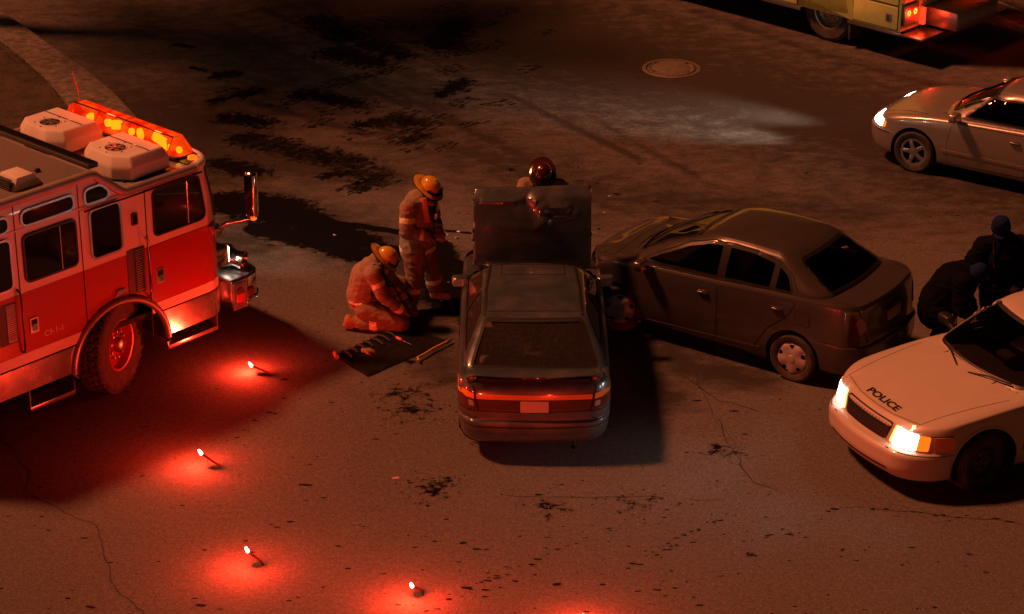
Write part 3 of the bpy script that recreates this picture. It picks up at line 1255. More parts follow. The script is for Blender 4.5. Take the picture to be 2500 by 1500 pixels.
def seat(parent, x, y, w, zt, m='seat_fabric', zs=.42, bench=False):
    s = B()
    s.box(x - .02, x + .48, y - w / 2, y + w / 2, zs - .12, zs, .05)
    M = rot('Y', -16, (x, y, zs))
    s.box(x - .10, x + .04, y - w / 2, y + w / 2, zs - .05, zt - .14, .045, M)
    o = s.out('seat', m, parent)
    h = B()
    for yy in ((y - w * .27, y + w * .27) if bench else (y,)):
        h.box(x - .09, x + .01, yy - .12, yy + .12, zt - .16, zt + .02, .035, M)
    h.out('headrest', m, o)


def car(root, S):
    """body, cabin, glass, doors, wheels and interior of a car from its measures; returns the shells for further parts"""
    pm = S['paint']
    tp = S.get('taper')
    LV, LF = orient(*stack(S['lower'], crown=S.get('crown', .035), m=5, taper=tp, ns=90, cpow=S.get('cpow', 2.4), capn=12))
    lb = bvh_of(LV, LF)
    gcap = S.get('roof_crown', .05)
    GV, GF = orient(*stack(S['upper'], crown=gcap, m=6, ns=64, cpow=2.0, capn=8, bottom=False))
    gb = bvh_of(GV, GF)
    # wheel arches
    for xa, ra in S['arches']:
        c = [(xa + ra * math.cos(t), S['R'] + .01 + ra * math.sin(t)) for t in np.linspace(0, 2 * math.pi, 48, endpoint=False)]
        for s in ('L', 'R'):
            LV, LF = cut(LV, LF, s, c, 0.2, lim=S['w'] * .55)
        for sg in (1, -1):
            q = B().lathe([(ra + .004, sg * (S['w'] - .03)), (ra + .004, sg * (S['w'] - .30)), (.05, sg * (S['w'] - .31))], 36, 'y',
                          Matrix.Translation((xa, 0, S['R'] + .01)), a0=R_(-24), a1=R_(204))
            q.out('wheel_arch', 'underbody', root)
    # cabin opening under the greenhouse
    u0 = S['upper'][0]
    cab = ring(u0['xf'] - .07, u0['xr'] + .07, u0['w'] - .06, u0['rf'], u0['rr'], u0['bf'], u0['br'], ns=40)
    LV, LF = cut(LV, LF, 'T', [tuple(p) for p in cab], 0.3, lim=.6)
    for o in S.get('top_cuts', ()):
        LV, LF = cut(LV, LF, 'T', o, 0.2, lim=.5)
    if S.get('shape'):
        LV = S['shape'](LV)
    link('body', LV, LF, pm, root, smooth=28)
    # floor pan that closes the cabin from below
    x0, x1 = u0['xr'] - .05, u0['xf'] + .1
    fp = B()
    fp.box(x0, x1, -u0['w'] + .12, u0['w'] - .12, .2, .24)
    fp.box(x0 - .02, x0 + .02, -u0['w'] + .12, u0['w'] - .12, .24, S['belt'] - .06)
    fp.box(x1 - .02, x1 + .02, -u0['w'] + .12, u0['w'] - .12, .24, S['belt'] - .08)
    for sg in (1, -1):
        fp.box(x0, x1, sg * (u0['w'] - .1) - .012, sg * (u0['w'] - .1) + .012, .24, S['belt'] - .05)
    fp.out('floor_pan', 'interior', root)
    # glass
    V, F = GV, GF
    glz = []
    for side, nme, ol, gm in S['windows']:
        for s in (('L', 'R') if side == 'S' else (side,)):
            V, F = cut(V, F, s, ol, 0.1)
            glz.append((s, nme, ol, gm))
    link('roof', V, F, pm, root, smooth=30)
    for s, nme, ol, gm in glz:
        pv, pf = patch(gb, s, offset_poly(dens(ol, .04), .008), off=-.006, grid=.12)
        g = link(nme, pv, pf, gm, root, smooth=60)
        n = len(dens(ol, .03))
        rv, rf = ribbon(gb, s, dens(ol, .03), .026, .004, True, 1.0)
        link('window_seal', rv, rf, 'black_trim', g, smooth=40)
    # doors, seams, handles
    for ol, hnd in S['doors']:
        for s in ('L', 'R'):
            pv, pf = patch(lb, s, ol, .0035, .008, .07)
            d = link('door', pv, pf, pm, root, smooth=28)
            rv, rf = ribbon(lb, s, ol, .016, .0022, True, .04)
            link('door_seam', rv, rf, 'seam_black', d, smooth=0)
            if hnd:
                p = project(lb, s, [hnd], 0)[0]
                sg = 1 if s == 'L' else -1
                h = B().box(p.x - .075, p.x + .075, p.y - .012, p.y + .012, p.z - .028, p.z + .022, .01)
                h.out('handle_recess', 'black_trim', d)
                h = B().tube([(p.x - .07, p.y + sg * .012, p.z), (p.x - .05, p.y + sg * .028, p.z + .002), (p.x + .05, p.y + sg * .028, p.z + .002), (p.x + .07, p.y + sg * .012, p.z)], .011, 8)
                h.out('handle', S.get('handle', pm), d)
    for s_, line, w_ in S.get('seams', ()):
        for s in (('L', 'R') if s_ == 'S' else (s_,)):
            rv, rf = ribbon(lb, s, line, w_, .002, False, .04)
            link('panel_seam', rv, rf, 'seam_black', root, smooth=0)
    # mirrors
    if 'mirror' in S:
        mx, my, mz = S['mirror']
        for sg in (1, -1):
            b = B()
            b.box(mx - .06, mx + .06, sg * my - .10, sg * my + .10, mz - .06, mz + .06, .032, seg=3)
            b.tube([(mx + .02, sg * (my - .09), mz - .03), (mx + .03, sg * (my - .18), mz - .05)], .03, 8)
            o = b.out('mirror', S.get('mirror_mat', 'black_trim'), root)
            B().box(mx - .066, mx - .061, sg * my - .085, sg * my + .085, mz - .048, mz + .048, .001, seg=1).out('mirror_glass', 'chrome', o)
    # interior
    for a in S['seats']:
        seat(root, *a)
    dx, dw = S['dash']
    B().prism([(dx, .45), (dx, .78), (dx + .06, S['belt'] - .06), (dx + .42, S['belt'] - .03), (dx + .42, .45)], 'y', -dw, dw, bev=.02).out('dashboard', 'interior', root)
    st = B()
    M = Matrix.Translation((dx - .12, .36, .80)) @ Matrix.Rotation(R_(-62), 4, 'Y')
    st.lathe([(.19 + .016 * math.cos(t), .016 * math.sin(t)) for t in np.linspace(0, 2 * math.pi, 9)[:-1]], 28, 'z', M, closed=True)
    st.box(-.18, .18, -.02, .02, -.01, .012, .006, M)
    st.lathe([(.06, .014), (.05, .03), (.001, .034)], 16, 'z', M)
    st.tube([(dx - .12, .36, .80), (dx + .1, .36, .70)], .03)
    st.out('steering_wheel', 'black_trim', root)
    for (x, y, sg, stl, ste) in S['wheels']:
        wheel(root, x, y, sg, S['R'], S['W'], S['rim'], stl, ste, rim_mat=S.get('rim_mat'))
    return lb, gb


# ---------------- the teal hatchback, bonnet up
TEAL = thing('hatchback_car', 'teal hatchback with rear spoiler and dented bonnet raised, struck on its front wing', 'car', (0.24, 23.97, 0), R_(90))
zs = curve((-.9, .93), (0, .94), (1.2, .935), (2.3, .90), (2.9, .84), (3.5, .70))
hood_ol = rpoly([(2.40, -.70), (3.34, -.69), (3.34, .69), (2.40, .70)], .04)


def teal_dent(V):
    V = V.copy()
    # right front wing pushed in where the grey saloon hit it
    m = (V[:, 1] < -.35) & (V[:, 0] > 2.45)
    f = np.exp(-((V[:, 0] - 3.05) / .38) ** 2)
    V[m, 1] += (f * .20 * np.clip((-V[:, 1] - .35) / .4, 0, 1))[m]
    k = np.array([noise.noise(Vector(v) * 6) for v in V[m]])
    V[m, 1] += .03 * k * f[m]
    return V


T = dict(
    paint='teal_paint', w=.845, belt=.93, R=.295, W=.19, rim=.19, rim_mat='steel',
    crown=curve((-.9, .02), (2.3, .03), (3.4, .04)), roof_crown=.035, shape=teal_dent,
    taper=curve((-.86, .955), (-.3, .985), (.6, 1.0), (2.2, .995), (3.0, .97), (3.5, .93)),
    lower=[dict(z=.19, xf=3.30, xr=-.66, w=.74, rf=(.3, .3), rr=(.25, .25), bf=.10, br=.05),
           dict(z=.25, xf=3.42, xr=-.82, w=.80, rf=(.4, .34), rr=(.30, .26), bf=.12, br=.06),
           dict(z=.38, xf=3.47, xr=-.87, w=.835, rf=(.42, .36), rr=(.34, .28), bf=.12, br=.07),
           dict(z=.485, xf=3.46, xr=-.865, w=.845, rf=(.42, .36), rr=(.34, .28), bf=.12, br=.07),
           dict(z=.505, xf=3.42, xr=-.82, w=.845, rf=(.42, .34), rr=(.32, .26), bf=.12, br=.07),
           dict(z=.62, xf=3.41, xr=-.815, w=.85, rf=(.42, .34), rr=(.30, .24), bf=.12, br=.07),
           dict(z=.80, xf=3.38, xr=-.80, w=.84, rf=(.42, .34), rr=(.28, .22), bf=.12, br=.06),
           dict(z=lambda x: zs(x) - .035, xf=3.36, xr=-.775, w=.825, rf=(.42, .34), rr=(.26, .2), bf=.12, br=.06),
           dict(z=zs, xf=3.32, xr=-.745, w=.785, rf=(.40, .32), rr=(.24, .18), bf=.12, br=.05)],
    upper=[dict(z=lambda x: zs(x) - .04, xf=2.42, xr=-.52, w=.775, rf=(.42, .3), rr=(.14, .10), bf=.22, br=.04),
           dict(z=.96, xf=2.36, xr=-.47, w=.765, rf=(.42, .3), rr=(.14, .10), bf=.22, br=.04),
           dict(z=1.13, xf=2.01, xr=-.17, w=.675, rf=(.34, .26), rr=(.12, .09), bf=.18, br=.04),
           dict(z=1.275, xf=1.69, xr=.12, w=.58, rf=(.26, .22), rr=(.10, .08), bf=.13, br=.035),
           dict(z=1.305, xf=1.60, xr=.20, w=.535, rf=(.2, .16), rr=(.08, .07), bf=.10, br=.03)],
    arches=[(0, .335), (2.50, .335)],
    windows=[('F', 'windshield', rpoly([(-.62, .99), (.62, .99), (.50, 1.255), (-.50, 1.255)], .05), 'glass_car'),
             ('B', 'rear_window', rpoly([(-.685, .965), (.685, .965), (.53, 1.268), (-.53, 1.268)], .05), 'glass_dusty'),
             ('S', 'side_window', rpoly([(1.02, .985), (2.02, .985), (1.66, 1.245), (1.02, 1.26)], .04), 'glass_dusty'),
             ('S', 'side_window', rpoly([(-.10, 1.0), (.94, .985), (.94, 1.26), (.30, 1.255)], .04), 'glass_dusty')],
    doors=[(rpoly([(1.0, .27), (2.02, .27), (2.10, .60), (2.14, .88), (1.0, .885), (.96, .60)], .05), (1.14, .78))],
    seams=[('T', [(2.40, -.70), (2.44, 0), (2.40, .70)], .012), ('S', [(-.82, .53), (-.42, .53)], .010), ('S', [(-.42, .28), (-.42, .53)], .010)],
    mirror=(1.91, .845, .955), mirror_mat='teal_paint',
    top_cuts=[hood_ol],
    seats=[(.95, .36, .5, 1.10, 'seat_fabric'), (.95, -.36, .5, 1.10, 'seat_fabric'), (.18, 0, 1.2, 1.02, 'seat_fabric', .42, True)],
    dash=(1.75, .66),
    wheels=[(0, .73, 1, 'steel', 0), (0, -.73, -1, 'steel', 0), (2.50, .73, 1, 'steel', R_(6)), (2.50, -.66, -1, 'steel', R_(-14))])
lb, gb = car(TEAL, T)

# raised bonnet: the panel cut from the body, swung up on its hinges and crumpled
hv, hf = flat(hood_ol, .028)
hz = zs(hv[:, 0]) + .035 * (1 - (hv[:, 1] / .80) ** 2)
hinge = Vector((2.40, 0, .90))
P = np.column_stack([hv[:, 0] - hinge.x, hv[:, 1], hz - hinge.z])
for i, p in enumerate(P):
    s, y = p[0], p[1]
    d = 0.0
    def ridge(y0, s0, y1, s1, w_, k):
        ax, ay, bx, by = y0, s0, y1, s1
        t = max(0.0, min(1.0, ((y - ax) * (bx - ax) + (s - ay) * (by - ay)) / ((bx - ax) ** 2 + (by - ay) ** 2)))
        q = math.hypot(y - ax - t * (bx - ax), s - ay - t * (by - ay))
        return k * max(0.0, 1 - q / w_)
    # buckled metal: a crooked fold with a flat facet beside it, a dragged crease towards one corner, the rolled front lip
    d += ridge(-.04, .80, -.12, .57, .11, .050)
    d += ridge(.07, .78, -.10, .58, .07, -.034)
    d += ridge(-.14, .73, -.40, .70, .07, .030)
    d += ridge(-.10, .58, -.52, .62, .035, .012)
    d += ridge(.60, .80, .20, .795, .035, .016)
    d += ridge(.50, .50, -.05, .47, .05, .008)
    d += .008 * noise.noise(Vector((y * 2.2, s * 2.6, 1.7)))
    d += .030 * (1 - (y / .70) ** 2) * (s / .94)
    d -= .55 * max(0.0, s - .815)
    P[i, 2] += d
an = R_(82)
Q = np.column_stack([hinge.x + P[:, 0] * math.cos(an) - P[:, 2] * math.sin(an), P[:, 1] + .03 * P[:, 0] * 0, hinge.z + .03 + P[:, 0] * math.sin(an) + P[:, 2] * math.cos(an)])
Q[:, 2] -= (hv[:, 0] - hinge.x) / .96 * .045 * (hv[:, 1] - -.68) / 1.36      # left corner bent lower
hood = link('hood', Q, hf, 'teal_paint', TEAL, smooth=24)
mod = hood.modifiers.new('thick', 'SOLIDIFY')
mod.thickness = .022
mod.offset = 1 if False else -1
hood['label'] = 'raised teal bonnet, crumpled near its front edge'
B().tube([(2.52, -.55, .86), (2.60, -.50, 1.45)], .007).out('hood_prop', 'steel', TEAL)
# engine bay
eb = B().box(2.48, 3.30, -.66, .66, .30, .34).box(2.46, 2.49, -.70, .70, .30, .84)
eb.out('engine_bay', 'underbody', TEAL)
B().box(2.68, 3.10, -.40, .30, .34, .68, .05).box(2.75, 3.02, -.36, .26, .66, .76, .03).tube([(2.7, .3, .7), (2.9, .45, .72), (3.1, .4, .66)], .04).out('engine', 'steel_dark', TEAL)
B().box(2.72, 2.98, .44, .62, .40, .70, .02).out('battery', 'black_trim', TEAL)
# roof ditch mouldings and sunroof outline
for sg in (1, -1):
    rv, rf = ribbon(gb, 'T', [(.20, sg * .535), (.9, sg * .525), (1.62, sg * .475)], .030, .003, False, .08)
    link('roof_moulding', rv, rf, 'black_trim', TEAL)
rv, rf = ribbon(gb, 'T', rect(1.22, 1.56, -.36, .36, .05), .012, .003, True, .04)
link('sunroof_seal', rv, rf, 'seam_black', TEAL, smooth=0)
rv, rf = ribbon(gb, 'T', [(.265, -.53), (.26, 0), (.265, .53)], .014, .003, False, .06)
link('hatch_seam', rv, rf, 'seam_black', TEAL, smooth=0)
# spoiler: blade on two ends, standing off the hatch
sv, sf = [], []
ny_ = 36
for i in range(ny_ + 1):
    y = -.74 + 1.48 * i / ny_
    e = abs(y) / .74
    dz = -.05 * max(0, (e - .86) / .14) ** 1.5
    bx = .09 * e ** 2
    prof = [(-.50 + bx * .2, .975), (-.62 + bx, 1.012), (-.76 + bx, 1.022), (-.795 + bx, 1.008), (-.78 + bx, .988), (-.62 + bx, .972), (-.52 + bx * .2, .955)]
    sv += [(x, y, z + dz) for x, z in prof]
for i in range(ny_):
    for k in range(7):
        sf.append((i * 7 + k, i * 7 + (k + 1) % 7, (i + 1) * 7 + (k + 1) % 7, (i + 1) * 7 + k))
sf += [tuple(range(7)), tuple(ny_ * 7 + k for k in range(7))]
sp = link('spoiler', sv, sf, 'teal_paint', TEAL, smooth=35)
B().box(-.80, -.755, -.13, .13, .985, 1.006, .006).out('high_brake_light', 'lens_red', sp)
for sg in (1, -1):
    B().box(-.70, -.50, sg * .66 - .05, sg * .66 + .05, .90, .99, .02).out('spoiler_foot', 'teal_paint', sp)
B().box(-.755, -.742, -.60, .60, .935, .975, .004).out('spoiler_gap', 'seam_black', sp)


def on_tail(name, ol, m, off=.006, rim=.012, par=None, grid=.05):
    pv, pf = patch(lb, 'B', ol, off, rim, grid)
    return link(name, pv, pf, m, par or TEAL, smooth=35)


on_tail('tail_strip', rpoly([(-.62, .745), (.62, .745), (.625, .80), (-.625, .80)], .008), 'lens_orange')
for sg in (1, -1):
    f = lambda pts: rpoly([(sg * y, z) for y, z in (pts if sg > 0 else pts[::-1])], .012)
    on_tail('indicator', f([(.645, .745), (.815, .76), (.825, .84), (.64, .80)]), 'lens_orange')
    t = on_tail('taillight', f([(.16, .63), (.60, .625), (.615, .738), (.165, .738)]), 'lens_red')
    on_tail('taillight', f([(.625, .625), (.825, .64), (.82, .752), (.64, .738)]), 'lens_red')
    on_tail('reversing_light', f([(.645, .66), (.70, .662), (.705, .725), (.652, .722)]), 'lens_clear', .010, .004)
    rv, rf = ribbon(lb, 'B', [(sg * .60, .61), (sg * .635, .76), (sg * .66, .90)], .014, .0095, False, .03)
    link('hatch_seam', rv, rf, 'seam_black', TEAL, smooth=0)
    rv, rf = ribbon(lb, 'B', [(sg * .16, .605), (sg * .83, .61)], .020, .003, False, .03)
    link('lamp_seal', rv, rf, 'black_trim', TEAL, smooth=0)
on_tail('plate_recess', rect(-.185, .185, .50, .742, .02), 'black_trim', .004, .004)
on_tail('plate_step', rpoly([(-.26, .515), (.26, .515), (.20, .60), (-.20, .60)], .015), 'teal_paint', .012, .02)
on_tail('number_plate', rect(-.152, .152, .605, .732, .012), 'plate_pale', .012, .008)
for z in (.44, .36):
    rv, rf = ribbon(lb, 'B', [(-.80, z), (.80, z)], .012, .004, False, .05)
    link('bumper_moulding', rv, rf, 'teal_paint' if z < .4 else 'seam_black', TEAL, smooth=0)
B().lathe([(.026, 0), (.026, .16), (.018, .16), (.018, .02)], 16, 'x', Matrix.Translation((-.84, -.42, .20))).out('exhaust_pipe', 'steel_dark', TEAL)
B().tube([(1.66, .55, 1.28), (1.55, .58, 1.36), (1.40, .60, 1.44)], .003, 5).out('antenna', 'black_trim', TEAL)

# ---------------- the grey saloon that ran into it
ECHO = thing('saloon_car', 'grey brown saloon with its nose crumpled against the teal hatchback', 'car', (3.69, 25.82, 0), R_(145))
ze = curve((-.95, 1.06), (-.5, 1.085), (.2, 1.06), (1.2, 1.0), (2.0, .965), (2.6, .93), (3.0, .83), (3.3, .66))
zr = curve((-.1, 1.40), (.3, 1.445), (.8, 1.465), (1.3, 1.45), (1.7, 1.40))
E_ = dict(
    paint='grey_paint', w=.83, belt=1.0, R=.292, W=.175, rim=.195, rim_mat='wheel_silver',
    crown=curve((-.9, .03), (0, .02), (2.2, .05), (3.2, .05)), roof_crown=.05, cpow=2.0,
    taper=curve((-.93, .94), (-.3, .985), (.6, 1.0), (2.0, .995), (2.8, .96), (3.3, .90)),
    lower=[dict(z=.18, xf=3.12, xr=-.72, w=.73, rf=(.3, .3), rr=(.25, .25), bf=.10, br=.05),
           dict(z=.24, xf=3.22, xr=-.86, w=.79, rf=(.4, .34), rr=(.30, .26), bf=.14, br=.10),
           dict(z=.40, xf=3.27, xr=-.93, w=.825, rf=(.42, .36), rr=(.36, .32), bf=.14, br=.12),
           dict(z=.565, xf=3.25, xr=-.93, w=.835, rf=(.42, .36), rr=(.36, .32), bf=.14, br=.12),
           dict(z=.60, xf=3.21, xr=-.885, w=.83, rf=(.42, .36), rr=(.34, .30), bf=.14, br=.11),
           dict(z=lambda x: np.minimum(.80, ze(x) - .10), xf=3.16, xr=-.86, w=.825, rf=(.42, .36), rr=(.32, .28), bf=.14, br=.10),
           dict(z=lambda x: ze(x) - .05, xf=3.08, xr=-.83, w=.812, rf=(.42, .36), rr=(.30, .26), bf=.14, br=.10),
           dict(z=lambda x: ze(x) - .008, xf=3.0, xr=-.80, w=.792, rf=(.40, .34), rr=(.26, .24), bf=.14, br=.09)],
    upper=[dict(z=lambda x: ze(x) - .04, xf=2.50, xr=-.46, w=.79, rf=(.5, .36), rr=(.30, .24), bf=.22, br=.10),
           dict(z=lambda x: ze(x) + .02, xf=2.42, xr=-.42, w=.778, rf=(.5, .36), rr=(.30, .24), bf=.22, br=.10),
           dict(z=1.24, xf=1.96, xr=-.17, w=.70, rf=(.42, .30), rr=(.26, .2), bf=.17, br=.08),
           dict(z=lambda x: zr(x) - .04, xf=1.50, xr=.08, w=.60, rf=(.34, .24), rr=(.2, .16), bf=.12, br=.06),
           dict(z=zr, xf=1.38, xr=.18, w=.545, rf=(.3, .2), rr=(.16, .13), bf=.10, br=.05)],
    arches=[(0, .345), (2.40, .345)],
    windows=[('F', 'windshield', rpoly([(-.60, 1.04), (.60, 1.04), (.50, 1.385), (-.50, 1.385)], .06), 'glass_tint'),
             ('B', 'rear_window', rpoly([(-.60, 1.115), (.60, 1.115), (.49, 1.385), (-.49, 1.385)], .07), 'glass_car'),
             ('S', 'side_window', rpoly([(1.04, 1.045), (2.06, 1.01), (1.86, 1.12), (1.50, 1.30), (1.22, 1.385), (1.04, 1.40)], .03), 'glass_car'),
             ('S', 'side_window', rpoly([(.34, 1.075), (.96, 1.05), (.96, 1.40), (.66, 1.40), (.34, 1.35)], .03), 'glass_car'),
             ('S', 'quarter_window', rpoly([(.05, 1.09), (.29, 1.08), (.29, 1.335), (.14, 1.25)], .04), 'glass_car')],
    doors=[(rpoly([(1.03, .26), (2.02, .26), (2.10, .55), (2.12, .92), (1.03, .955), (1.01, .6)], .05), (1.20, .83)),
           (rpoly([(.52, .30), (.99, .26), (.97, .6), (.99, .955), (-.02, 1.0), (.10, .80), (.34, .60)], .05), (.22, .87))],
    seams=[('T', [(2.52, -.66), (2.58, 0), (2.52, .66)], .012), ('T', [(2.52, .66), (3.0, .56)], .012), ('T', [(2.52, -.66), (3.0, -.56)], .012),
           ('S', [(-.90, .60), (-.36, .60)], .010), ('T', [(-.50, -.68), (-.78, -.64)], .012), ('T', [(-.50, .68), (-.78, .64)], .012)],
    seats=[(.98, .36, .5, 1.22, 'seat_dark', .5), (.98, -.36, .5, 1.22, 'seat_dark', .5), (.20, 0, 1.2, 1.14, 'seat_dark', .5, True)],
    dash=(1.72, .66), mirror=(2.02, .90, 1.0), mirror_mat='grey_paint',
    wheels=[(0, .735, 1, 'cover', 0), (0, -.735, -1, 'cover', 0), (2.40, .715, 1, 'cover', R_(22)), (2.40, -.735, -1, 'cover', R_(22))])
mat('wheel_silver', (0.52, 0.50, 0.48), 0.45, 0.35, dirt=(0.2, 0.17, 0.14), damt=0.4)
lb, gb = car(ECHO, E_)


def on(par, side, name, ol, m, off=.006, rim=.012, grid=.05, sh=None):
    pv, pf = patch(sh or lb, side, ol, off, rim, grid)
    return link(name, pv, pf, m, par, smooth=35)


# boot lid lip, tail lamps, plate, fuel flap, side mouldings
for sg in (1, -1):
    f = lambda pts: rpoly([(sg * y, z) for y, z in (pts if sg > 0 else pts[::-1])], .04)
    t = on(ECHO, 'B', 'taillight', f([(.585, .70), (.735, .70), (.745, .86), (.735, .985), (.67, .985), (.595, .86)]), 'lens_red', .008, .014)
    on(t, 'B', 'lamp_segment', f([(.575, .715), (.69, .715), (.70, .90), (.655, .955), (.585, .86)]), 'lens_smoke', .013, .006)
    rv, rf = ribbon(lb, 'B', [(sg * .56, .62), (sg * .585, .80), (sg * .66, 1.02)], .012, .004, False, .03)
    link('boot_seam', rv, rf, 'seam_black', ECHO, smooth=0)
t = on(ECHO, 'B', 'number_plate', rect(-.16, .16, .75, .87, .01), 'plate_dim', .012, .008)
on(ECHO, 'B', 'plate_garnish', rect(-.24, .24, .885, .925, .012), 'grey_paint', .02, .02)
on(ECHO, 'L', 'fuel_flap', rect(-.20, -.02, .74, .90, .025), 'grey_paint', .004, .006)
rv, rf = ribbon(lb, 'L', rect(-.20, -.02, .74, .90, .025), .01, .0025, True, .03)
link('flap_seam', rv, rf, 'seam_black', ECHO, smooth=0)
for s in ('L', 'R'):
    on(ECHO, s, 'side_moulding', rpoly([(.42, .30), (2.06, .245), (2.06, .275), (.42, .335)], .006), 'grey_paint', .012, .012, .08)
    on(ECHO, s, 'headlight', rpoly([(2.78, .66), (3.02, .64), (2.98, .74), (2.74, .82)], .03), 'lens_clear', .006, .01)
rv, rf = ribbon(gb, 'L', [(2.10, 1.0), (1.88, 1.135), (1.50, 1.33), (1.2, 1.415), (.9, 1.43), (.6, 1.42), (.3, 1.37), (.1, 1.26), (-.02, 1.10)], .010, .004, False, .04)
link('door_frame_seam', rv, rf, 'seam_black', ECHO, smooth=0)
rv, rf = ribbon(gb, 'R', [(2.10, 1.0), (1.88, 1.135), (1.50, 1.33), (1.2, 1.415), (.9, 1.43), (.6, 1.42), (.3, 1.37), (.1, 1.26), (-.02, 1.10)], .010, .004, False, .04)
link('door_frame_seam', rv, rf, 'seam_black', ECHO, smooth=0)


for s in ('L', 'R'):
    on(ECHO, s, 'pillar_trim', rpoly([(.955, 1.05), (1.045, 1.045), (1.045, 1.40), (.955, 1.40)], .006), 'black_trim', .0045, .004, .1, gb)
    on(ECHO, s, 'pillar_trim', rpoly([(.288, 1.082), (.342, 1.078), (.342, 1.355), (.288, 1.335)], .004), 'black_trim', .0045, .004, .1, gb)


def crush(root, wall_x, y0, y1):
    """fold whatever reaches past the struck car's flank back into crumpled metal"""
    M = root.matrix_basis
    Mi = M.inverted()

    def walk(o, W):
        W = W @ o.matrix_basis
        if o.type == 'MESH' and not o.name.startswith('wheel'):
            Wi = W.inverted()
            for v in o.data.vertices:
                p = W @ v.co
                k = wall_x + .05 * noise.noise(p * 5.0) + .025 * noise.noise(p * 13.0)
                near_ = k + .30 - p.x
                if near_ > 0 and y0 < p.y < y1:
                    over = max(0.0, k - p.x)
                    if over > 0:
                        p.x = k + .02 * noise.noise(p * 21.0) + .02
                        p.z += .10 * over * (p.z > .5) + .05 * over * noise.noise(p * 9.0)
                    else:
                        a = near_ / .30
                        p.z += .035 * a * a * noise.noise(p * 6.0)
                        p.x += .02 * a * noise.noise(p * 8.0 + Vector((5, 0, 0)))
                    v.co = Wi @ p
        for c in o.children:
            walk(c, W)
    for c in root.children:
        walk(c, M)


crush(ECHO, 1.02, 26.3, 27.62)

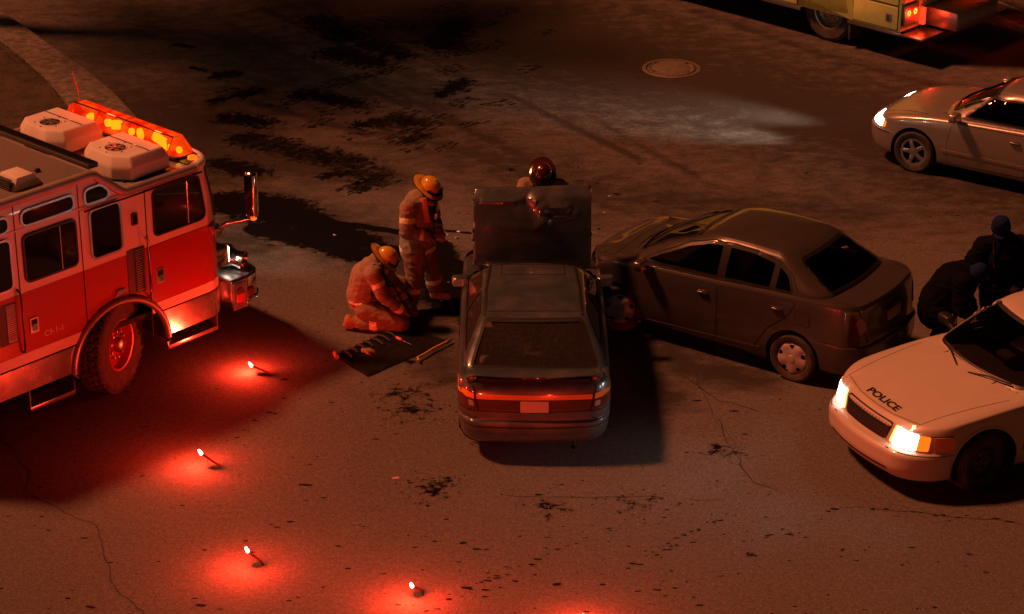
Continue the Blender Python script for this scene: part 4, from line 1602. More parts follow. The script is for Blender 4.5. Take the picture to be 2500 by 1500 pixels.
# ---------------- the white police car
POL = thing('police_car', 'white police car with lit headlights and POLICE on its bonnet', 'car', (4.547, 23.30, 0), R_(206))
zp = curve((-4.45, .90), (-4.0, .98), (-3.2, .985), (-1.5, .96), (-.6, .955), (.2, .90), (.6, .845), (.85, .79))
zq = curve((-2.9, 1.40), (-2.2, 1.43), (-1.6, 1.43), (-1.1, 1.40))
P_ = dict(
    paint='white_paint', w=.965, belt=.96, R=.345, W=.225, rim=.205, rim_mat='steel_dark',
    crown=curve((-4.4, .02), (-.6, .045), (.3, .05), (.8, .035)), roof_crown=.045,
    taper=curve((-4.45, .93), (-3.4, .985), (-1.5, 1.0), (.0, .985), (.5, .955), (.95, .90)),
    lower=[dict(z=.20, xf=.76, xr=-4.20, w=.85, rf=(.35, .35), rr=(.3, .3), bf=.14, br=.06),
           dict(z=.24, xf=.94, xr=-4.36, w=.92, rf=(.46, .40), rr=(.4, .34), bf=.16, br=.08),
           dict(z=.38, xf=1.01, xr=-4.43, w=.955, rf=(.50, .44), rr=(.42, .36), bf=.17, br=.09),
           dict(z=.50, xf=1.01, xr=-4.43, w=.965, rf=(.50, .44), rr=(.42, .36), bf=.17, br=.09),
           dict(z=.55, xf=.97, xr=-4.40, w=.965, rf=(.50, .44), rr=(.42, .36), bf=.17, br=.09),
           dict(z=.57, xf=.905, xr=-4.36, w=.965, rf=(.48, .42), rr=(.40, .34), bf=.16, br=.08),
           dict(z=lambda x: np.minimum(.76, zp(x) - .05), xf=.855, xr=-4.33, w=.955, rf=(.48, .42), rr=(.38, .32), bf=.16, br=.08),
           dict(z=lambda x: zp(x) - .03, xf=.825, xr=-4.30, w=.935, rf=(.46, .40), rr=(.36, .3), bf=.16, br=.08),
           dict(z=zp, xf=.785, xr=-4.26, w=.88, rf=(.42, .36), rr=(.32, .26), bf=.16, br=.08)],
    upper=[dict(z=lambda x: zp(x) - .04, xf=-.36, xr=-3.42, w=.875, rf=(.40, .34), rr=(.34, .28), bf=.20, br=.10),
           dict(z=lambda x: zp(x) + .02, xf=-.42, xr=-3.38, w=.865, rf=(.40, .34), rr=(.34, .28), bf=.20, br=.10),
           dict(z=1.20, xf=-.76, xr=-3.12, w=.765, rf=(.36, .28), rr=(.30, .22), bf=.16, br=.08),
           dict(z=lambda x: zq(x) - .04, xf=-1.08, xr=-2.86, w=.655, rf=(.30, .22), rr=(.24, .18), bf=.12, br=.06),
           dict(z=zq, xf=-1.16, xr=-2.76, w=.60, rf=(.26, .18), rr=(.2, .15), bf=.10, br=.05)],
    arches=[(0, .405), (-2.91, .395)],
    windows=[('F', 'windshield', rpoly([(-.74, 1.0), (.74, 1.0), (.585, 1.375), (-.585, 1.375)], .05), 'glass_car'),
             ('B', 'rear_window', rpoly([(-.68, 1.02), (.68, 1.02), (.55, 1.37), (-.55, 1.37)], .06), 'glass_car'),
             ('S', 'side_window', rpoly([(-1.72, 1.02), (-.86, 1.0), (-1.14, 1.34), (-1.72, 1.365)], .03), 'glass_car'),
             ('S', 'side_window', rpoly([(-2.86, 1.03), (-1.80, 1.02), (-1.80, 1.365), (-2.62, 1.34)], .03), 'glass_car')],
    doors=[(rpoly([(-1.76, .30), (-.62, .28), (-.60, .60), (-.66, .90), (-1.76, .92)], .05), (-1.60, .80)),
           (rpoly([(-2.50, .32), (-1.80, .30), (-1.80, .92), (-2.86, .94), (-2.74, .75)], .05), (-2.62, .81))],
    seams=[('T', [(-.36, -.80), (.70, -.66)], .005), ('T', [(-.36, .80), (.70, .66)], .005), ('T', [(.66, -.66), (.745, -.3), (.76, 0), (.745, .3), (.66, .66)], .006), ('S', [(.93, .545), (.40, .545)], .006)],
    mirror=(-.86, 1.04, 1.04), mirror_mat='black_trim',
    seats=[(-1.75, .40, .56, 1.16, 'seat_dark', .48), (-1.75, -.40, .56, 1.16, 'seat_dark', .48), (-2.72, 0, 1.3, 1.12, 'seat_dark', .48, True)],
    dash=(-1.02, .74),
    wheels=[(0, .815, 1, 'steel', R_(14)), (0, -.815, -1, 'steel', R_(14)), (-2.91, .815, 1, 'steel', 0), (-2.91, -.815, -1, 'steel', 0)])
lb, gb = car(POL, P_)
on(POL, 'F', 'grille_surround', rpoly([(-.39, .568), (.39, .568), (.445, .775), (-.445, .775)], .05), 'white_paint', .003, .01)
g = on(POL, 'F', 'grille', rpoly([(-.365, .578), (.365, .578), (.42, .768), (-.42, .768)], .045), 'black_trim', .008, .006)
for i in range(15):
    y = -.37 + .74 * i / 14
    rv, rf = ribbon(lb, 'F', [(y, .590), (y, .742)], .010, .014, False, .03)
    link('grille_bar', rv, rf, 'grille_grey', g, smooth=0)
for z in (.62, .655, .69, .725):
    rv, rf = ribbon(lb, 'F', [(-.38, z), (.38, z)], .006, .0155, False, .05)
    link('grille_bar', rv, rf, 'steel_dark', g, smooth=0)
for sg in (1, -1):
    f = lambda pts: rpoly([(sg * y, z) for y, z in (pts if sg > 0 else pts[::-1])], .014)
    h = on(POL, 'F', 'headlight', f([(.465, .582), (.735, .585), (.735, .755), (.50, .765)]), 'lamp_white', .010, .016)
    on(POL, 'F', 'running_light', f([(.425, .582), (.455, .582), (.492, .766), (.46, .768)]), 'lamp_warm', .009, .014)
    s = 'L' if sg > 0 else 'R'
    on(POL, s, 'corner_light', rpoly([(.38, .60), (.60, .59), (.585, .745), (.42, .745), (.38, .70)], .03), 'lens_amber', .007, .012)
    on(POL, 'F', 'side_light', f([(.745, .588), (.825, .592), (.82, .745), (.742, .752)]), 'lamp_amber', .009, .014)
    rv, rf = ribbon(lb, s, [(.40, .758), (.62, .752)], .008, .004, False, .03)
    link('lamp_seal', rv, rf, 'seam_black', POL, smooth=0)
    on(POL, 'B', 'taillight', f([(.42, .66), (.86, .66), (.87, .82), (.42, .82)]), 'lens_red')
on(POL, 'F', 'bumper_slot', rect(-.52, .52, .315, .338, .01), 'seam_black', .003, .002)
on(POL, 'B', 'number_plate', rect(-.16, .16, .70, .82, .01), 'plate_pale')
for s in ('L', 'R'):
    on(POL, s, 'body_stripe', rect(-1.72, -.48, .42, .50, .004), 'blue_stripe', .0055, .002)
    on(POL, s, 'body_stripe', rect(-2.44, -1.84, .42, .50, .004), 'blue_stripe', .0055, .002)
    V, F = text_mesh('POLICE', .20, .004)
    pv = project(lb, s, [((-1.12 + (-1 if s == 'L' else 1) * v.x), .60 + v.y) for v in V], .0062)
    link('lettering', pv, F, 'letter_dark', POL, smooth=0)
    # wheel arch edge lip
    lip = [(.405 * math.cos(t), .355 + .405 * math.sin(t)) for t in np.linspace(R_(-8), R_(188), 30)]
    rv, rf = ribbon(lb, s, [(x * 1.03, .355 + (z - .355) * 1.03) for x, z in lip], .022, .006, False, 1.0)
    link('arch_lip', rv, rf, 'white_paint', POL)
# lettering across the bonnet, read from the front
V, F = text_mesh('POLICE', .118, .0045)
sx = .56 / max(1e-3, max(v.x for v in V) - min(v.x for v in V))
bv, bf_ = [], []
pv = project(lb, 'T', [(.70 - v.y * 1.0, v.x * sx) for v in V], .003)
link('lettering', pv, F, 'letter_dark', POL, smooth=0)
# washer jets and wipers
for sg in (1, -1):
    B().tube([(-.34, sg * .10, .985), (-.44, sg * .35, 1.02), (-.52, sg * .62, 1.03)], .009, 6).out('wiper', 'black_trim', POL)
B().box(-.98, -.84, -.10, .12, 1.0, 1.06, .015).out('radio_console', 'interior', POL)
B().box(-1.3, -1.05, -.12, .14, .95, 1.15, .02, rot('Y', 15, (-1.2, 0, 1.0))).out('dash_computer', 'black_trim', POL)

# ---------------- the passing silver saloon
MOV = thing('saloon_car', 'silver saloon driving past with headlights on beside the yellow truck', 'car', (6.10, 32.55, 0), R_(146))
zm = curve((-3.6, .86), (-3.2, .92), (-2.2, .93), (-1.0, .90), (-.3, .86), (.4, .76), (.85, .62))
zn = curve((-2.4, 1.30), (-1.6, 1.335), (-1.1, 1.32), (-.8, 1.29))
M_ = dict(
    paint='silver_paint', w=.84, belt=.90, R=.30, W=.185, rim=.195, rim_mat='chrome_worn',
    crown=curve((-3.6, .02), (-.4, .03), (.4, .05), (.8, .03)), roof_crown=.04,
    taper=curve((-3.6, .93), (-2.8, .985), (-1.5, 1.0), (.0, .985), (.5, .94), (.9, .86)),
    lower=[dict(z=.18, xf=.72, xr=-3.4, w=.74, rf=(.35, .35), rr=(.3, .3), bf=.14, br=.06),
           dict(z=.22, xf=.84, xr=-3.54, w=.80, rf=(.46, .40), rr=(.4, .34), bf=.18, br=.08),
           dict(z=.38, xf=.90, xr=-3.60, w=.83, rf=(.50, .42), rr=(.42, .36), bf=.20, br=.09),
           dict(z=.50, xf=.90, xr=-3.60, w=.84, rf=(.50, .42), rr=(.42, .36), bf=.20, br=.09),
           dict(z=.54, xf=.86, xr=-3.56, w=.84, rf=(.50, .42), rr=(.42, .36), bf=.20, br=.09),
           dict(z=lambda x: np.minimum(.70, zm(x) - .06), xf=.80, xr=-3.52, w=.84, rf=(.48, .40), rr=(.38, .32), bf=.20, br=.08),
           dict(z=lambda x: zm(x) - .03, xf=.76, xr=-3.50, w=.82, rf=(.46, .38), rr=(.36, .3), bf=.20, br=.08),
           dict(z=zm, xf=.70, xr=-3.46, w=.77, rf=(.42, .34), rr=(.32, .26), bf=.20, br=.08)],
    upper=[dict(z=lambda x: zm(x) - .04, xf=-.18, xr=-2.95, w=.765, rf=(.44, .36), rr=(.34, .28), bf=.22, br=.10),
           dict(z=lambda x: zm(x) + .02, xf=-.26, xr=-2.9, w=.755, rf=(.44, .36), rr=(.34, .28), bf=.22, br=.10),
           dict(z=1.12, xf=-.66, xr=-2.66, w=.68, rf=(.36, .28), rr=(.30, .22), bf=.18, br=.08),
           dict(z=lambda x: zn(x) - .035, xf=-1.02, xr=-2.40, w=.585, rf=(.30, .22), rr=(.24, .18), bf=.12, br=.06),
           dict(z=zn, xf=-1.12, xr=-2.30, w=.53, rf=(.26, .18), rr=(.2, .15), bf=.10, br=.05)],
    arches=[(0, .35), (-2.6, .35)],
    windows=[('F', 'windshield', rpoly([(-.64, .95), (.64, .95), (.50, 1.265), (-.50, 1.265)], .05), 'glass_dark'),
             ('B', 'rear_window', rpoly([(-.6, .96), (.6, .96), (.48, 1.26), (-.48, 1.26)], .06), 'glass_dark'),
             ('S', 'side_window', rpoly([(-1.62, .955), (-.70, .945), (-1.04, 1.24), (-1.62, 1.265)], .03), 'glass_dark'),
             ('S', 'side_window', rpoly([(-2.56, .97), (-1.70, .955), (-1.70, 1.265), (-2.32, 1.24)], .03), 'glass_dark')],
    doors=[(rpoly([(-1.66, .27), (-.52, .25), (-.50, .55), (-.56, .84), (-1.66, .86)], .05), (-1.50, .75)),
           (rpoly([(-2.30, .29), (-1.70, .27), (-1.70, .86), (-2.56, .88), (-2.46, .68)], .05), (-2.36, .76))],
    seams=[('T', [(-.14, -.68), (.62, -.50)], .010), ('T', [(-.14, .68), (.62, .50)], .010)],
    mirror=(-.62, .92, .97), mirror_mat='silver_paint',
    seats=[(-1.6, .36, .5, 1.06, 'seat_dark', .40), (-1.6, -.36, .5, 1.06, 'seat_dark', .40), (-2.4, 0, 1.2, 1.0, 'seat_dark', .40, True)],
    dash=(-.82, .64),
    wheels=[(0, .735, 1, 'spoke', 0), (0, -.735, -1, 'spoke', 0), (-2.6, .735, 1, 'spoke', 0), (-2.6, -.735, -1, 'spoke', 0)])
lb, gb = car(MOV, M_)
for sg in (1, -1):
    f = lambda pts: rpoly([(sg * y, z) for y, z in (pts if sg > 0 else pts[::-1])], .02)
    on(MOV, 'F', 'headlight', f([(.32, .565), (.735, .555), (.735, .668), (.35, .678)]), 'lamp_white', .010, .016)
    on(MOV, 'F', 'side_light', f([(.742, .56), (.765, .56), (.765, .64), (.742, .65)]), 'lamp_amber', .009, .014)
    on(MOV, 'L' if sg > 0 else 'R', 'side_moulding', rect(-2.2, -.42, .40, .44, .01), 'silver_paint', .010, .012, .09)
    on(MOV, 'L' if sg > 0 else 'R', 'bumper_line', rpoly([(.40, .50), (.66, .50), (.66, .512), (.40, .512)], .003), 'seam_black', .004, .002)
    on(MOV, 'B', 'taillight', f([(.40, .66), (.74, .66), (.74, .80), (.42, .80)]), 'lens_red')
on(MOV, 'F', 'grille', rect(-.28, .28, .40, .47, .02), 'black_trim', .004, .004)
on(MOV, 'F', 'number_plate', rect(-.15, .15, .48, .56, .01), 'plate_pale', .014, .008)

# ------------------------------------------------------------------ the red and white fire engine
ENG = thing('fire_engine', 'red and white fire engine cab with red light bar lit on its roof', 'fire engine', (-5.4645, 25.5642, 0), R_(47.5))
plate_mat('roof_plate', (0.30, 0.285, 0.265), 24, 0.5, 0.5, 0.5)
WH = 1.22
RF = dict(rf=(.34, .34), rr=(.05, .05), br=.0)
full = [dict(z=.49, xf=1.88, xr=-3.1, w=WH, bf=.08, **RF), dict(z=1.66, xf=1.88, xr=-3.1, w=WH, bf=.08, **RF),
        dict(z=2.0, xf=1.84, xr=-3.1, w=WH, bf=.08, **RF), dict(z=2.40, xf=1.74, xr=-3.1, w=WH, bf=.08, **RF)]
FV, FF = orient(*stack(full, crown=.0, m=4, ns=90))
cb = bvh_of(FV, FF)
ARX, ARZ, ARR = .18, .46, .66
arch_c = [(ARX + ARR * math.cos(t), ARZ + ARR * math.sin(t)) for t in np.linspace(0, 2 * math.pi, 64, endpoint=False)]


def band(name, z0, z1, out, m, mid=3, cap=False):
    lv = []
    for k in range(mid + 1):
        z = z0 + (z1 - z0) * k / mid
        xf = float(np.interp(z, [.49, 1.66, 2.0, 2.40], [1.88, 1.88, 1.84, 1.74]))
        lv.append(dict(z=z, xf=xf + out, xr=-3.1 - out, w=WH + out, bf=.08, **RF))
    V, F = orient(*stack(lv, m=3, ns=110, cap=cap, bottom=False, crown=.02))
    V0 = V.copy()
    if z0 < 1.2:
        for s in ('L', 'R'):
            V, F = cut(V, F, s, arch_c, .2)
    return link(name, V, F, m, ENG, smooth=35)


mat('sill_plate', (0.62, 0.60, 0.58), 0.24, 0.9, var=0.1, bump=0.05, bscale=12, dirt=(0.25, 0.2, 0.17), damt=0.15)
band('sill_panel', .49, .805, .004, 'sill_plate')
band('sill_gap', .805, .822, -.012, 'seam_black', 1)
st_ = band('body_stripe', .824, .948, .004, 'stripe_white', 2)
band('cab_side', .822, 1.655, 0, 'engine_red', 6)
band('cab_upper', 1.658, 2.40, 0, 'cab_white', 6, cap=True)
rb = B()
for x0, x1 in ((-3.1, .40),):
    rb.prism([(-3.1, 2.40), (.37, 2.40), (-.04, 2.735), (-3.1, 2.735)], 'y', -WH, WH, bev=.02)
rb.out('raised_roof', 'cab_white', ENG)
B().box(-3.08, -.04, -WH + .04, WH - .04, 2.736, 2.752, .004).out('roof_tread_plate', 'roof_plate', ENG)
B().box(.36, 1.52, -WH + .05, WH - .05, 2.416, 2.436, .004).out('roof_tread_plate', 'roof_plate', ENG)
# rounded gutter along the roof edge, stepping up to the raised part
for sg in (-1, 1):
    y = sg * (WH - .01)
    pts = [(-3.1, y, 2.735), (-.6, y, 2.735), (-.09, y, 2.735), (-.02, y, 2.715), (.10, y, 2.615), (.34, y, 2.42), (.40, y, 2.405), (.8, y, 2.405), (1.40, y, 2.40)]
    B().tube(pts, .055, 12).out('roof_gutter', 'gutter_grey', ENG)
fr = ring(1.72, -3.1, WH - .01, (.34, .34), (.05, .05), .08, 0, ns=60)
half = [(p[0], p[1], 2.405) for p in fr if p[0] > 1.36]
half = sorted(half, key=lambda p: math.atan2(p[1], p[0] - .9))
B().tube(half, .062, 12).out('roof_brow', 'cab_white', ENG)
B().tube([(-.22, -WH - .045, 2.36), (.33, -WH - .045, 2.352), (1.46, -WH - .045, 2.352)], .012, 6).out('drip_rail', 'black_trim', ENG)


def eng_patch(name, ol, m, off=.006, rim=.01, par=None, grid=.12, s='R', sh=None):
    pv, pf = patch(sh or cb, s, ol, off, rim, grid)
    return link(name, pv, pf, m, par or ENG, smooth=35)


FB = bvh_of(*orient(*(lambda b: (b.V, b.F))(B().box(-3.1, 2.0, -WH, WH, 0, 4))))       # flat side of the raised roof


def eng_window(name, ol, s, chrome=True, sh=None):
    g = eng_patch(name, ol, 'glass_pane', .012, .012, None, .3, s, sh)
    o1 = dens(ol, .03)
    pv, pf = patch(sh or cb, s, offset_poly(o1, .022), .022, .022, .2, [offset_poly(o1, -.004)])
    link('window_frame', pv, pf, 'chrome_worn' if chrome else 'black_trim', g, smooth=30)
    return g


mat('glass_pane', (0.006, 0.006, 0.0065), 0.04, 0.0, coat=0.3)
for s in ('R', 'L'):
    sg = -1 if s == 'R' else 1
    # front door: white upper, red lower, chrome divider in its window
    d = eng_patch('door', rect(.655, 1.52, 1.664, 2.345, .02), 'cab_white', .008, .01, None, .12, s)
    rv, rf = ribbon(cb, s, [(.65, 2.36), (.65, .55)], .014, .003, False, .08)
    link('door_seam', rv, rf, 'seam_black', d, smooth=0)
    eng_patch('door_panel', rect(.655, 1.60, .952, 1.652, .01), 'engine_red', .008, .01, d, .12, s)
    eng_patch('door_stripe', rect(.655, 1.60, .828, .946, .004), 'stripe_white', .011, .01, d, .12, s)
    rv, rf = ribbon(cb, s, [(1.605, 1.64), (1.605, .50)], .012, .012, False, .08)
    link('corner_trim', rv, rf, 'chrome_worn', ENG, smooth=0)
    w = eng_window('side_window', rpoly([(.76, 1.775), (1.50, 1.775), (1.42, 2.295), (.765, 2.295)], [.05, .09, .05, .05]), s, False)
    B().tube([(1.25, sg * (WH + .02), 1.78), (1.25, sg * (WH + .02), 2.29)], .009, 6).out('window_divider', 'chrome', w)
    # crew windows
    eng_window('crew_window', rpoly([(-.13, 1.76), (.28, 1.76), (.28, 2.325), (-.13, 2.325)], .07), s)
    w = eng_window('door_window', rpoly([(-1.03, 1.775), (-.345, 1.775), (-.345, 2.295), (-1.03, 2.295)], .06), s, False)
    B().tube([(-.55, sg * (WH + .02), 1.78), (-.55, sg * (WH + .02), 2.29)], .009, 6).out('window_divider', 'chrome', w)
    eng_window('crew_window', rpoly([(-1.70, 1.76), (-1.22, 1.76), (-1.22, 2.325), (-1.70, 2.325)], .07), s)
    eng_window('crew_window', rpoly([(-2.6, 1.76), (-1.85, 1.76), (-1.85, 2.325), (-2.6, 2.325)], .07), s)
    eng_window('roof_window', rpoly([(-1.03, 2.425), (-.345, 2.425), (-.345, 2.585), (-1.03, 2.585)], .075), s, True, FB)
    eng_window('roof_window', rpoly([(-.175, 2.425), (.12, 2.425), (.145, 2.49), (.04, 2.595), (-.175, 2.585)], .055), s, True, FB)
    eng_window('roof_window', rpoly([(-1.95, 2.425), (-1.22, 2.425), (-1.22, 2.585), (-1.95, 2.585)], .075), s, True, FB)
    # crew door seams
    for x in (-.265, -1.125):
        rv, rf = ribbon(cb, s, [(x, 2.38), (x, .52)], .013, .003, False, .1)
        link('door_seam', rv, rf, 'seam_black', ENG, smooth=0)
        rv, rf = ribbon(FB, s, [(x, 2.68), (x, 2.40)], .013, .003, False, .1)
        link('door_seam', rv, rf, 'seam_black', ENG, smooth=0)
    # louvred vent behind the front door, and the one behind the crew door
    for x0, x1, z0, z1 in ((.345, .60, 1.15, 1.70), (-1.44, -1.20, 1.12, 1.60)):
        v = eng_patch('side_vent', rect(x0, x1, z0, z1, .008), 'steel_dark', .006, .006, None, .2, s)
        for k in range(18):
            z = z0 + .03 + (z1 - z0 - .06) * k / 17
            B().box((x0 + x1) / 2 - .02, x1 - .02, sg * (WH + .004), sg * (WH + .013), z - .007, z + .006, .003, None, 1).out('louvre', 'steel', v)
    # handles, grab rails, lock box
    for x, z in ((.80, 1.26), (-.985, 1.245)):
        h = eng_patch('door_handle', rect(x - .055, x + .055, z - .09, z + .09, .012), 'chrome_worn', .016, .016, None, .2, s)
        eng_patch('handle_recess', rect(x - .04, x + .04, z - .01, z + .072, .01), 'seam_black', .018, .002, h, .2, s)
        eng_patch('handle_paddle', rect(x - .034, x + .034, z - .062, z + .018, .01), 'chrome', .026, .012, h, .2, s)
    for x, z0, z1 in ((.625, 1.05, 1.78), (-1.165, .98, 1.72)):
        B().tube([(x, sg * WH, z1), (x, sg * (WH + .055), z1 - .02), (x, sg * (WH + .06), z1 - .08), (x, sg * (WH + .06), z0 + .08), (x, sg * (WH + .055), z0 + .02), (x, sg * WH, z0)], .014, 8).out('grab_rail', 'steel_dark' if x < 0 else 'chrome_worn', ENG)
    k = eng_patch('camera_box', rect(.44, .525, 1.98, 2.12, .012), 'steel_dark', .02, .02, None, .2, s)
    eng_patch('camera_glass', rect(.455, .51, 2.0, 2.10, .01), 'glass_pane', .022, .002, k, .2, s)
    m_ = eng_patch('marker_lamp', rpoly([(.12, 1.20), (.30, 1.23), (.29, 1.275), (.18, 1.275)], .02), 'lens_clear', .02, .02, None, .2, s)
    # wheel arch trim and liner
    arc = [(ARX + (ARR + .02) * math.cos(t), sg * (WH + .01), ARZ + (ARR + .02) * math.sin(t)) for t in np.linspace(R_(-3), R_(183), 44)]
    B().tube(arc, .042, 10).out('fender_trim', 'fender_grey', ENG)
    B().lathe([(ARR + .01, sg * (WH - .01)), (ARR + .01, sg * (WH - .50)), (.05, sg * (WH - .51))], 40, 'y', Matrix.Translation((ARX, 0, ARZ)), a0=R_(-2), a1=R_(182)).out('wheel_arch', 'underbody', ENG)
    # boarding steps
    for x0, x1, z in ((.86, 1.61, .31), (-1.12, -.51, .235)):
        q = B()
        ys = sorted((sg * WH, sg * (WH - .34)))
        q.box(x0, x1, ys[0], ys[1], z, z + .025, .003, None, 1)
        t = q.out('boarding_step', 'tread_plate_step', ENG)
        yo = sg * (WH + .005)
        B().box(x0 - .005, x1 + .005, min(yo, yo - sg * .03), max(yo, yo - sg * .03), z - .005, z + .045, .004).out('step_edge', 'sill_plate', t)
        for x in (x0, x1):
            B().box(x - .006, x + .006, ys[0], ys[1], z, .49, 0).out('step_side', 'sill_plate', t)
        B().box(x0, x1, sg * (WH - .35) - .006, sg * (WH - .35) + .006, z, .60).out('step_back', 'underbody', t)
    wheel(ENG, ARX, sg * (WH - .20), sg, .555, .32, .30, 'truck', R_(24), 34, 'engine_red')
V, F = text_mesh('C9-1-1', .092, .001)
link('lettering', project(cb, 'R', [(-.725 + v.x * 1.05, 1.06 + v.y) for v in V], .005), F, 'letter_pale', ENG, smooth=0)
V, F = text_mesh('C9-1-1', .092, .001)
link('lettering', project(cb, 'L', [(-.725 - v.x * 1.05, 1.06 + v.y) for v in V], .005), F, 'letter_pale', ENG, smooth=0)
# windscreen: two tall panes wrapping the front corners
for sg in (-1, 1):
    f = lambda pts: rpoly([(sg * y, z) for y, z in (pts if sg > 0 else pts[::-1])], .06)
    ol = f([(.03, 1.70), (1.14, 1.70), (1.13, 2.29), (.03, 2.30)])
    g = eng_patch('windshield', ol, 'glass_pane', .004, .004, None, .12, 'F')
    pv, pf = patch(cb, 'F', offset_poly(dens(ol, .04), .02), .012, .012, .12, [offset_poly(dens(ol, .04), -.006)])
    link('window_frame', pv, pf, 'black_trim', g, smooth=30)
    B().tube([(1.92, sg * .30, 1.70), (1.90, sg * .55, 2.0)], .01, 6).out('wiper', 'black_trim', g)
ol = rpoly([(-.62, .98), (.62, .98), (.62, 1.48), (-.62, 1.48)], .04)
gr = eng_patch('front_grille', ol, 'chrome_worn', .02, .03, None, .12, 'F')
for k in range(9):
    z = 1.02 + .42 * k / 8
    B().box(1.89, 1.935, -.58, .58, z - .008, z + .008, .003).out('grille_bar', 'steel_dark', gr)
for sg in (-1, 1):
    y = sorted((sg * .70, sg * 1.10))
    h = B().box(1.74, 1.95, y[0], y[1], .98, 1.24, .03).out('headlight_bezel', 'chrome', ENG)
    B().box(1.945, 1.985, y[0] + .03, y[1] - .03, 1.01, 1.21, .02).out('headlight', 'lamp_white', h)
# bumper with siren
bo = [(1.84, -1.235), (2.10, -1.245), (2.26, -1.20), (2.37, -1.08), (2.44, -.80), (2.47, 0), (2.44, .80), (2.37, 1.08), (2.26, 1.20), (2.10, 1.245), (1.84, 1.235)]
bm_ = B().prism(bo, 'z', .50, .83, bev=.018).out('front_bumper', 'chrome', ENG)
B().prism([(1.84, -1.21), (2.10, -1.22), (2.24, -1.17), (2.34, -1.06), (2.41, -.79), (2.44, 0), (2.41, .79), (2.34, 1.06), (2.24, 1.17), (2.10, 1.22), (1.84, 1.21)], 'z', .832, .85, bev=.004).out('bumper_deck', 'tread_plate', bm_)
for sg in (-1, 1):
    ye = sorted((sg * 1.238, sg * 1.262))
    e = B().box(1.845, 2.06, ye[0], ye[1], .47, .80, .006).out('tread_plate_end', 'tread_plate_step', bm_)
    ye = sorted((sg * 1.262, sg * 1.272))
    B().prism(rpoly([(1.90, .56), (2.005, .56), (2.005, .70), (1.975, .74), (1.93, .74), (1.90, .70)], .012), 'y', *ye).out('pocket', 'engine_red', e)
    B().prism(rpoly([(1.895, .665), (2.01, .665), (2.005, .70), (1.975, .745), (1.93, .745), (1.90, .71)], .012), 'y', ye[0] - .003, ye[1] + .003).out('pocket_lip', 'steel_dark', e)
    B().lathe([(.062, 0), (.056, .02), (.03, .034), (.001, .038)], 20, 'y', Matrix.Translation((2.135, sg * 1.24, .64)) @ Matrix.Rotation(math.pi if sg < 0 else 0, 4, 'Z')).out('bumper_lamp', 'lens_red', bm_)
    B().tube([(2.10, sg * 1.26, .54), (2.22, sg * 1.24, .54), (2.35, sg * 1.12, .55), (2.40, sg * .95, .56)], .013, 8).out('tow_rail', 'chrome', bm_)
sm = Matrix.Translation((2.10, -.90, 1.0)) @ Matrix.Rotation(R_(28), 4, 'Z') @ Matrix.Rotation(R_(12), 4, 'X')
mat('siren_chrome', (0.6, 0.5, 0.42), 0.18, 1.0, bump=0.05, bscale=8)
s_ = B().lathe([(.001, .16), (.08, .155), (.125, .12), (.145, .06), (.145, 0), (.12, -.05), (.10, -.08), (.105, -.14), (.118, -.20), (.112, -.205), (.098, -.14), (.09, -.09), (.001, -.08)], 32, 'y', sm).out('siren', 'siren_chrome', ENG)
B().lathe([(.147, .055), (.150, .03), (.147, .005)], 32, 'y', sm).lathe([(.100, -.16), (.03, -.15), (.03, -.12)], 24, 'y', sm).out('siren_band', 'lens_red', s_)
B().box(2.04, 2.17, -.95, -.82, .85, .90, .01).tube([(2.10, -.88, .88), (2.10, -.88, .96)], .05).out('siren_foot', 'steel_dark', s_)
B().tube([(1.99, -.72, .85), (1.99, -.72, 1.14), (2.02, -.72, 1.17)], .012).out('bumper_rail', 'steel_dark', bm_)
# mirror on its arm
for sg in (-1, 1):
    B().box(1.55, 1.70, min(sg * 1.19, sg * 1.34), max(sg * 1.19, sg * 1.34), 1.53, 1.64, .02).out('mirror_bracket', 'chrome', ENG)
    a = B().tube([(1.64, sg * 1.32, 1.63), (1.70, sg * 1.36, 1.67), (1.92, sg * 1.56, 1.72), (1.93, sg * 1.57, 1.76)], .026, 10).out('mirror_arm', 'chrome', ENG)
    mm = Matrix.Translation((1.93, sg * 1.57, 2.02)) @ Matrix.Rotation(R_(-12 * sg), 4, 'Z')
    B().box(-.055, .055, -.075, .075, -.28, .28, .04, mm, 3).out('mirror', 'chrome', a)
    B().box(-.061, -.056, -.055, .055, -.245, .245, .001, mm, 1).out('mirror_glass', 'glass_pane', a)
    B().box(-.03, .03, -.04, .04, -.315, -.28, .008, mm).out('mirror_lamp', 'lamp_amber', a)
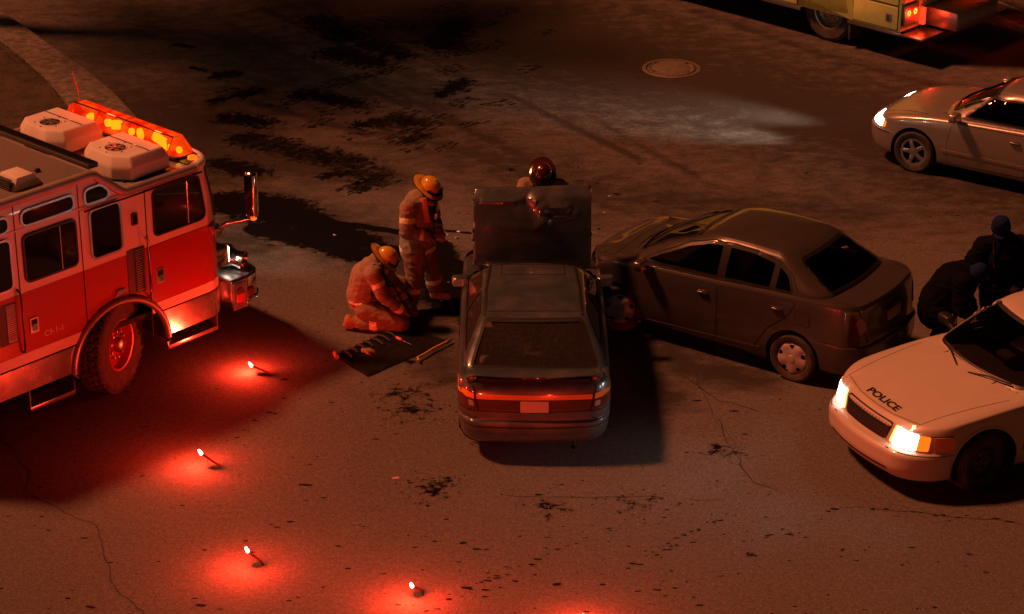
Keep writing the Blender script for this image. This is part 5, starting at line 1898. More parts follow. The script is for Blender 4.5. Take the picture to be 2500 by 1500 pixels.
# roof furniture: two coolers, rail, hatch, light bar, aerial
for cx, cy in ((.80, -.70), (.82, .52)):
    ot = [(cx - .30, cy - .18), (cx - .19, cy - .36), (cx + .29, cy - .36), (cx + .29, cy + .36), (cx - .19, cy + .36), (cx - .30, cy + .18)]
    ob = [(cx - .36, cy - .22), (cx - .22, cy - .43), (cx + .33, cy - .42), (cx + .33, cy + .42), (cx - .22, cy + .43), (cx - .36, cy + .22)]
    n = 6
    bb = B()
    V = [(x, y, 2.455) for x, y in ob] + [(x, y, 2.60) for x, y in [(a[0] * .5 + b[0] * .5, a[1] * .5 + b[1] * .5) for a, b in zip(ob, ob)]] + [(x, y, 2.715) for x, y in ot]
    F = [tuple(range(12, 18)), tuple(range(6))[::-1]]
    for l in (0, 6):
        F += [(l + i, l + (i + 1) % n, l + 6 + (i + 1) % n, l + 6 + i) for i in range(n)]
    bmq = bmesh.new()
    vv = [bmq.verts.new(v) for v in V]
    for q in F:
        bmq.faces.new([vv[i] for i in q])
    bmesh.ops.recalc_face_normals(bmq, faces=bmq.faces)
    bmesh.ops.bevel(bmq, geom=[e for e in bmq.edges if e.calc_face_angle(0) > .15], offset=.022, segments=3, affect='EDGES', profile=.5)
    bmq.verts.index_update()
    ac = link('air_conditioner', [v.co.copy() for v in bmq.verts], [[v.index for v in f.verts] for f in bmq.faces], 'ac_white', ENG, smooth=40)
    bmq.free()
    T_ = Matrix.Translation((cx - .10, cy, 2.7155))
    B().lathe([(.118, .0005), (.001, .0005)], 32, 'z', T_).out('fan_opening', 'seam_black', ac)
    fb = B().lathe([(.118, .001), (.132, .008), (.140, .0)], 32, 'z', T_)
    fb.out('fan_ring', 'ac_white', ac)
    fl = B()
    for i in range(6):
        fl.prism([(.02, -.012), (.105, -.03), (.105, .028), (.02, .014)], 'z', .002, .005, T_ @ Matrix.Rotation(R_(60 * i), 4, 'Z'))
    fl.lathe([(.03, .001), (.028, .008), (.001, .009)], 16, 'z', T_)
    fl.out('fan', 'steel', ac)
    for i in range(6):
        B().lathe([(.010, 0), (.008, .006), (.001, .007)], 8, 'z', Matrix.Translation((cx - .10 + .175 * math.cos(R_(60 * i + 15)), cy + .175 * math.sin(R_(60 * i + 15)), 2.7155))).out('screw', 'black_trim', ac)
    B().box(cx + .085, cx + .097, cy - .35, cy + .35, 2.7145, 2.7215, .002, None, 1).out('lid_trim', 'lens_red', ac)
    B().box(cx - .30, cx + .30, cy - .36, cy + .36, 2.437, 2.454).out('gasket', 'black_trim', ac)
rl = B().box(.0, .14, -1.10, 1.12, 2.745, 2.80, .008)
rl.out('cable_tray', 'steel_dark', ENG)
rr_ = B()
for i in range(70):
    y = -1.08 + 2.17 * i / 69
    rr_.box(.012, .128, y - .008, y + .008, 2.798, 2.812, .003, None, 1)
struct(rr_.out('tray_rib', 'black_trim', ENG), 'stuff')
v = B().prism([(-.98, 2.752), (-.92, 2.90), (-.70, 2.90), (-.58, 2.752)], 'y', -1.06, -.76, bev=.015).out('roof_vent', 'ac_white', ENG)
for k in range(5):
    B().box(-1.0, -.955, -1.02, -.80, 2.765 + k * .025, 2.777 + k * .025, .002, rot('Y', 0)).out('vent_slat', 'steel_dark', v)
for x, y in ((-1.15, -.30), (-.42, -.75), (-1.6, .4)):
    B().lathe([(.03, 2.752), (.03, 2.775), (.02, 2.79), (.001, 2.792)], 12, 'z', Matrix.Translation((x, y, 0))).box(x - .05, x + .01, y - .012, y + .012, 2.775, 2.785, .003).out('roof_eye', 'black_trim', ENG)
B().box(1.34, 1.56, -1.16, -.93, 2.438, 2.452, .005).out('lamp_base', 'steel_dark', ENG)
B().lathe([(.06, 2.452), (.055, 2.475), (.03, 2.492), (.001, 2.495)], 20, 'z', Matrix.Translation((1.50, -1.07, 0))).out('marker_lamp', 'lamp_amber', ENG)

# light bar
m = bpy.data.materials.new('lens_bar')
m.use_nodes = True
nt = m.node_tree
nt.nodes.clear()
o_ = nt.nodes.new('ShaderNodeOutputMaterial')
tr = nt.nodes.new('ShaderNodeBsdfTransparent')
tr.inputs[0].default_value = (1.0, 0.19, 0.035, 1)
em = nt.nodes.new('ShaderNodeEmission')
_tc = nt.nodes.new('ShaderNodeTexCoord')
_nz = nt.nodes.new('ShaderNodeTexNoise')
_nz.inputs['Scale'].default_value = 5.5
_nz.inputs['Detail'].default_value = 2
nt.links.new(_tc.outputs['Object'], _nz.inputs['Vector'])
_rp = nt.nodes.new('ShaderNodeValToRGB')
_rp.color_ramp.elements[0].position = .42
_rp.color_ramp.elements[0].color = (.75, .010, .002, 1)
_rp.color_ramp.elements[1].position = .66
_rp.color_ramp.elements[1].color = (1.0, .085, .004, 1)
nt.links.new(_nz.outputs['Fac'], _rp.inputs[0])
nt.links.new(_rp.outputs[0], em.inputs[0])
em.inputs[1].default_value = 1.5
gl = nt.nodes.new('ShaderNodeBsdfGlossy')
gl.inputs['Roughness'].default_value = 0.12
m1 = nt.nodes.new('ShaderNodeMixShader')
m1.inputs[0].default_value = 0.66
m2 = nt.nodes.new('ShaderNodeMixShader')
m2.inputs[0].default_value = 0.07
nt.links.new(tr.outputs[0], m1.inputs[1])
nt.links.new(em.outputs[0], m1.inputs[2])
nt.links.new(m1.outputs[0], m2.inputs[1])
nt.links.new(gl.outputs[0], m2.inputs[2])
nt.links.new(m2.outputs[0], o_.inputs[0])
MATS['lens_bar'] = m
mat('bar_bulb', (0.9, 0.5, 0.1), 0.3, emit=(1.0, 0.45, 0.03), estr=16.0)
mat('bar_inside', (0.45, 0.05, 0.03), 0.5, emit=(1.0, 0.05, 0.01), estr=0.5)
LBX = 1.44
BAR = ENG
lbase = B().box(LBX - .15, LBX + .15, -1.0, 1.0, 2.47, 2.50, .008).box(LBX - .1, LBX + .1, -.7, -.6, 2.43, 2.47).box(LBX - .1, LBX + .1, .6, .7, 2.43, 2.47).out('light_bar', 'steel_dark', ENG)
prof = [(-.15, 2.502), (-.165, 2.55), (-.07, 2.70), (.07, 2.70), (.165, 2.55), (.15, 2.502)]
ys = [-1.04, -.90, -.45, -.03, .42, .88, 1.04]
for k in range(6):
    y0, y1 = ys[k] + .004, ys[k + 1] - .004
    V = []
    for y in (y0, y1):
        e = (k == 0 and y == y0) or (k == 5 and y == y1)
        for x, z in prof:
            V.append((LBX + x * (.62 if e else 1), y, 2.502 + (z - 2.502) * (.62 if e else 1)))
    F = [(i, i + 1, 7 + i, 6 + i) for i in range(5)]
    if k in (0, 5):
        F.append((0, 1, 2, 3, 4, 5) if k == 0 else (6, 7, 8, 9, 10, 11))
    link('lens', V, F, 'lens_bar', lbase, smooth=30)
for y in ys[1:-1]:
    B().prism([(LBX + x * 1.01, z) for x, z in prof], 'y', y - .0035, y + .0035).out('lens_joint', 'lens_red', lbase)
B().box(LBX - .075, LBX - .055, -.9, .9, 2.695, 2.708, .003).out('bar_rib', 'lens_red', lbase)
for y, r, h in ((.66, .075, .09), (.33, .05, .10), (.18, .07, .12), (-.10, .05, .09), (-.26, .07, .11), (-.66, .15, .12), (-.95, .05, .07)):
    M = Matrix.Translation((LBX - .02, y, 2.51 + h * .55)) @ Matrix.Rotation(R_(40 * math.sin(y * 9)), 4, 'Z') @ Matrix.Rotation(R_(25 * math.sin(y * 17)), 4, 'X')
    B().box(-.045, .03, -r, r, -h * .45, h * .5, .034, M, 3).out('lamp', 'bar_bulb', lbase)
for y in (.50, .0, -.45, -.82):
    M = Matrix.Translation((LBX + .01, y, 2.56)) @ Matrix.Rotation(R_(35), 4, 'Z')
    B().box(-.008, .008, -.09, .09, -.05, .07, .004, M).out('reflector', 'bar_inside', lbase)
for y in (-.55, .35):
    ld = bpy.data.lights.new('bar_light', 'POINT')
    ld.energy = 16.0
    ld.color = (1.0, .045, .012)
    ld.shadow_soft_size = .06
    lo = bpy.data.objects.new('bar_light', ld)
    COL.objects.link(lo)
    lo.parent = lbase
    lo.location = (LBX, y, 2.80)
B().tube([(1.50, .98, 2.44), (1.50, .98, 2.75), (1.48, 1.0, 2.92), (1.46, 1.01, 3.03)], [.008, .007, .006, .005], 6).out('aerial', 'aerial_red', ENG)
# chassis and the low deck behind the cab
B().box(-6.6, 1.7, -.45, .45, .55, .80, .02).box(-3.1, 1.6, -1.1, 1.1, .74, .80).out('chassis', 'underbody', ENG)
B().box(-6.6, -3.16, -1.15, 1.15, .82, 1.05, .02).out('rear_deck', 'tread_plate', ENG)
for y in (-.98, .98):
    wheel(ENG, -4.6, y, 1 if y > 0 else -1, .555, .32, .30, 'truck', 0, 0, 'engine_red')
# its near headlights
for sg in (-1, 1):
    ld = bpy.data.lights.new('headlight_beam', 'SPOT')
    ld.energy = 120.0
    ld.color = (1.0, .82, .58)
    ld.spot_size = R_(70)
    ld.spot_blend = .9
    ld.shadow_soft_size = .06
    lo = bpy.data.objects.new('headlight_beam', ld)
    COL.objects.link(lo)
    lo.parent = ENG
    lo.location = (2.05, sg * .9, 1.12)
    lo.rotation_euler = Vector((1, -.10, -.34)).to_track_quat('-Z', 'Y').to_euler()

# ------------------------------------------------------------------ the yellow truck's tail
YEL = thing('yellow_truck', 'yellow emergency truck with lit tail lights on a ribbed tailboard', 'truck', (6.15, 36.70, 0), R_(136))
yb = B()
side = [(.0, .50), (1.02, .50)] + [(1.50 + .48 * math.cos(t), .58 + .48 * math.sin(t)) for t in np.linspace(R_(0), R_(180), 16)] + [(1.98, .50), (6.2, .50), (6.2, 2.9), (.0, 2.9)]
yb.prism(side, 'y', -2.40, 0.0, bev=.012)
yb.out('body', 'yellow_paint', YEL)
wy = B().lathe([(.475, 0), (.475, -.5), (.05, -.51)], 30, 'y', Matrix.Translation((1.50, -.004, .58)), a0=R_(0), a1=R_(180))
wy.out('wheel_arch', 'underbody', YEL)
for x0, x1, z0, z1 in ((.06, .92, .53, .90), (.06, .92, .93, 1.9), (2.06, 3.0, .53, 1.9), (3.06, 4.0, .53, 1.9), (4.1, 5.6, .53, 1.9)):
    for y, s in ((0, 1), (-2.40, -1)):
        a, b = sorted((y + s * .002, y + s * .012))
        d = B().prism(rect(x0, x1, z0, z1, .02), 'y', a, b, bev=.003).out('locker_door', 'yellow_paint', YEL)
        a, b = sorted((y + s * .001, y + s * .003))
        B().prism(rect(x0 - .012, x1 + .012, z0 - .012, z1 + .012, .02), 'y', a, b).out('door_seam', 'seam_black', d)
        a, b = sorted((y + s * .012, y + s * .022))
        xx = x0 + .12
        B().prism(rect(xx - .01, xx + .10, .64, .77, .01) if z0 < .6 else rect(xx + .55, xx + .65, 1.05, 1.18, .01), 'y', a, b, bev=.003).out('latch_plate', 'steel', d)
        a, b = sorted((y + s * .022, y + s * .025))
        B().prism(rect(xx + .012, xx + .078, .66, .75, .008) if z0 < .6 else rect(xx + .57, xx + .63, 1.07, 1.16, .008), 'y', a, b).out('latch', 'steel_dark', d)
B().box(.0, 1.02, -.02, .015, .44, .497, .004).out('sill_rail', 'chrome_worn', YEL)
B().box(1.98, 6.2, -.02, .015, .44, .497, .004).out('sill_rail', 'chrome_worn', YEL)
B().box(.3, 6.2, -2.2, -.2, .45, .495).out('chassis', 'underbody', YEL)
B().box(1.0, 1.04, -.42, -.05, .14, .48, .004).out('mud_flap', 'rubber', YEL)
for y, s in ((-.26, 1), (-2.14, -1)):
    wheel(YEL, 1.50, y, s, .48, .34, .275, 'truck', 0, 0, 'steel')
    wheel(YEL, 4.9, y, s, .48, .30, .275, 'truck', 0, 0, 'steel')
# tail: corner steps, ribbed tailboard, lamp clusters
for y0, y1 in ((-.62, .0), (-2.40, -1.80)):
    B().box(-.42, -.004, y0, y1, .44, .475, .006).out('corner_step', 'chrome_worn', YEL)
tb = B().box(-.62, -.004, -1.78, -.64, .50, .80, .012).out('tailboard', 'tread_plate', YEL)
for i in range(36):
    y = -1.76 + 1.10 * i / 35
    B().box(-.632, -.621, y - .010, y + .010, .53, .78, .003, None, 1).out('tailboard_rib', 'steel', tb)
for yc in (-.22, -2.18):
    c = B().box(-.05, -.004, yc - .19, yc + .19, .60, .93, .01).out('lamp_cluster', 'steel', YEL)
    for dy in (-.085, .085):
        for a in range(6):
            p = (-.058, yc + dy + .034 * math.cos(R_(60 * a)), .80 + .034 * math.sin(R_(60 * a)))
            B().lathe([(.017, 0), (.001, -.008)], 8, 'x', Matrix.Translation(p)).out('lamp_element', 'lamp_tail', c)
        B().lathe([(.062, -.001), (.062, -.006), (.001, -.006)], 20, 'x', Matrix.Translation((-.05, yc + dy, .80))).out('tail_lamp', 'lamp_red', c)
    B().box(-.14, -.05, yc - .27, yc - .205, .56, .84, .01).out('side_marker', 'lamp_red', c)
    B().box(-.012, .0, yc + .195, yc + .215, .60, .72, .003).out('reflector', 'lens_red', c)
    ld = bpy.data.lights.new('tail_light', 'POINT')
    ld.energy = 8.0
    ld.color = (1.0, .03, .01)
    ld.shadow_soft_size = .05
    lo = bpy.data.objects.new('tail_light', ld)
    COL.objects.link(lo)
    lo.parent = YEL
    lo.location = (-.17, yc, .76)
B().box(.0, .012, -2.35, -.05, .96, 2.7, .006, Matrix.Translation((-.016, 0, 0))).out('rear_door', 'yellow_paint', YEL)
B().tube([(-.02, -.30, 1.10), (-.07, -.30, 1.12), (-.07, -.30, 1.7), (-.02, -.30, 1.72)], .014).out('grab_rail', 'chrome', YEL)
B().box(6.25, 8.1, -2.40, 0.0, .55, 2.7, .12, seg=3).out('cab', 'yellow_paint', YEL)

for y, sgn in ((0, 1), (-2.40, -1)):
    a_, b_ = sorted((y + sgn * .002, y + sgn * .012))
    w_ = B().prism(rpoly([(6.55, 1.62), (7.75, 1.62), (7.62, 2.42), (6.55, 2.42)], .06), 'y', a_, b_).out('cab_window', 'glass_pane', YEL)
    a_, b_ = sorted((y + sgn * .001, y + sgn * .018))
    o1 = dens(rpoly([(6.55, 1.62), (7.75, 1.62), (7.62, 2.42), (6.55, 2.42)], .06), .05)
    v_, f_ = flat(offset_poly(o1, .03), .3, [offset_poly(o1, -.003)])
    link('window_frame', [(p[0], y + sgn * .016, p[1]) for p in v_], f_, 'black_trim', w_, smooth=0)
B().prism(rpoly([(-2.2, 1.62), (-.2, 1.62), (-.25, 2.45), (-2.15, 2.45)], .08), 'x', 8.102, 8.112).out('windshield', 'glass_pane', YEL)

def beams(par, x, y, z, e, dirv, col=(1.0, .93, .82), size=58, blend=.75):
    for sg in (1, -1):
        ld = bpy.data.lights.new('headlight_beam', 'SPOT')
        ld.energy = e
        ld.color = col
        ld.spot_size = R_(size)
        ld.spot_blend = blend
        ld.shadow_soft_size = .16
        lo = bpy.data.objects.new('headlight_beam', ld)
        COL.objects.link(lo)
        lo.parent = par
        lo.location = (x, sg * y, z)
        lo.rotation_euler = Vector(dirv).to_track_quat('-Z', 'Y').to_euler()


beams(POL, 1.04, .60, .68, 26, (1, -.22, .0), (1.0, .97, .90), 92, 1.0)
beams(MOV, .98, .46, .62, 900, (1, .20, -.23), (1.0, .74, .53), 32, 1.0)

# ------------------------------------------------------------------ people
mat('coat_tan', (0.27, 0.21, 0.14), 0.92, var=0.12, vscale=14, bump=0.35, bscale=40, dirt=(0.10, 0.075, 0.05), damt=0.28, dscale=9)
mat('pants_tan', (0.215, 0.165, 0.11), 0.93, var=0.12, vscale=14, bump=0.35, bscale=40, dirt=(0.07, 0.06, 0.045), damt=0.32, dscale=9)
mat('reflective', (0.85, 0.80, 0.45), 0.45, var=0.2)
mat('boot', (0.30, 0.17, 0.09), 0.7, var=0.2, dirt=(0.06, 0.045, 0.03), damt=0.5, dscale=14)
mat('glove', (0.34, 0.20, 0.10), 0.85, var=0.2)
mat('skin', (0.42, 0.24, 0.17), 0.55)
mat('dark_gear', (0.014, 0.013, 0.012), 0.85, spec=0.2, var=0.2)
mat('orange_strap', (0.62, 0.20, 0.05), 0.8)
mat('helmet_yellow', (0.66, 0.40, 0.04), 0.22, coat=0.9, var=0.1, dirt=(0.2, 0.1, 0.03), damt=0.4, dscale=9)
mat('helmet_red', (0.05, 0.010, 0.008), 0.16, coat=1.0, var=0.1, dirt=(0.1, 0.03, 0.02), damt=0.4, dscale=9)
mat('navy', (0.0035, 0.004, 0.007), 0.95, spec=0.08, var=0.3, vscale=8, bump=0.4, bscale=30)
mat('navy_cap', (0.008, 0.02, 0.085), 0.9, spec=0.1, var=0.2, bump=0.3, bscale=60)
mat('hair', (0.02, 0.014, 0.01), 0.7)


def capsule(b, p0, r0, p1, r1, n=14):
    p0, p1 = Vector(p0), Vector(p1)
    d = p1 - p0
    L = max(d.length, 1e-4)
    d = d / L
    a = d.orthogonal().normalized()
    c = d.cross(a)
    rows = []
    for k in range(1, 5):
        t = math.pi / 2 * k / 4
        rows.append((-r0 * math.cos(t), r0 * math.sin(t)))
    for k in range(0, 4):
        t = math.pi / 2 * k / 4
        rows.append((L + r1 * math.sin(t), r1 * math.cos(t)))
    V = [p0 - d * r0]
    for s, r in rows:
        for i in range(n):
            t = 2 * math.pi * i / n
            V.append(p0 + d * s + (a * math.cos(t) + c * math.sin(t)) * r)
    V.append(p1 + d * r1)
    F = [(0, 1 + (i + 1) % n, 1 + i) for i in range(n)]
    for k in range(len(rows) - 1):
        for i in range(n):
            F.append((1 + k * n + i, 1 + k * n + (i + 1) % n, 1 + (k + 1) * n + (i + 1) % n, 1 + (k + 1) * n + i))
    e = len(V) - 1
    F += [(e, 1 + (len(rows) - 1) * n + i, 1 + (len(rows) - 1) * n + (i + 1) % n) for i in range(n)]
    b.add(V, F)


def body(parent, caps, voxel=.0110, folds=.0085, smooth_it=4):
    """one continuous figure: overlapping tapered limbs fused into a single skin; each spot takes the cloth of the limb it belongs to"""
    b = B()
    for c in caps:
        capsule(b, c[0], c[1], c[2], c[3])
    o = b.out('body', None, parent, smooth=0)
    rm = o.modifiers.new('fuse', 'REMESH')
    rm.mode = 'VOXEL'
    rm.voxel_size = voxel
    sm_ = o.modifiers.new('soft', 'SMOOTH')
    sm_.factor = .5
    sm_.iterations = smooth_it
    dg = bpy.context.evaluated_depsgraph_get()
    me = bpy.data.meshes.new_from_object(o.evaluated_get(dg))
    o.modifiers.clear()
    old = o.data
    o.data = me
    bpy.data.meshes.remove(old)
    n = len(me.vertices)
    co = np.zeros(n * 3)
    me.vertices.foreach_get('co', co)
    co = co.reshape(-1, 3)
    nr = np.zeros(n * 3)
    me.vertices.foreach_get('normal', nr)
    nr = nr.reshape(-1, 3)
    best = np.full(n, 9.0)
    which = np.zeros(n, int)
    tt = np.zeros(n)
    for k, c in enumerate(caps):
        a, bb_ = np.array(c[0], float), np.array(c[2], float)
        d = bb_ - a
        t = np.clip(((co - a) @ d) / (d @ d + 1e-9), 0, 1)
        q = np.linalg.norm(co - a - t[:, None] * d, axis=1) - (c[1] + (c[3] - c[1]) * t)
        mk = q < best
        best[mk], which[mk], tt[mk] = q[mk], k, t[mk]
    names = []
    vm = np.zeros(n, int)
    for k, c in enumerate(caps):
        if c[4] not in names:
            names.append(c[4])
        vm[which == k] = names.index(c[4])
        for band_ in (c[5] if len(c) > 5 else ()):
            if 'reflective' not in names:
                names.append('reflective')
            vm[(which == k) & (tt > band_[0]) & (tt < band_[1])] = names.index('reflective')
    cloth = np.array([c[4] in ('coat_tan', 'pants_tan', 'navy') for c in caps])[which]
    if folds:
        f = np.array([(1 - 2 * abs(noise.noise(Vector((v[0] * 7, v[1] * 7, v[2] * 15))))) + .3 * noise.noise(Vector((v[0] * 20, v[1] * 20, v[2] * 30))) for v in co])
        co = co + nr * (f * folds * cloth)[:, None]
        me.vertices.foreach_set('co', co.ravel())
    for nm in names:
        me.materials.append(MATS[nm])
    pm_ = [int(vm[p.vertices[0]]) for p in me.polygons]
    me.polygons.foreach_set('material_index', np.array(pm_, dtype=np.int32))
    me.polygons.foreach_set('use_smooth', np.ones(len(me.polygons), bool))
    me.update()
    return o


def hand(wrist, dirv, palm_n, curl=.6, m='glove', right=True, sc=1.0):
    """palm, four fingers of different length with a knuckle bend, and a thumb from the side of the palm"""
    d = Vector(dirv).normalized()
    nrm = Vector(palm_n).normalized()
    s = d.cross(nrm).normalized() * (1 if right else -1)
    nrm = (s.cross(d) * (1 if right else -1)).normalized()
    w = Vector(wrist)
    out = []
    kn = w + d * .085 * sc
    for k, o in enumerate((-.033, -.011, .011, .032)):
        out.append((w + s * o * .6 * sc, .021 * sc, kn + s * o * sc, .0165 * sc, m))
        L = (.078, .088, .083, .064)[k] * sc
        a = d * math.cos(curl * .6) + nrm * math.sin(curl * .6)
        p1 = kn + s * o * sc + a * L * .5
        a2 = d * math.cos(curl * 1.6) + nrm * math.sin(curl * 1.6)
        out.append((kn + s * o * sc, .0135 * sc, p1, .0125 * sc, m))
        out.append((p1, .0125 * sc, p1 + a2 * L * .5, .0105 * sc, m))
    tb_ = w + d * .03 * sc - s * .034 * sc
    t1 = tb_ + (d * .6 - s * .7 + nrm * .35).normalized() * .042 * sc
    out.append((tb_, .018 * sc, t1, .015 * sc, m))
    out.append((t1, .0145 * sc, t1 + (d * .85 - s * .15 + nrm * .5).normalized() * .036 * sc, .0115 * sc, m))
    return out


def head_caps(c, fwd, up, m='skin', sc=1.0):
    """skull, jaw, nose, brow and ears; c is the middle of the head"""
    c, f, u = Vector(c), Vector(fwd).normalized(), Vector(up).normalized()
    s = f.cross(u).normalized()
    u = s.cross(f).normalized()
    H = [(c - f * .02 + u * .03, .092 * sc, c + f * .025 + u * .02, .084 * sc, 'hair' if m == 'skin' else m),
         (c + f * .035 - u * .02, .066 * sc, c + f * .045 - u * .075, .045 * sc, m),
         (c + f * .095 + u * .012, .012 * sc, c + f * .115 - u * .03, .016 * sc, m),
         (c + f * .088 + u * .03 - s * .035, .014, c + f * .088 + u * .03 + s * .035, .014, m),
         (c + s * .082 - u * .01, .016, c + s * .085 + u * .025, .018, m),
         (c - s * .082 - u * .01, .016, c - s * .085 + u * .025, .018, m),
         (c + f * .088 - u * .062 - s * .018, .011, c + f * .088 - u * .062 + s * .018, .011, m)]
    return H


def face_bits(parent, c, fwd, up):
    c, f, u = Vector(c), Vector(fwd).normalized(), Vector(up).normalized()
    s = f.cross(u).normalized()
    u = s.cross(f).normalized()
    for k in (-1, 1):
        b = B()
        capsule(b, c + f * .092 + s * k * .033 + u * .006, .009, c + f * .094 + s * k * .033 + u * .006, .009, 8)
        b.out('eye', 'dark_gear', parent)


def helmet(parent, c, fwd, up, m):
    """fire helmet: ridged dome, wide brim longer behind, front shield, chin strap"""
    f, u = Vector(fwd).normalized(), Vector(up).normalized()
    s = f.cross(u).normalized()
    u = s.cross(f).normalized()
    M = Matrix((( f.x, -s.x, u.x, c[0]), (f.y, -s.y, u.y, c[1]), (f.z, -s.z, u.z, c[2]), (0, 0, 0, 1)))
    V, F = [], []
    n, rows = 40, 9
    for k in range(rows + 1):
        t = math.pi / 2 * k / rows
        for i in range(n):
            a = 2 * math.pi * i / n
            rx, ry = .142, .118
            ridge = 1 + .018 * max(0, math.cos(4 * a)) ** 6 * math.cos(t)
            V.append((rx * math.cos(a) * math.cos(t) * ridge, ry * math.sin(a) * math.cos(t) * ridge, .138 * math.sin(t) ** .9 if k else 0))
    for k in range(rows):
        for i in range(n):
            F.append((k * n + i, k * n + (i + 1) % n, (k + 1) * n + (i + 1) % n, (k + 1) * n + i))
    b0 = len(V)
    for k, (g, dz) in enumerate(((0, 0), (.03, -.012), (.055, -.020), (.056, -.028))):
        for i in range(n):
            a = 2 * math.pi * i / n
            e = g * (1.0 + .9 * max(0, -math.cos(a)) ** 2 - .15 * abs(math.sin(a)))
            V.append(((.142 + e) * math.cos(a), (.118 + e) * math.sin(a), dz - .02 * max(0, -math.cos(a)) * (k > 0)))
    for k in range(3):
        for i in range(n):
            F.append((b0 + k * n + i, b0 + (k + 1) * n + i, b0 + (k + 1) * n + (i + 1) % n, b0 + k * n + (i + 1) % n))
    h = link('helmet', [M @ Vector(v) for v in V], F, m, parent, smooth=50)
    md = h.modifiers.new('thick', 'SOLIDIFY')
    md.thickness = .004
    B().prism([(-.045, .01), (.045, .01), (.05, .06), (0, .11), (-.05, .06)], 'x', .140, .148, M @ Matrix.Rotation(R_(-12), 4, 'Y')).out('front_shield', 'dark_gear', h)
    edge = [M @ Vector(((.142 + .055 * (1 + .9 * max(0, -math.cos(a)) ** 2 - .15 * abs(math.sin(a)))) * math.cos(a), (.118 + .055 * (1 + .9 * max(0, -math.cos(a)) ** 2 - .15 * abs(math.sin(a)))) * math.sin(a), -.024 - .02 * max(0, -math.cos(a)))) for a in np.linspace(0, 2 * math.pi, 41)]
    B().tube(edge, .006, 6, False).out('brim_edge', 'dark_gear', h)
    vis = [M @ Vector((.155 * math.cos(a), .132 * math.sin(a), .028)) for a in np.linspace(R_(-75), R_(75), 16)]
    B().tube(vis, .012, 6).out('goggle_strap', 'dark_gear', h)
    for k in (-1, 1):
        B().tube([M @ Vector((.02, k * .112, 0)), M @ Vector((.035, k * .095, -.10)), M @ Vector((.06, k * .03, -.165))], .006, 6).out('chin_strap', 'dark_gear', h)
    return h


CT, PT = 'coat_tan', 'pants_tan'

# ---- firefighter standing beside the hatchback, head bowed
FF1 = thing('person', 'firefighter in tan coat and yellow helmet standing with head bowed beside the teal hatchback', 'person', (-1.05, 27.30, 0), 0, None)


def rel(o, lst):
    return [tuple([tuple(Vector(c[0]) - o), c[1], tuple(Vector(c[2]) - o), c[3]] + list(c[4:])) for c in lst]


o1 = Vector((-1.05, 27.30, 0))
fw = Vector((.82, -.57, 0)).normalized()
lf_ = Vector((-fw.y, fw.x, 0))
hip = Vector((-1.10, 27.30, .90))
chest = Vector((-1.075, 27.29, 1.22))
rs_, ls_ = chest - lf_ * .20 + Vector((0, 0, .15)), chest + lf_ * .20 + Vector((0, 0, .15))
hc = Vector((-.955, 27.245, 1.555))
rf_, lfo = Vector((-1.165, 27.07, .09)), Vector((-.90, 27.47, .09))
caps = [(hip, .185, chest, .20, CT), (chest, .20, chest + Vector((.0, 0, .14)), .165, CT), (rs_ * .9 + chest * .1, .11, ls_ * .9 + chest * .1, .11, CT),
        (hip + Vector((0, 0, -.14)), .205, hip + Vector((0, 0, .12)), .19, CT, [(.0, .20)]),
        (chest + Vector((.02, -.01, .16)), .085, hc + Vector((-.03, .02, -.08)), .065, 'dark_gear'),
        (rs_, .098, rs_ + Vector((-.03, -.06, -.29)), .083, CT, [(.38, .60)]),
        (rs_ + Vector((-.03, -.06, -.29)), .083, rs_ + Vector((.20, -.06, -.34)), .062, CT, [(.72, .92)]),
        (ls_, .098, ls_ + Vector((.06, .02, -.29)), .083, CT, [(.38, .60)]),
        (ls_ + Vector((.06, .02, -.29)), .083, ls_ + Vector((.12, -.22, -.36)), .062, CT, [(.70, .92)]),
        (hip + Vector((-.02, -.09, -.10)), .155, Vector((-1.13, 27.14, .47)), .105, PT),
        (Vector((-1.13, 27.14, .47)), .108, rf_ + Vector((-.01, .02, .10)), .092, PT, [(.52, .74)]),
        (hip + Vector((.06, .08, -.10)), .155, Vector((-.94, 27.42, .47)), .105, PT),
        (Vector((-.94, 27.42, .47)), .108, lfo + Vector((0, 0, .10)), .092, PT, [(.52, .74)]),
        (rf_ + Vector((-.01, .02, -.02)), .062, rf_ + Vector((.03, -.14, -.035)), .052, 'boot'),
        (rf_ + Vector((-.01, .02, .10)), .075, rf_ + Vector((-.01, .01, -.02)), .066, 'boot'),
        (lfo + Vector((0, 0, -.02)), .062, lfo + Vector((.17, -.03, -.035)), .052, 'boot'),
        (lfo + Vector((0, 0, .10)), .075, lfo + Vector((0, 0, -.02)), .066, 'boot')]
caps += hand(rs_ + Vector((.20, -.06, -.34)), (1, -.1, -.25), (0, .4, -1), .8)
caps += hand(ls_ + Vector((.12, -.22, -.36)), (.4, -.9, -.25), (0, .4, -1), .8, right=False)
hf_, hu_ = Vector((fw.x * .80, fw.y * .80, -.60)), Vector((fw.x * .60, fw.y * .60, .80))
caps += head_caps(hc, hf_, hu_)
caps = [tuple([c[0], c[1] * (1.08 if c[4] in (CT, PT) else 1), c[2], c[3] * (1.08 if c[4] in (CT, PT) else 1)] + list(c[4:])) for c in caps]
bd = body(FF1, rel(o1, caps))
FF1.location.x -= .06
face_bits(FF1, hc - o1, hf_, hu_)
helmet(FF1, hc - o1 + hu_.normalized() * .055, hf_, hu_, 'helmet_yellow')
q = hc - o1
B().prism([(-.035, -.30), (.035, -.30), (.03, .02), (-.03, .02)], 'y', -.012, .012, Matrix.Translation(q + Vector((-.04, -.17, -.06))) @ Matrix.Rotation(R_(-6), 4, 'Y'), .004).out('collar_strap', 'orange_strap', FF1)
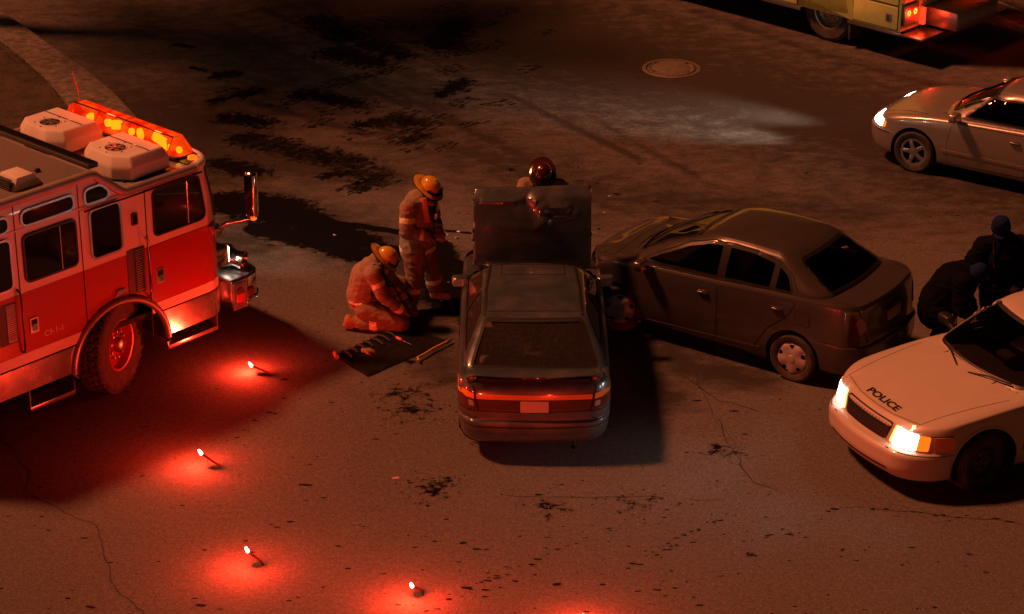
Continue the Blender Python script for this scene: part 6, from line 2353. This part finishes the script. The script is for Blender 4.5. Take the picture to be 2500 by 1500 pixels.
B().tube([q + Vector((-.10, -.08, -.11)), q + Vector((-.02, -.15, -.09)), q + Vector((.06, -.13, -.13))], .035, 8).out('collar', 'coat_tan', FF1)
mat('tag_white', (0.8, 0.8, 0.78), 0.15, 0.6)
B().prism(rpoly([(-.02, -.045), (.02, -.02), (.022, .05), (-.012, .03)], .01), 'y', -.008, .008, Matrix.Translation(chest - o1 + fw * .235 + Vector((.02, -.04, .04))), .003).out('torch', 'tag_white', FF1)
B().box(-.05, .05, -.03, .03, -.12, .12, .02, Matrix.Translation(chest - o1 + fw * .20 + Vector((0, 0, .05)))).out('breathing_set', 'dark_gear', FF1)

# ---- firefighter kneeling over the tool mat
o2 = Vector((-1.75, 26.72, 0))
FF2 = thing('person', 'firefighter in yellow helmet kneeling over the dark tool mat', 'person', o2)
hip = Vector((-1.82, 26.72, .40))
chest = Vector((-1.745, 26.70, .66))
rs_, ls_ = Vector((-1.66, 26.53, .765)), Vector((-1.64, 26.90, .765))
hc = Vector((-1.545, 26.68, .875))
caps = [(hip, .185, chest, .195, CT), (hip + Vector((.01, 0, -.06)), .185, hip + Vector((.01, 0, .0)), .195, CT, [(.0, .6)]), (chest, .185, chest + Vector((.06, 0, .10)), .15, CT), (rs_, .105, ls_, .105, CT),
        (chest + Vector((.06, 0, .1)), .085, hc + Vector((-.03, 0, -.05)), .07, 'dark_gear'),
        (rs_, .098, rs_ + Vector((.11, -.05, -.27)), .080, CT, [(.4, .6)]), (rs_ + Vector((.11, -.05, -.27)), .078, Vector((-1.33, 26.56, .26)), .058, CT, [(.75, .95)]),
        (ls_, .098, ls_ + Vector((.15, .06, -.25)), .080, CT, [(.4, .6)]), (ls_ + Vector((.15, .06, -.25)), .078, Vector((-1.30, 26.76, .28)), .058, CT, [(.75, .95)]),
        (hip + Vector((.05, -.12, -.14)), .135, Vector((-1.34, 26.50, .12)), .105, PT),
        (Vector((-1.36, 26.50, .105)), .100, Vector((-1.82, 26.56, .10)), .088, PT, [(.55, .75)]),
        (Vector((-1.84, 26.56, .10)), .074, Vector((-1.97, 26.57, .13)), .064, 'boot'), (Vector((-1.97, 26.57, .15)), .058, Vector((-2.0, 26.58, .05)), .046, 'boot'), (Vector((-2.0, 26.58, .07)), .052, Vector((-1.94, 26.58, .05)), .048, 'boot'),
        (hip + Vector((.05, .14, -.10)), .14, Vector((-1.38, 26.98, .42)), .108, PT),
        (Vector((-1.38, 26.98, .42)), .106, Vector((-1.42, 26.98, .16)), .090, PT, [(.45, .7)]), (Vector((-1.42, 26.98, .16)), .075, Vector((-1.42, 26.98, .07)), .066, 'boot'), (Vector((-1.43, 26.98, .062)), .060, Vector((-1.24, 26.96, .05)), .048, 'boot')]
caps += hand(Vector((-1.33, 26.56, .26)), (.6, -.05, -.75), (.2, .9, .2), .9)
caps += hand(Vector((-1.30, 26.76, .28)), (.55, -.25, -.8), (.2, -.9, .2), .9, right=False)
hf_, hu_ = Vector((.62, -.14, -.77)), Vector((.76, -.14, .63))
caps += head_caps(hc, hf_, hu_)
body(FF2, rel(o2, caps))
face_bits(FF2, hc - o2, hf_, hu_)
helmet(FF2, hc - o2 + hu_.normalized() * .055, hf_, hu_, 'helmet_yellow')
B().box(-.10, .10, -.09, .09, -.16, .16, .05, Matrix.Translation(chest - o2 + Vector((.12, -.08, -.06)))).out('breathing_set', 'dark_gear', FF2)
B().tube([hc - o2 + Vector((-.12, -.12, -.02)), hc - o2 + Vector((-.08, -.16, -.08)), hc - o2 + Vector((.0, -.14, -.14))], .04, 8).out('collar', 'dark_gear', FF2)

# ---- firefighter in a dark red helmet bent over the engine bay
o3 = Vector((.40, 28.25, 0))
FF3 = thing('person', 'firefighter in dark red helmet leaning over the engine bay behind the raised bonnet', 'person', o3)
hip = Vector((.40, 28.24, .92))
chest = Vector((.385, 28.08, 1.18))
rs_, ls_ = Vector((.165, 28.03, 1.30)), Vector((.605, 28.03, 1.29))
hc = Vector((.378, 27.93, 1.475))
caps = [(hip, .185, chest, .20, CT), (hip + Vector((0, 0, -.12)), .195, hip + Vector((0, 0, .05)), .19, CT, [(0, .3)]), (chest, .19, chest + Vector((0, -.02, .13)), .15, CT), (rs_, .105, ls_, .105, CT),
        (chest + Vector((0, -.03, .12)), .085, hc + Vector((0, .03, -.06)), .07, 'dark_gear'),
        (rs_, .098, Vector((.05, 27.86, 1.14)), .082, CT, [(.4, .6)]), (Vector((.05, 27.86, 1.14)), .082, Vector((.13, 27.58, 1.05)), .062, CT, [(.7, .9)]),
        (ls_, .098, Vector((.74, 27.88, 1.12)), .082, CT, [(.4, .6)]), (Vector((.74, 27.88, 1.12)), .082, Vector((.64, 27.60, 1.05)), .062, CT, [(.7, .9)]),
        (hip + Vector((-.11, 0, -.08)), .155, Vector((.28, 28.20, .48)), .108, PT), (Vector((.28, 28.20, .48)), .108, Vector((.27, 28.28, .18)), .092, PT, [(.5, .75)]),
        (hip + Vector((.11, 0, -.08)), .155, Vector((.52, 28.18, .48)), .108, PT), (Vector((.52, 28.18, .48)), .108, Vector((.54, 28.28, .18)), .092, PT, [(.5, .75)]),
        (Vector((.27, 28.28, .18)), .075, Vector((.27, 28.28, .07)), .066, 'boot'), (Vector((.27, 28.28, .062)), .060, Vector((.26, 28.12, .05)), .048, 'boot'),
        (Vector((.54, 28.28, .18)), .075, Vector((.54, 28.28, .07)), .066, 'boot'), (Vector((.54, 28.28, .062)), .060, Vector((.55, 28.12, .05)), .048, 'boot')]
caps += hand(Vector((.13, 27.58, 1.05)), (.1, -.8, -.5), (0, .3, -1), .8)
caps += hand(Vector((.64, 27.60, 1.05)), (-.1, -.8, -.5), (0, .3, -1), .8, right=False)
hf_, hu_ = Vector((.05, -.72, -.68)), Vector((.0, -.66, .74))
caps += head_caps(hc, hf_, hu_)
body(FF3, rel(o3, caps))
face_bits(FF3, hc - o3, hf_, hu_)
helmet(FF3, hc - o3 + hu_.normalized() * .055, hf_, hu_, 'helmet_red')

# ---- two officers in dark jackets behind the police car
NV = 'navy'
o4 = Vector((5.72, 25.95, 0))
CP1 = thing('person', 'officer in dark jacket and blue knit cap standing behind the bent officer', 'person', o4)
hip = Vector((5.74, 25.97, .92))
chest = Vector((5.73, 25.94, 1.22))
hc = Vector((5.665, 25.90, 1.60))
rs_, ls_ = Vector((5.50, 25.94, 1.37)), Vector((5.95, 25.98, 1.36))
caps = [(hip, .175, chest, .205, NV), (chest, .20, chest + Vector((0, 0, .14)), .155, NV), (rs_, .10, ls_, .10, NV), (hip + Vector((0, 0, -.05)), .185, hip + Vector((0, 0, .06)), .18, NV),
        (chest + Vector((-.02, 0, .15)), .075, hc + Vector((0, .01, -.07)), .065, NV),
        (rs_, .095, Vector((5.33, 25.86, 1.15)), .08, NV), (Vector((5.33, 25.86, 1.15)), .08, Vector((5.50, 25.68, 1.02)), .055, NV),
        (ls_, .095, Vector((6.06, 25.92, 1.08)), .08, NV), (Vector((6.06, 25.92, 1.08)), .08, Vector((5.90, 25.72, .98)), .055, NV),
        (hip + Vector((-.10, 0, -.06)), .135, Vector((5.64, 25.96, .49)), .088, NV), (Vector((5.64, 25.96, .49)), .085, Vector((5.63, 25.99, .14)), .062, NV),
        (hip + Vector((.10, 0, -.06)), .135, Vector((5.85, 25.98, .49)), .088, NV), (Vector((5.85, 25.98, .49)), .085, Vector((5.87, 26.02, .14)), .062, NV),
        (Vector((5.63, 25.99, .10)), .058, Vector((5.60, 25.82, .045)), .045, 'dark_gear'), (Vector((5.63, 26.02, .05)), .05, Vector((5.62, 25.9, .05)), .05, 'dark_gear'),
        (Vector((5.87, 26.02, .10)), .058, Vector((5.86, 25.85, .045)), .045, 'dark_gear'), (Vector((5.87, 26.05, .05)), .05, Vector((5.87, 25.93, .05)), .05, 'dark_gear')]
caps += hand(Vector((5.50, 25.68, 1.02)), (.6, -.6, -.3), (.3, .3, -1), .7, 'dark_gear')
caps += hand(Vector((5.90, 25.72, .98)), (-.6, -.6, -.3), (-.3, .3, -1), .7, 'dark_gear', right=False)
hf_, hu_ = Vector((-.25, -.85, -.46)), Vector((-.1, -.44, .88))
caps += head_caps(hc, hf_, hu_)
caps = [tuple([c[0], c[1] * (1.22 if c[4] == NV else 1), c[2], c[3] * (1.22 if c[4] == NV else 1)] + list(c[4:])) for c in caps]
body(CP1, rel(o4, caps), folds=.010)
face_bits(CP1, hc - o4, hf_, hu_)




def knit_cap(parent, c, fwd, up):
    f, u = Vector(fwd).normalized(), Vector(up).normalized()
    s = f.cross(u).normalized()
    u = s.cross(f).normalized()
    M = Matrix(((f.x, -s.x, u.x, c[0]), (f.y, -s.y, u.y, c[1]), (f.z, -s.z, u.z, c[2]), (0, 0, 0, 1)))
    k = B().lathe([(.104, -.03), (.114, -.02), (.114, .03), (.106, .036), (.107, .06), (.095, .105), (.065, .14), (.03, .155), (.001, .158)], 28, 'z', M)
    o = k.out('knit_cap', 'navy_cap', parent, smooth=50)
    B().prism(rpoly([(.08, -.075), (.165, -.05), (.165, .05), (.08, .075)], .03), 'z', -.028, -.016, M, .003).out('cap_peak', 'navy_cap', o)


knit_cap(CP1, hc - o4 + hu_.normalized() * .03, hf_, hu_)
B().tube([(-.14, -.17, .58 + .92), (-.14, -.215, 1.35), (-.12, -.22, 1.18)], .02, 6).out('radio_strap', 'dark_gear', CP1)

o5 = Vector((5.08, 25.62, 0))
CP2 = thing('person', 'officer in dark coat bent forward holding a paper behind the police car', 'person', o5)
hip = Vector((4.98, 25.66, .80))
chest = Vector((5.12, 25.60, 1.04))
hc = Vector((5.33, 25.55, 1.16))
rs_, ls_ = Vector((5.17, 25.40, 1.12)), Vector((5.23, 25.78, 1.12))
caps = [(hip, .185, chest, .20, NV), (hip + Vector((-.02, 0, -.12)), .185, hip, .19, NV), (chest, .19, chest + Vector((.09, 0, .05)), .15, NV), (rs_, .10, ls_, .10, NV),
        (chest + Vector((.08, 0, .06)), .09, hc + Vector((-.04, 0, -.02)), .08, NV),
        (rs_, .095, rs_ + Vector((.0, -.07, -.27)), .078, NV), (rs_ + Vector((.0, -.07, -.27)), .078, Vector((5.26, 25.42, .74)), .055, NV),
        (ls_, .095, ls_ + Vector((.06, .05, -.26)), .078, NV), (ls_ + Vector((.06, .05, -.26)), .078, Vector((5.34, 25.60, .74)), .055, NV),
        (hip + Vector((0, -.10, -.08)), .145, Vector((5.06, 25.52, .45)), .09, NV), (Vector((5.06, 25.52, .45)), .088, Vector((4.97, 25.54, .14)), .065, NV),
        (hip + Vector((0, .10, -.08)), .145, Vector((5.08, 25.80, .45)), .09, NV), (Vector((5.08, 25.80, .45)), .088, Vector((4.99, 25.82, .14)), .065, NV),
        (Vector((4.97, 25.54, .10)), .058, Vector((5.13, 25.50, .046)), .045, 'dark_gear'), (Vector((4.95, 25.54, .05)), .05, Vector((5.05, 25.52, .05)), .05, 'dark_gear'),
        (Vector((4.99, 25.82, .10)), .058, Vector((5.15, 25.80, .046)), .045, 'dark_gear'), (Vector((4.97, 25.82, .05)), .05, Vector((5.07, 25.82, .05)), .05, 'dark_gear')]
caps += hand(Vector((5.26, 25.42, .74)), (.4, .2, -.6), (.1, .9, .3), .7, 'skin')
caps += hand(Vector((5.34, 25.60, .74)), (.3, -.3, -.6), (.1, -.9, .3), .7, 'skin', right=False)
hf_, hu_ = Vector((.66, -.25, -.70)), Vector((.72, -.1, .68))
caps += head_caps(hc, hf_, hu_)
caps = [tuple([c[0], c[1] * (1.28 if c[4] == NV else 1), c[2], c[3] * (1.28 if c[4] == NV else 1)] + list(c[4:])) for c in caps]
body(CP2, rel(o5, caps), folds=.010)
face_bits(CP2, hc - o5, hf_, hu_)
knit_cap(CP2, hc - o5 + hu_.normalized() * .03, hf_, hu_)
mat('paper', (0.55, 0.50, 0.44), 0.8)
pp = B().box(-.10, .10, -.003, .003, -.13, .13, .001, Matrix.Translation((5.36, 25.42, .62)) @ Matrix.Rotation(R_(20), 4, 'Z') @ Matrix.Rotation(R_(28), 4, 'X'), 1).out('paper_sheet', 'paper', None)
tag(pp, 'pale sheet of paper held by the bent officer', 'paper')

# ------------------------------------------------------------------ tool mat and tools
mat('tarp', (0.010, 0.009, 0.0085), 0.9, spec=0.1, var=0.4, vscale=12, bump=0.6, bscale=14)
mat('tarp_fold', (0.028, 0.024, 0.020), 0.8, var=0.3, vscale=20, bump=0.5, bscale=20)
mat('tool_yellow', (0.52, 0.30, 0.12), 0.5, var=0.2)
mat('tool_orange', (0.75, 0.16, 0.05), 0.4)
c0, c1, c2, c3 = gp(816, 870), gp(897, 922), gp(1098, 836), gp(985, 792)
tm = thing('tool_mat', 'dark folded tool mat spread on the road before the kneeling firefighter', 'mat', (c0 + c1 + c2 + c3) / 4)
om = (c0 + c1 + c2 + c3) / 4
V, F = [], []
n_ = 46
for i in range(n_ + 1):
    for j in range(n_ + 1):
        a, b_ = i / n_, j / n_
        p = (c0.lerp(c1, b_)).lerp(c3.lerp(c2, b_), a) - om
        w = .03 * noise.noise(p * 3.1 + Vector((1, 2, 0)))
        p = p + Vector((w, .5 * w, 0))
        fold = abs(noise.noise(Vector((p.x * 5, p.y * 9, 2)))) * .022 + .006 * math.sin(a * 60) * (b_ < .45)
        ed = min(i, j, n_ - i, n_ - j)
        V.append((p.x, p.y, .006 + (fold + .010 if ed > 0 else .0)))
for i in range(n_):
    for j in range(n_):
        F.append((i * (n_ + 1) + j, i * (n_ + 1) + j + 1, (i + 1) * (n_ + 1) + j + 1, (i + 1) * (n_ + 1) + j))
link('sheet', V, F, 'tarp', tm, smooth=60)
for k in range(9):
    a = .10 + .80 * k / 8
    p = (c0.lerp(c3, a)) - om
    q = (c1.lerp(c2, a)) - om
    e = p.lerp(q, random.uniform(.26, .36))
    p = p.lerp(q, .03)
    B().tube([p + Vector((0, 0, .034)), p.lerp(e, .5) + Vector((.01, 0, .045)), e + Vector((0, 0, .032))], [.016, .018, .012], 8).out('tool_pocket', 'tarp_fold', tm)


def P3(u, v, z=.04):
    return gp(u, v, z)


def tool(name, label, pts, r, m, z=.045, extra=None):
    c = P3(*pts[0], 0)
    t = thing(name, label, 'tool', c)
    B().tube([P3(u, v, z) - c for u, v in pts], r, 8).out('bar' if name != 'screwdriver' else 'handle', m, t)
    if extra:
        extra(t, c)
    return t


tool('pry_bar', 'tan hooked pry bar lying on the edge of the tool mat', [(1022, 881), (1020, 873), (1030, 868), (1060, 850), (1092, 834)], .014, 'tool_yellow', .05,
     lambda t, c: B().tube([P3(1092, 834, .05) - c, P3(1100, 829, .05) - c], [.014, .018], 8).out('bar_tip', 'steel', t))
tool('screwdriver', 'small orange handled screwdriver on the dark tool mat', [(968, 824), (980, 830)], .017, 'tool_orange', .05,
     lambda t, c: B().tube([P3(980, 830, .05) - c, P3(1004, 842, .045) - c], .004, 6).out('shaft', 'steel', t))
gl_ = thing('work_glove', 'crumpled tan work glove on the corner of the tool mat', 'glove', gp(897, 866))
gb_ = B()
for cp in hand(Vector((-.05, 0, .055)), (1, .15, -.05), (0, 0, -1), .5, 'glove', True, 1.0):
    capsule(gb_, cp[0], cp[1], cp[2], cp[3], 8)
gb_.out('glove', 'glove', gl_)
tool('pipe_piece', 'short orange brown pipe piece beside the tool mat corner', [(818, 862), (823, 873)], .03, 'tool_yellow', .03)
cone_c = gp(700, 0)
# small litter and broken pieces
for k, (u, v, s, m, nm, lb_) in enumerate([(967, 1172, .045, 'paper', 'paper_scrap', 'pale crumpled paper scrap on the bare road behind the hatchback'),
                                           (1088, 575, .045, 'tag_white', 'glass_shard', 'broken headlight shard near the standing firefighter'),
                                           (1115, 583, .035, 'tag_white', 'glass_shard', 'small bright shard beside the raised bonnet'),
                                           (818, 575, .03, 'tag_white', 'glass_shard', 'pale chip lying in the black spill'),
                                           (1010, 730, .03, 'tag_white', 'glass_shard', 'bright chip by the standing firefighter boot'),
                                           (1500, 640, .07, 'steel_dark', 'metal_scrap', 'torn metal scrap between the two crashed cars')]):
    p = gp(u, v)
    V = [(random.uniform(-1, 1) * s, random.uniform(-1, 1) * s * .8, random.uniform(.004, s * .8)) for _ in range(8)]
    bmq = bmesh.new()
    for v_ in V:
        bmq.verts.new(v_)
    bmesh.ops.convex_hull(bmq, input=list(bmq.verts))
    for v_ in [v_ for v_ in bmq.verts if not v_.link_faces]:
        bmq.verts.remove(v_)
    bmq.verts.index_update()
    mz = min(v_.co.z for v_ in bmq.verts)
    o = link(nm, [v_.co - Vector((0, 0, mz - .001)) for v_ in bmq.verts], [[v_.index for v_ in f.verts] for f in bmq.faces], m, None, smooth=0, loc=p)
    bmq.free()
    tag(o, lb_, {'paper_scrap': 'litter', 'glass_shard': 'shard', 'metal_scrap': 'scrap'}[nm])

# a scatter of lamp and bumper splinters by the struck front end
for k, (u, v) in enumerate([(1075, 560), (1098, 590), (1120, 566), (1062, 598), (1105, 545), (1128, 610), (1108, 655), (1095, 690), (1080, 735), (1460, 560), (1475, 520), (1490, 480), (1120, 520)]):
    p = gp(u, v)
    a, s = random.uniform(0, 6.28), random.uniform(.015, .035)
    V = [(math.cos(a + q * 1.6) * s * random.uniform(.5, 1.2), math.sin(a + q * 1.6) * s * random.uniform(.5, 1.2), .002) for q in range(4)]
    V += [(x * .9, y * .9, z + s * random.uniform(.15, .4)) for x, y, z in V]
    o = link('splinter', V, [(3, 2, 1, 0), (4, 5, 6, 7), (0, 1, 5, 4), (1, 2, 6, 5), (2, 3, 7, 6), (3, 0, 4, 7)], 'tag_white' if k % 3 else 'black_trim', None, smooth=0, loc=p)
    tag(o, 'tiny lamp splinter on the road around the raised bonnet', 'splinter', 'splinters from the crash')

# ------------------------------------------------------------------ burning road flares
mat('flare_paper', (0.30, 0.03, 0.02), 0.7)
mat('flare_flame', (1, .5, .4), 0.5, emit=(1.0, .40, .26), estr=14.0)
mat('wire', (0.2, 0.2, 0.2), 0.4, 1.0)
for (tu, tv, gu, gv_, bu, bv_, lab) in [(616, 894, 606, 912, 664, 914, 'burning red flare on the road nearest the fire engine boarding step'),
                                        (493, 1109, 487, 1142, 540, 1140, 'burning red flare with a long stick between the fire engine wheel and the open road'),
                                        (606, 1347, 604, 1388, 640, 1373, 'burning red flare in the middle of the curved row'),
                                        (1007, 1432, 1005, 1466, 1030, 1441, 'burning red flare behind the teal hatchback at the end of the row'),
                                        (1432, 1512, 1432, 1540, 1470, 1535, 'burning red flare at the road edge of the row, apart from the others')]:
    g0 = gp(gu, gv_)
    # height of the burning end: the point above the lit patch that projects to the tip
    best = min((abs((to_px(np.array([0.0]), np.array([1.0]))[0][0] * 0) + abs(gp(tu, tv, z).y - g0.y)), z) for z in np.linspace(.03, .30, 55))
    tipz = best[1]
    tip = gp(tu, tv, tipz)
    base = gp(bu, bv_, .015)
    t = thing('road_flare', lab, 'flare', (base.x, base.y, 0), 0, 'flares burning on the road')
    o = Vector((base.x, base.y, 0))
    d = (tip - base)
    d = d.normalized() * min(d.length, .30)
    tip = base + d
    B().tube([base - o, tip - o], .0125, 10).out('stick', 'flare_paper', t)
    side_ = Vector((-d.y, d.x, 0)).normalized()
    m_ = base + d * .72
    wv = B().tube([m_ - o, Vector((m_.x, m_.y, 0)) + side_ * .05 - o + Vector((0, 0, .003))], .0025, 5).tube([m_ - o, Vector((m_.x, m_.y, 0)) - side_ * .05 - o + Vector((0, 0, .003))], .0025, 5)
    wv.out('wire_stand', 'wire', t)
    fb = B()
    dn = d.normalized()
    capsule(fb, tip - o + dn * .01, .020, tip - o + dn * .035 + Vector((0, 0, .022)), .013, 12)
    fb.out('flame', 'flare_flame', t)
    ld = bpy.data.lights.new('flare_light', 'POINT')
    ld.energy = 82.0
    ld.color = (1.0, .032, .0110)
    ld.shadow_soft_size = .012
    lo = bpy.data.objects.new('flare_light', ld)
    COL.objects.link(lo)
    lo.parent = t
    lo.location = tip - o + dn * .07 + Vector((0, 0, .030))

# ------------------------------------------------------------------ tree added out of view so its crown shades the far-left road
mat('added_tree_bark', (0.07, 0.055, 0.04), 0.95, var=0.3, vscale=8, bump=0.9, bscale=22)
mat('added_tree_leaf', (0.055, 0.075, 0.025), 0.7, var=0.4, vscale=2)
TX, TY = -10.4, 38.8
tree = thing('added_shade_tree', 'tall leafy tree added out of view to shade the far-left road', 'tree', (TX, TY, .1))
tk = B()
tk.tube([(0, 0, -.2), (.05, .02, 1.5), (.15, -.05, 3.5), (.3, .1, 5.6), (.4, .1, 7.5), (.5, 0, 11.5)], [.42, .34, .29, .24, .18, .06], 14)
rt_ = random.Random(21)
tips = []
for k in range(26):
    z0 = rt_.uniform(6.2, 10.0)
    a = k * 2.4 + rt_.uniform(-.3, .3)
    L = rt_.uniform(1.8, 3.6) * (1.0 if z0 < 8.5 else .8)
    p0 = Vector((.2 + z0 * .03, .02, z0))
    p1 = p0 + Vector((math.cos(a) * L * .5, math.sin(a) * L * .5, rt_.uniform(.5, 1.3)))
    p2 = p0 + Vector((math.cos(a) * L, math.sin(a) * L, rt_.uniform(1.0, 2.4)))
    tk.tube([p0, p1, p2], [.10, .06, .02], 7)
    tips += [p1, p2, p1.lerp(p2, .5)]
    for q in range(3):
        b2 = a + rt_.uniform(-1.0, 1.0)
        e = p1.lerp(p2, rt_.random()) + Vector((math.cos(b2), math.sin(b2), rt_.uniform(.1, .7))) * rt_.uniform(.8, 1.6)
        tk.tube([p1.lerp(p2, .4), e], [.035, .012], 5)
        tips.append(e)
tk.out('added_tree_trunk', 'added_tree_bark', tree)
V, F = [], []
for t_ in tips:
    for q in range(85):
        d = Vector((rt_.gauss(0, .55), rt_.gauss(0, .55), rt_.gauss(0, .42)))
        c = t_ + d
        n1 = Vector((rt_.gauss(0, 1), rt_.gauss(0, 1), rt_.gauss(0, 1))).normalized()
        n2 = n1.orthogonal().normalized()
        s_ = rt_.uniform(.06, .12)
        i0 = len(V)
        V += [c - n1 * s_, c + n2 * s_ * .5, c + n1 * s_, c - n2 * s_ * .5]
        F.append((i0, i0 + 1, i0 + 2, i0 + 3))
link('crown', V, F, 'added_tree_leaf', tree, smooth=0)
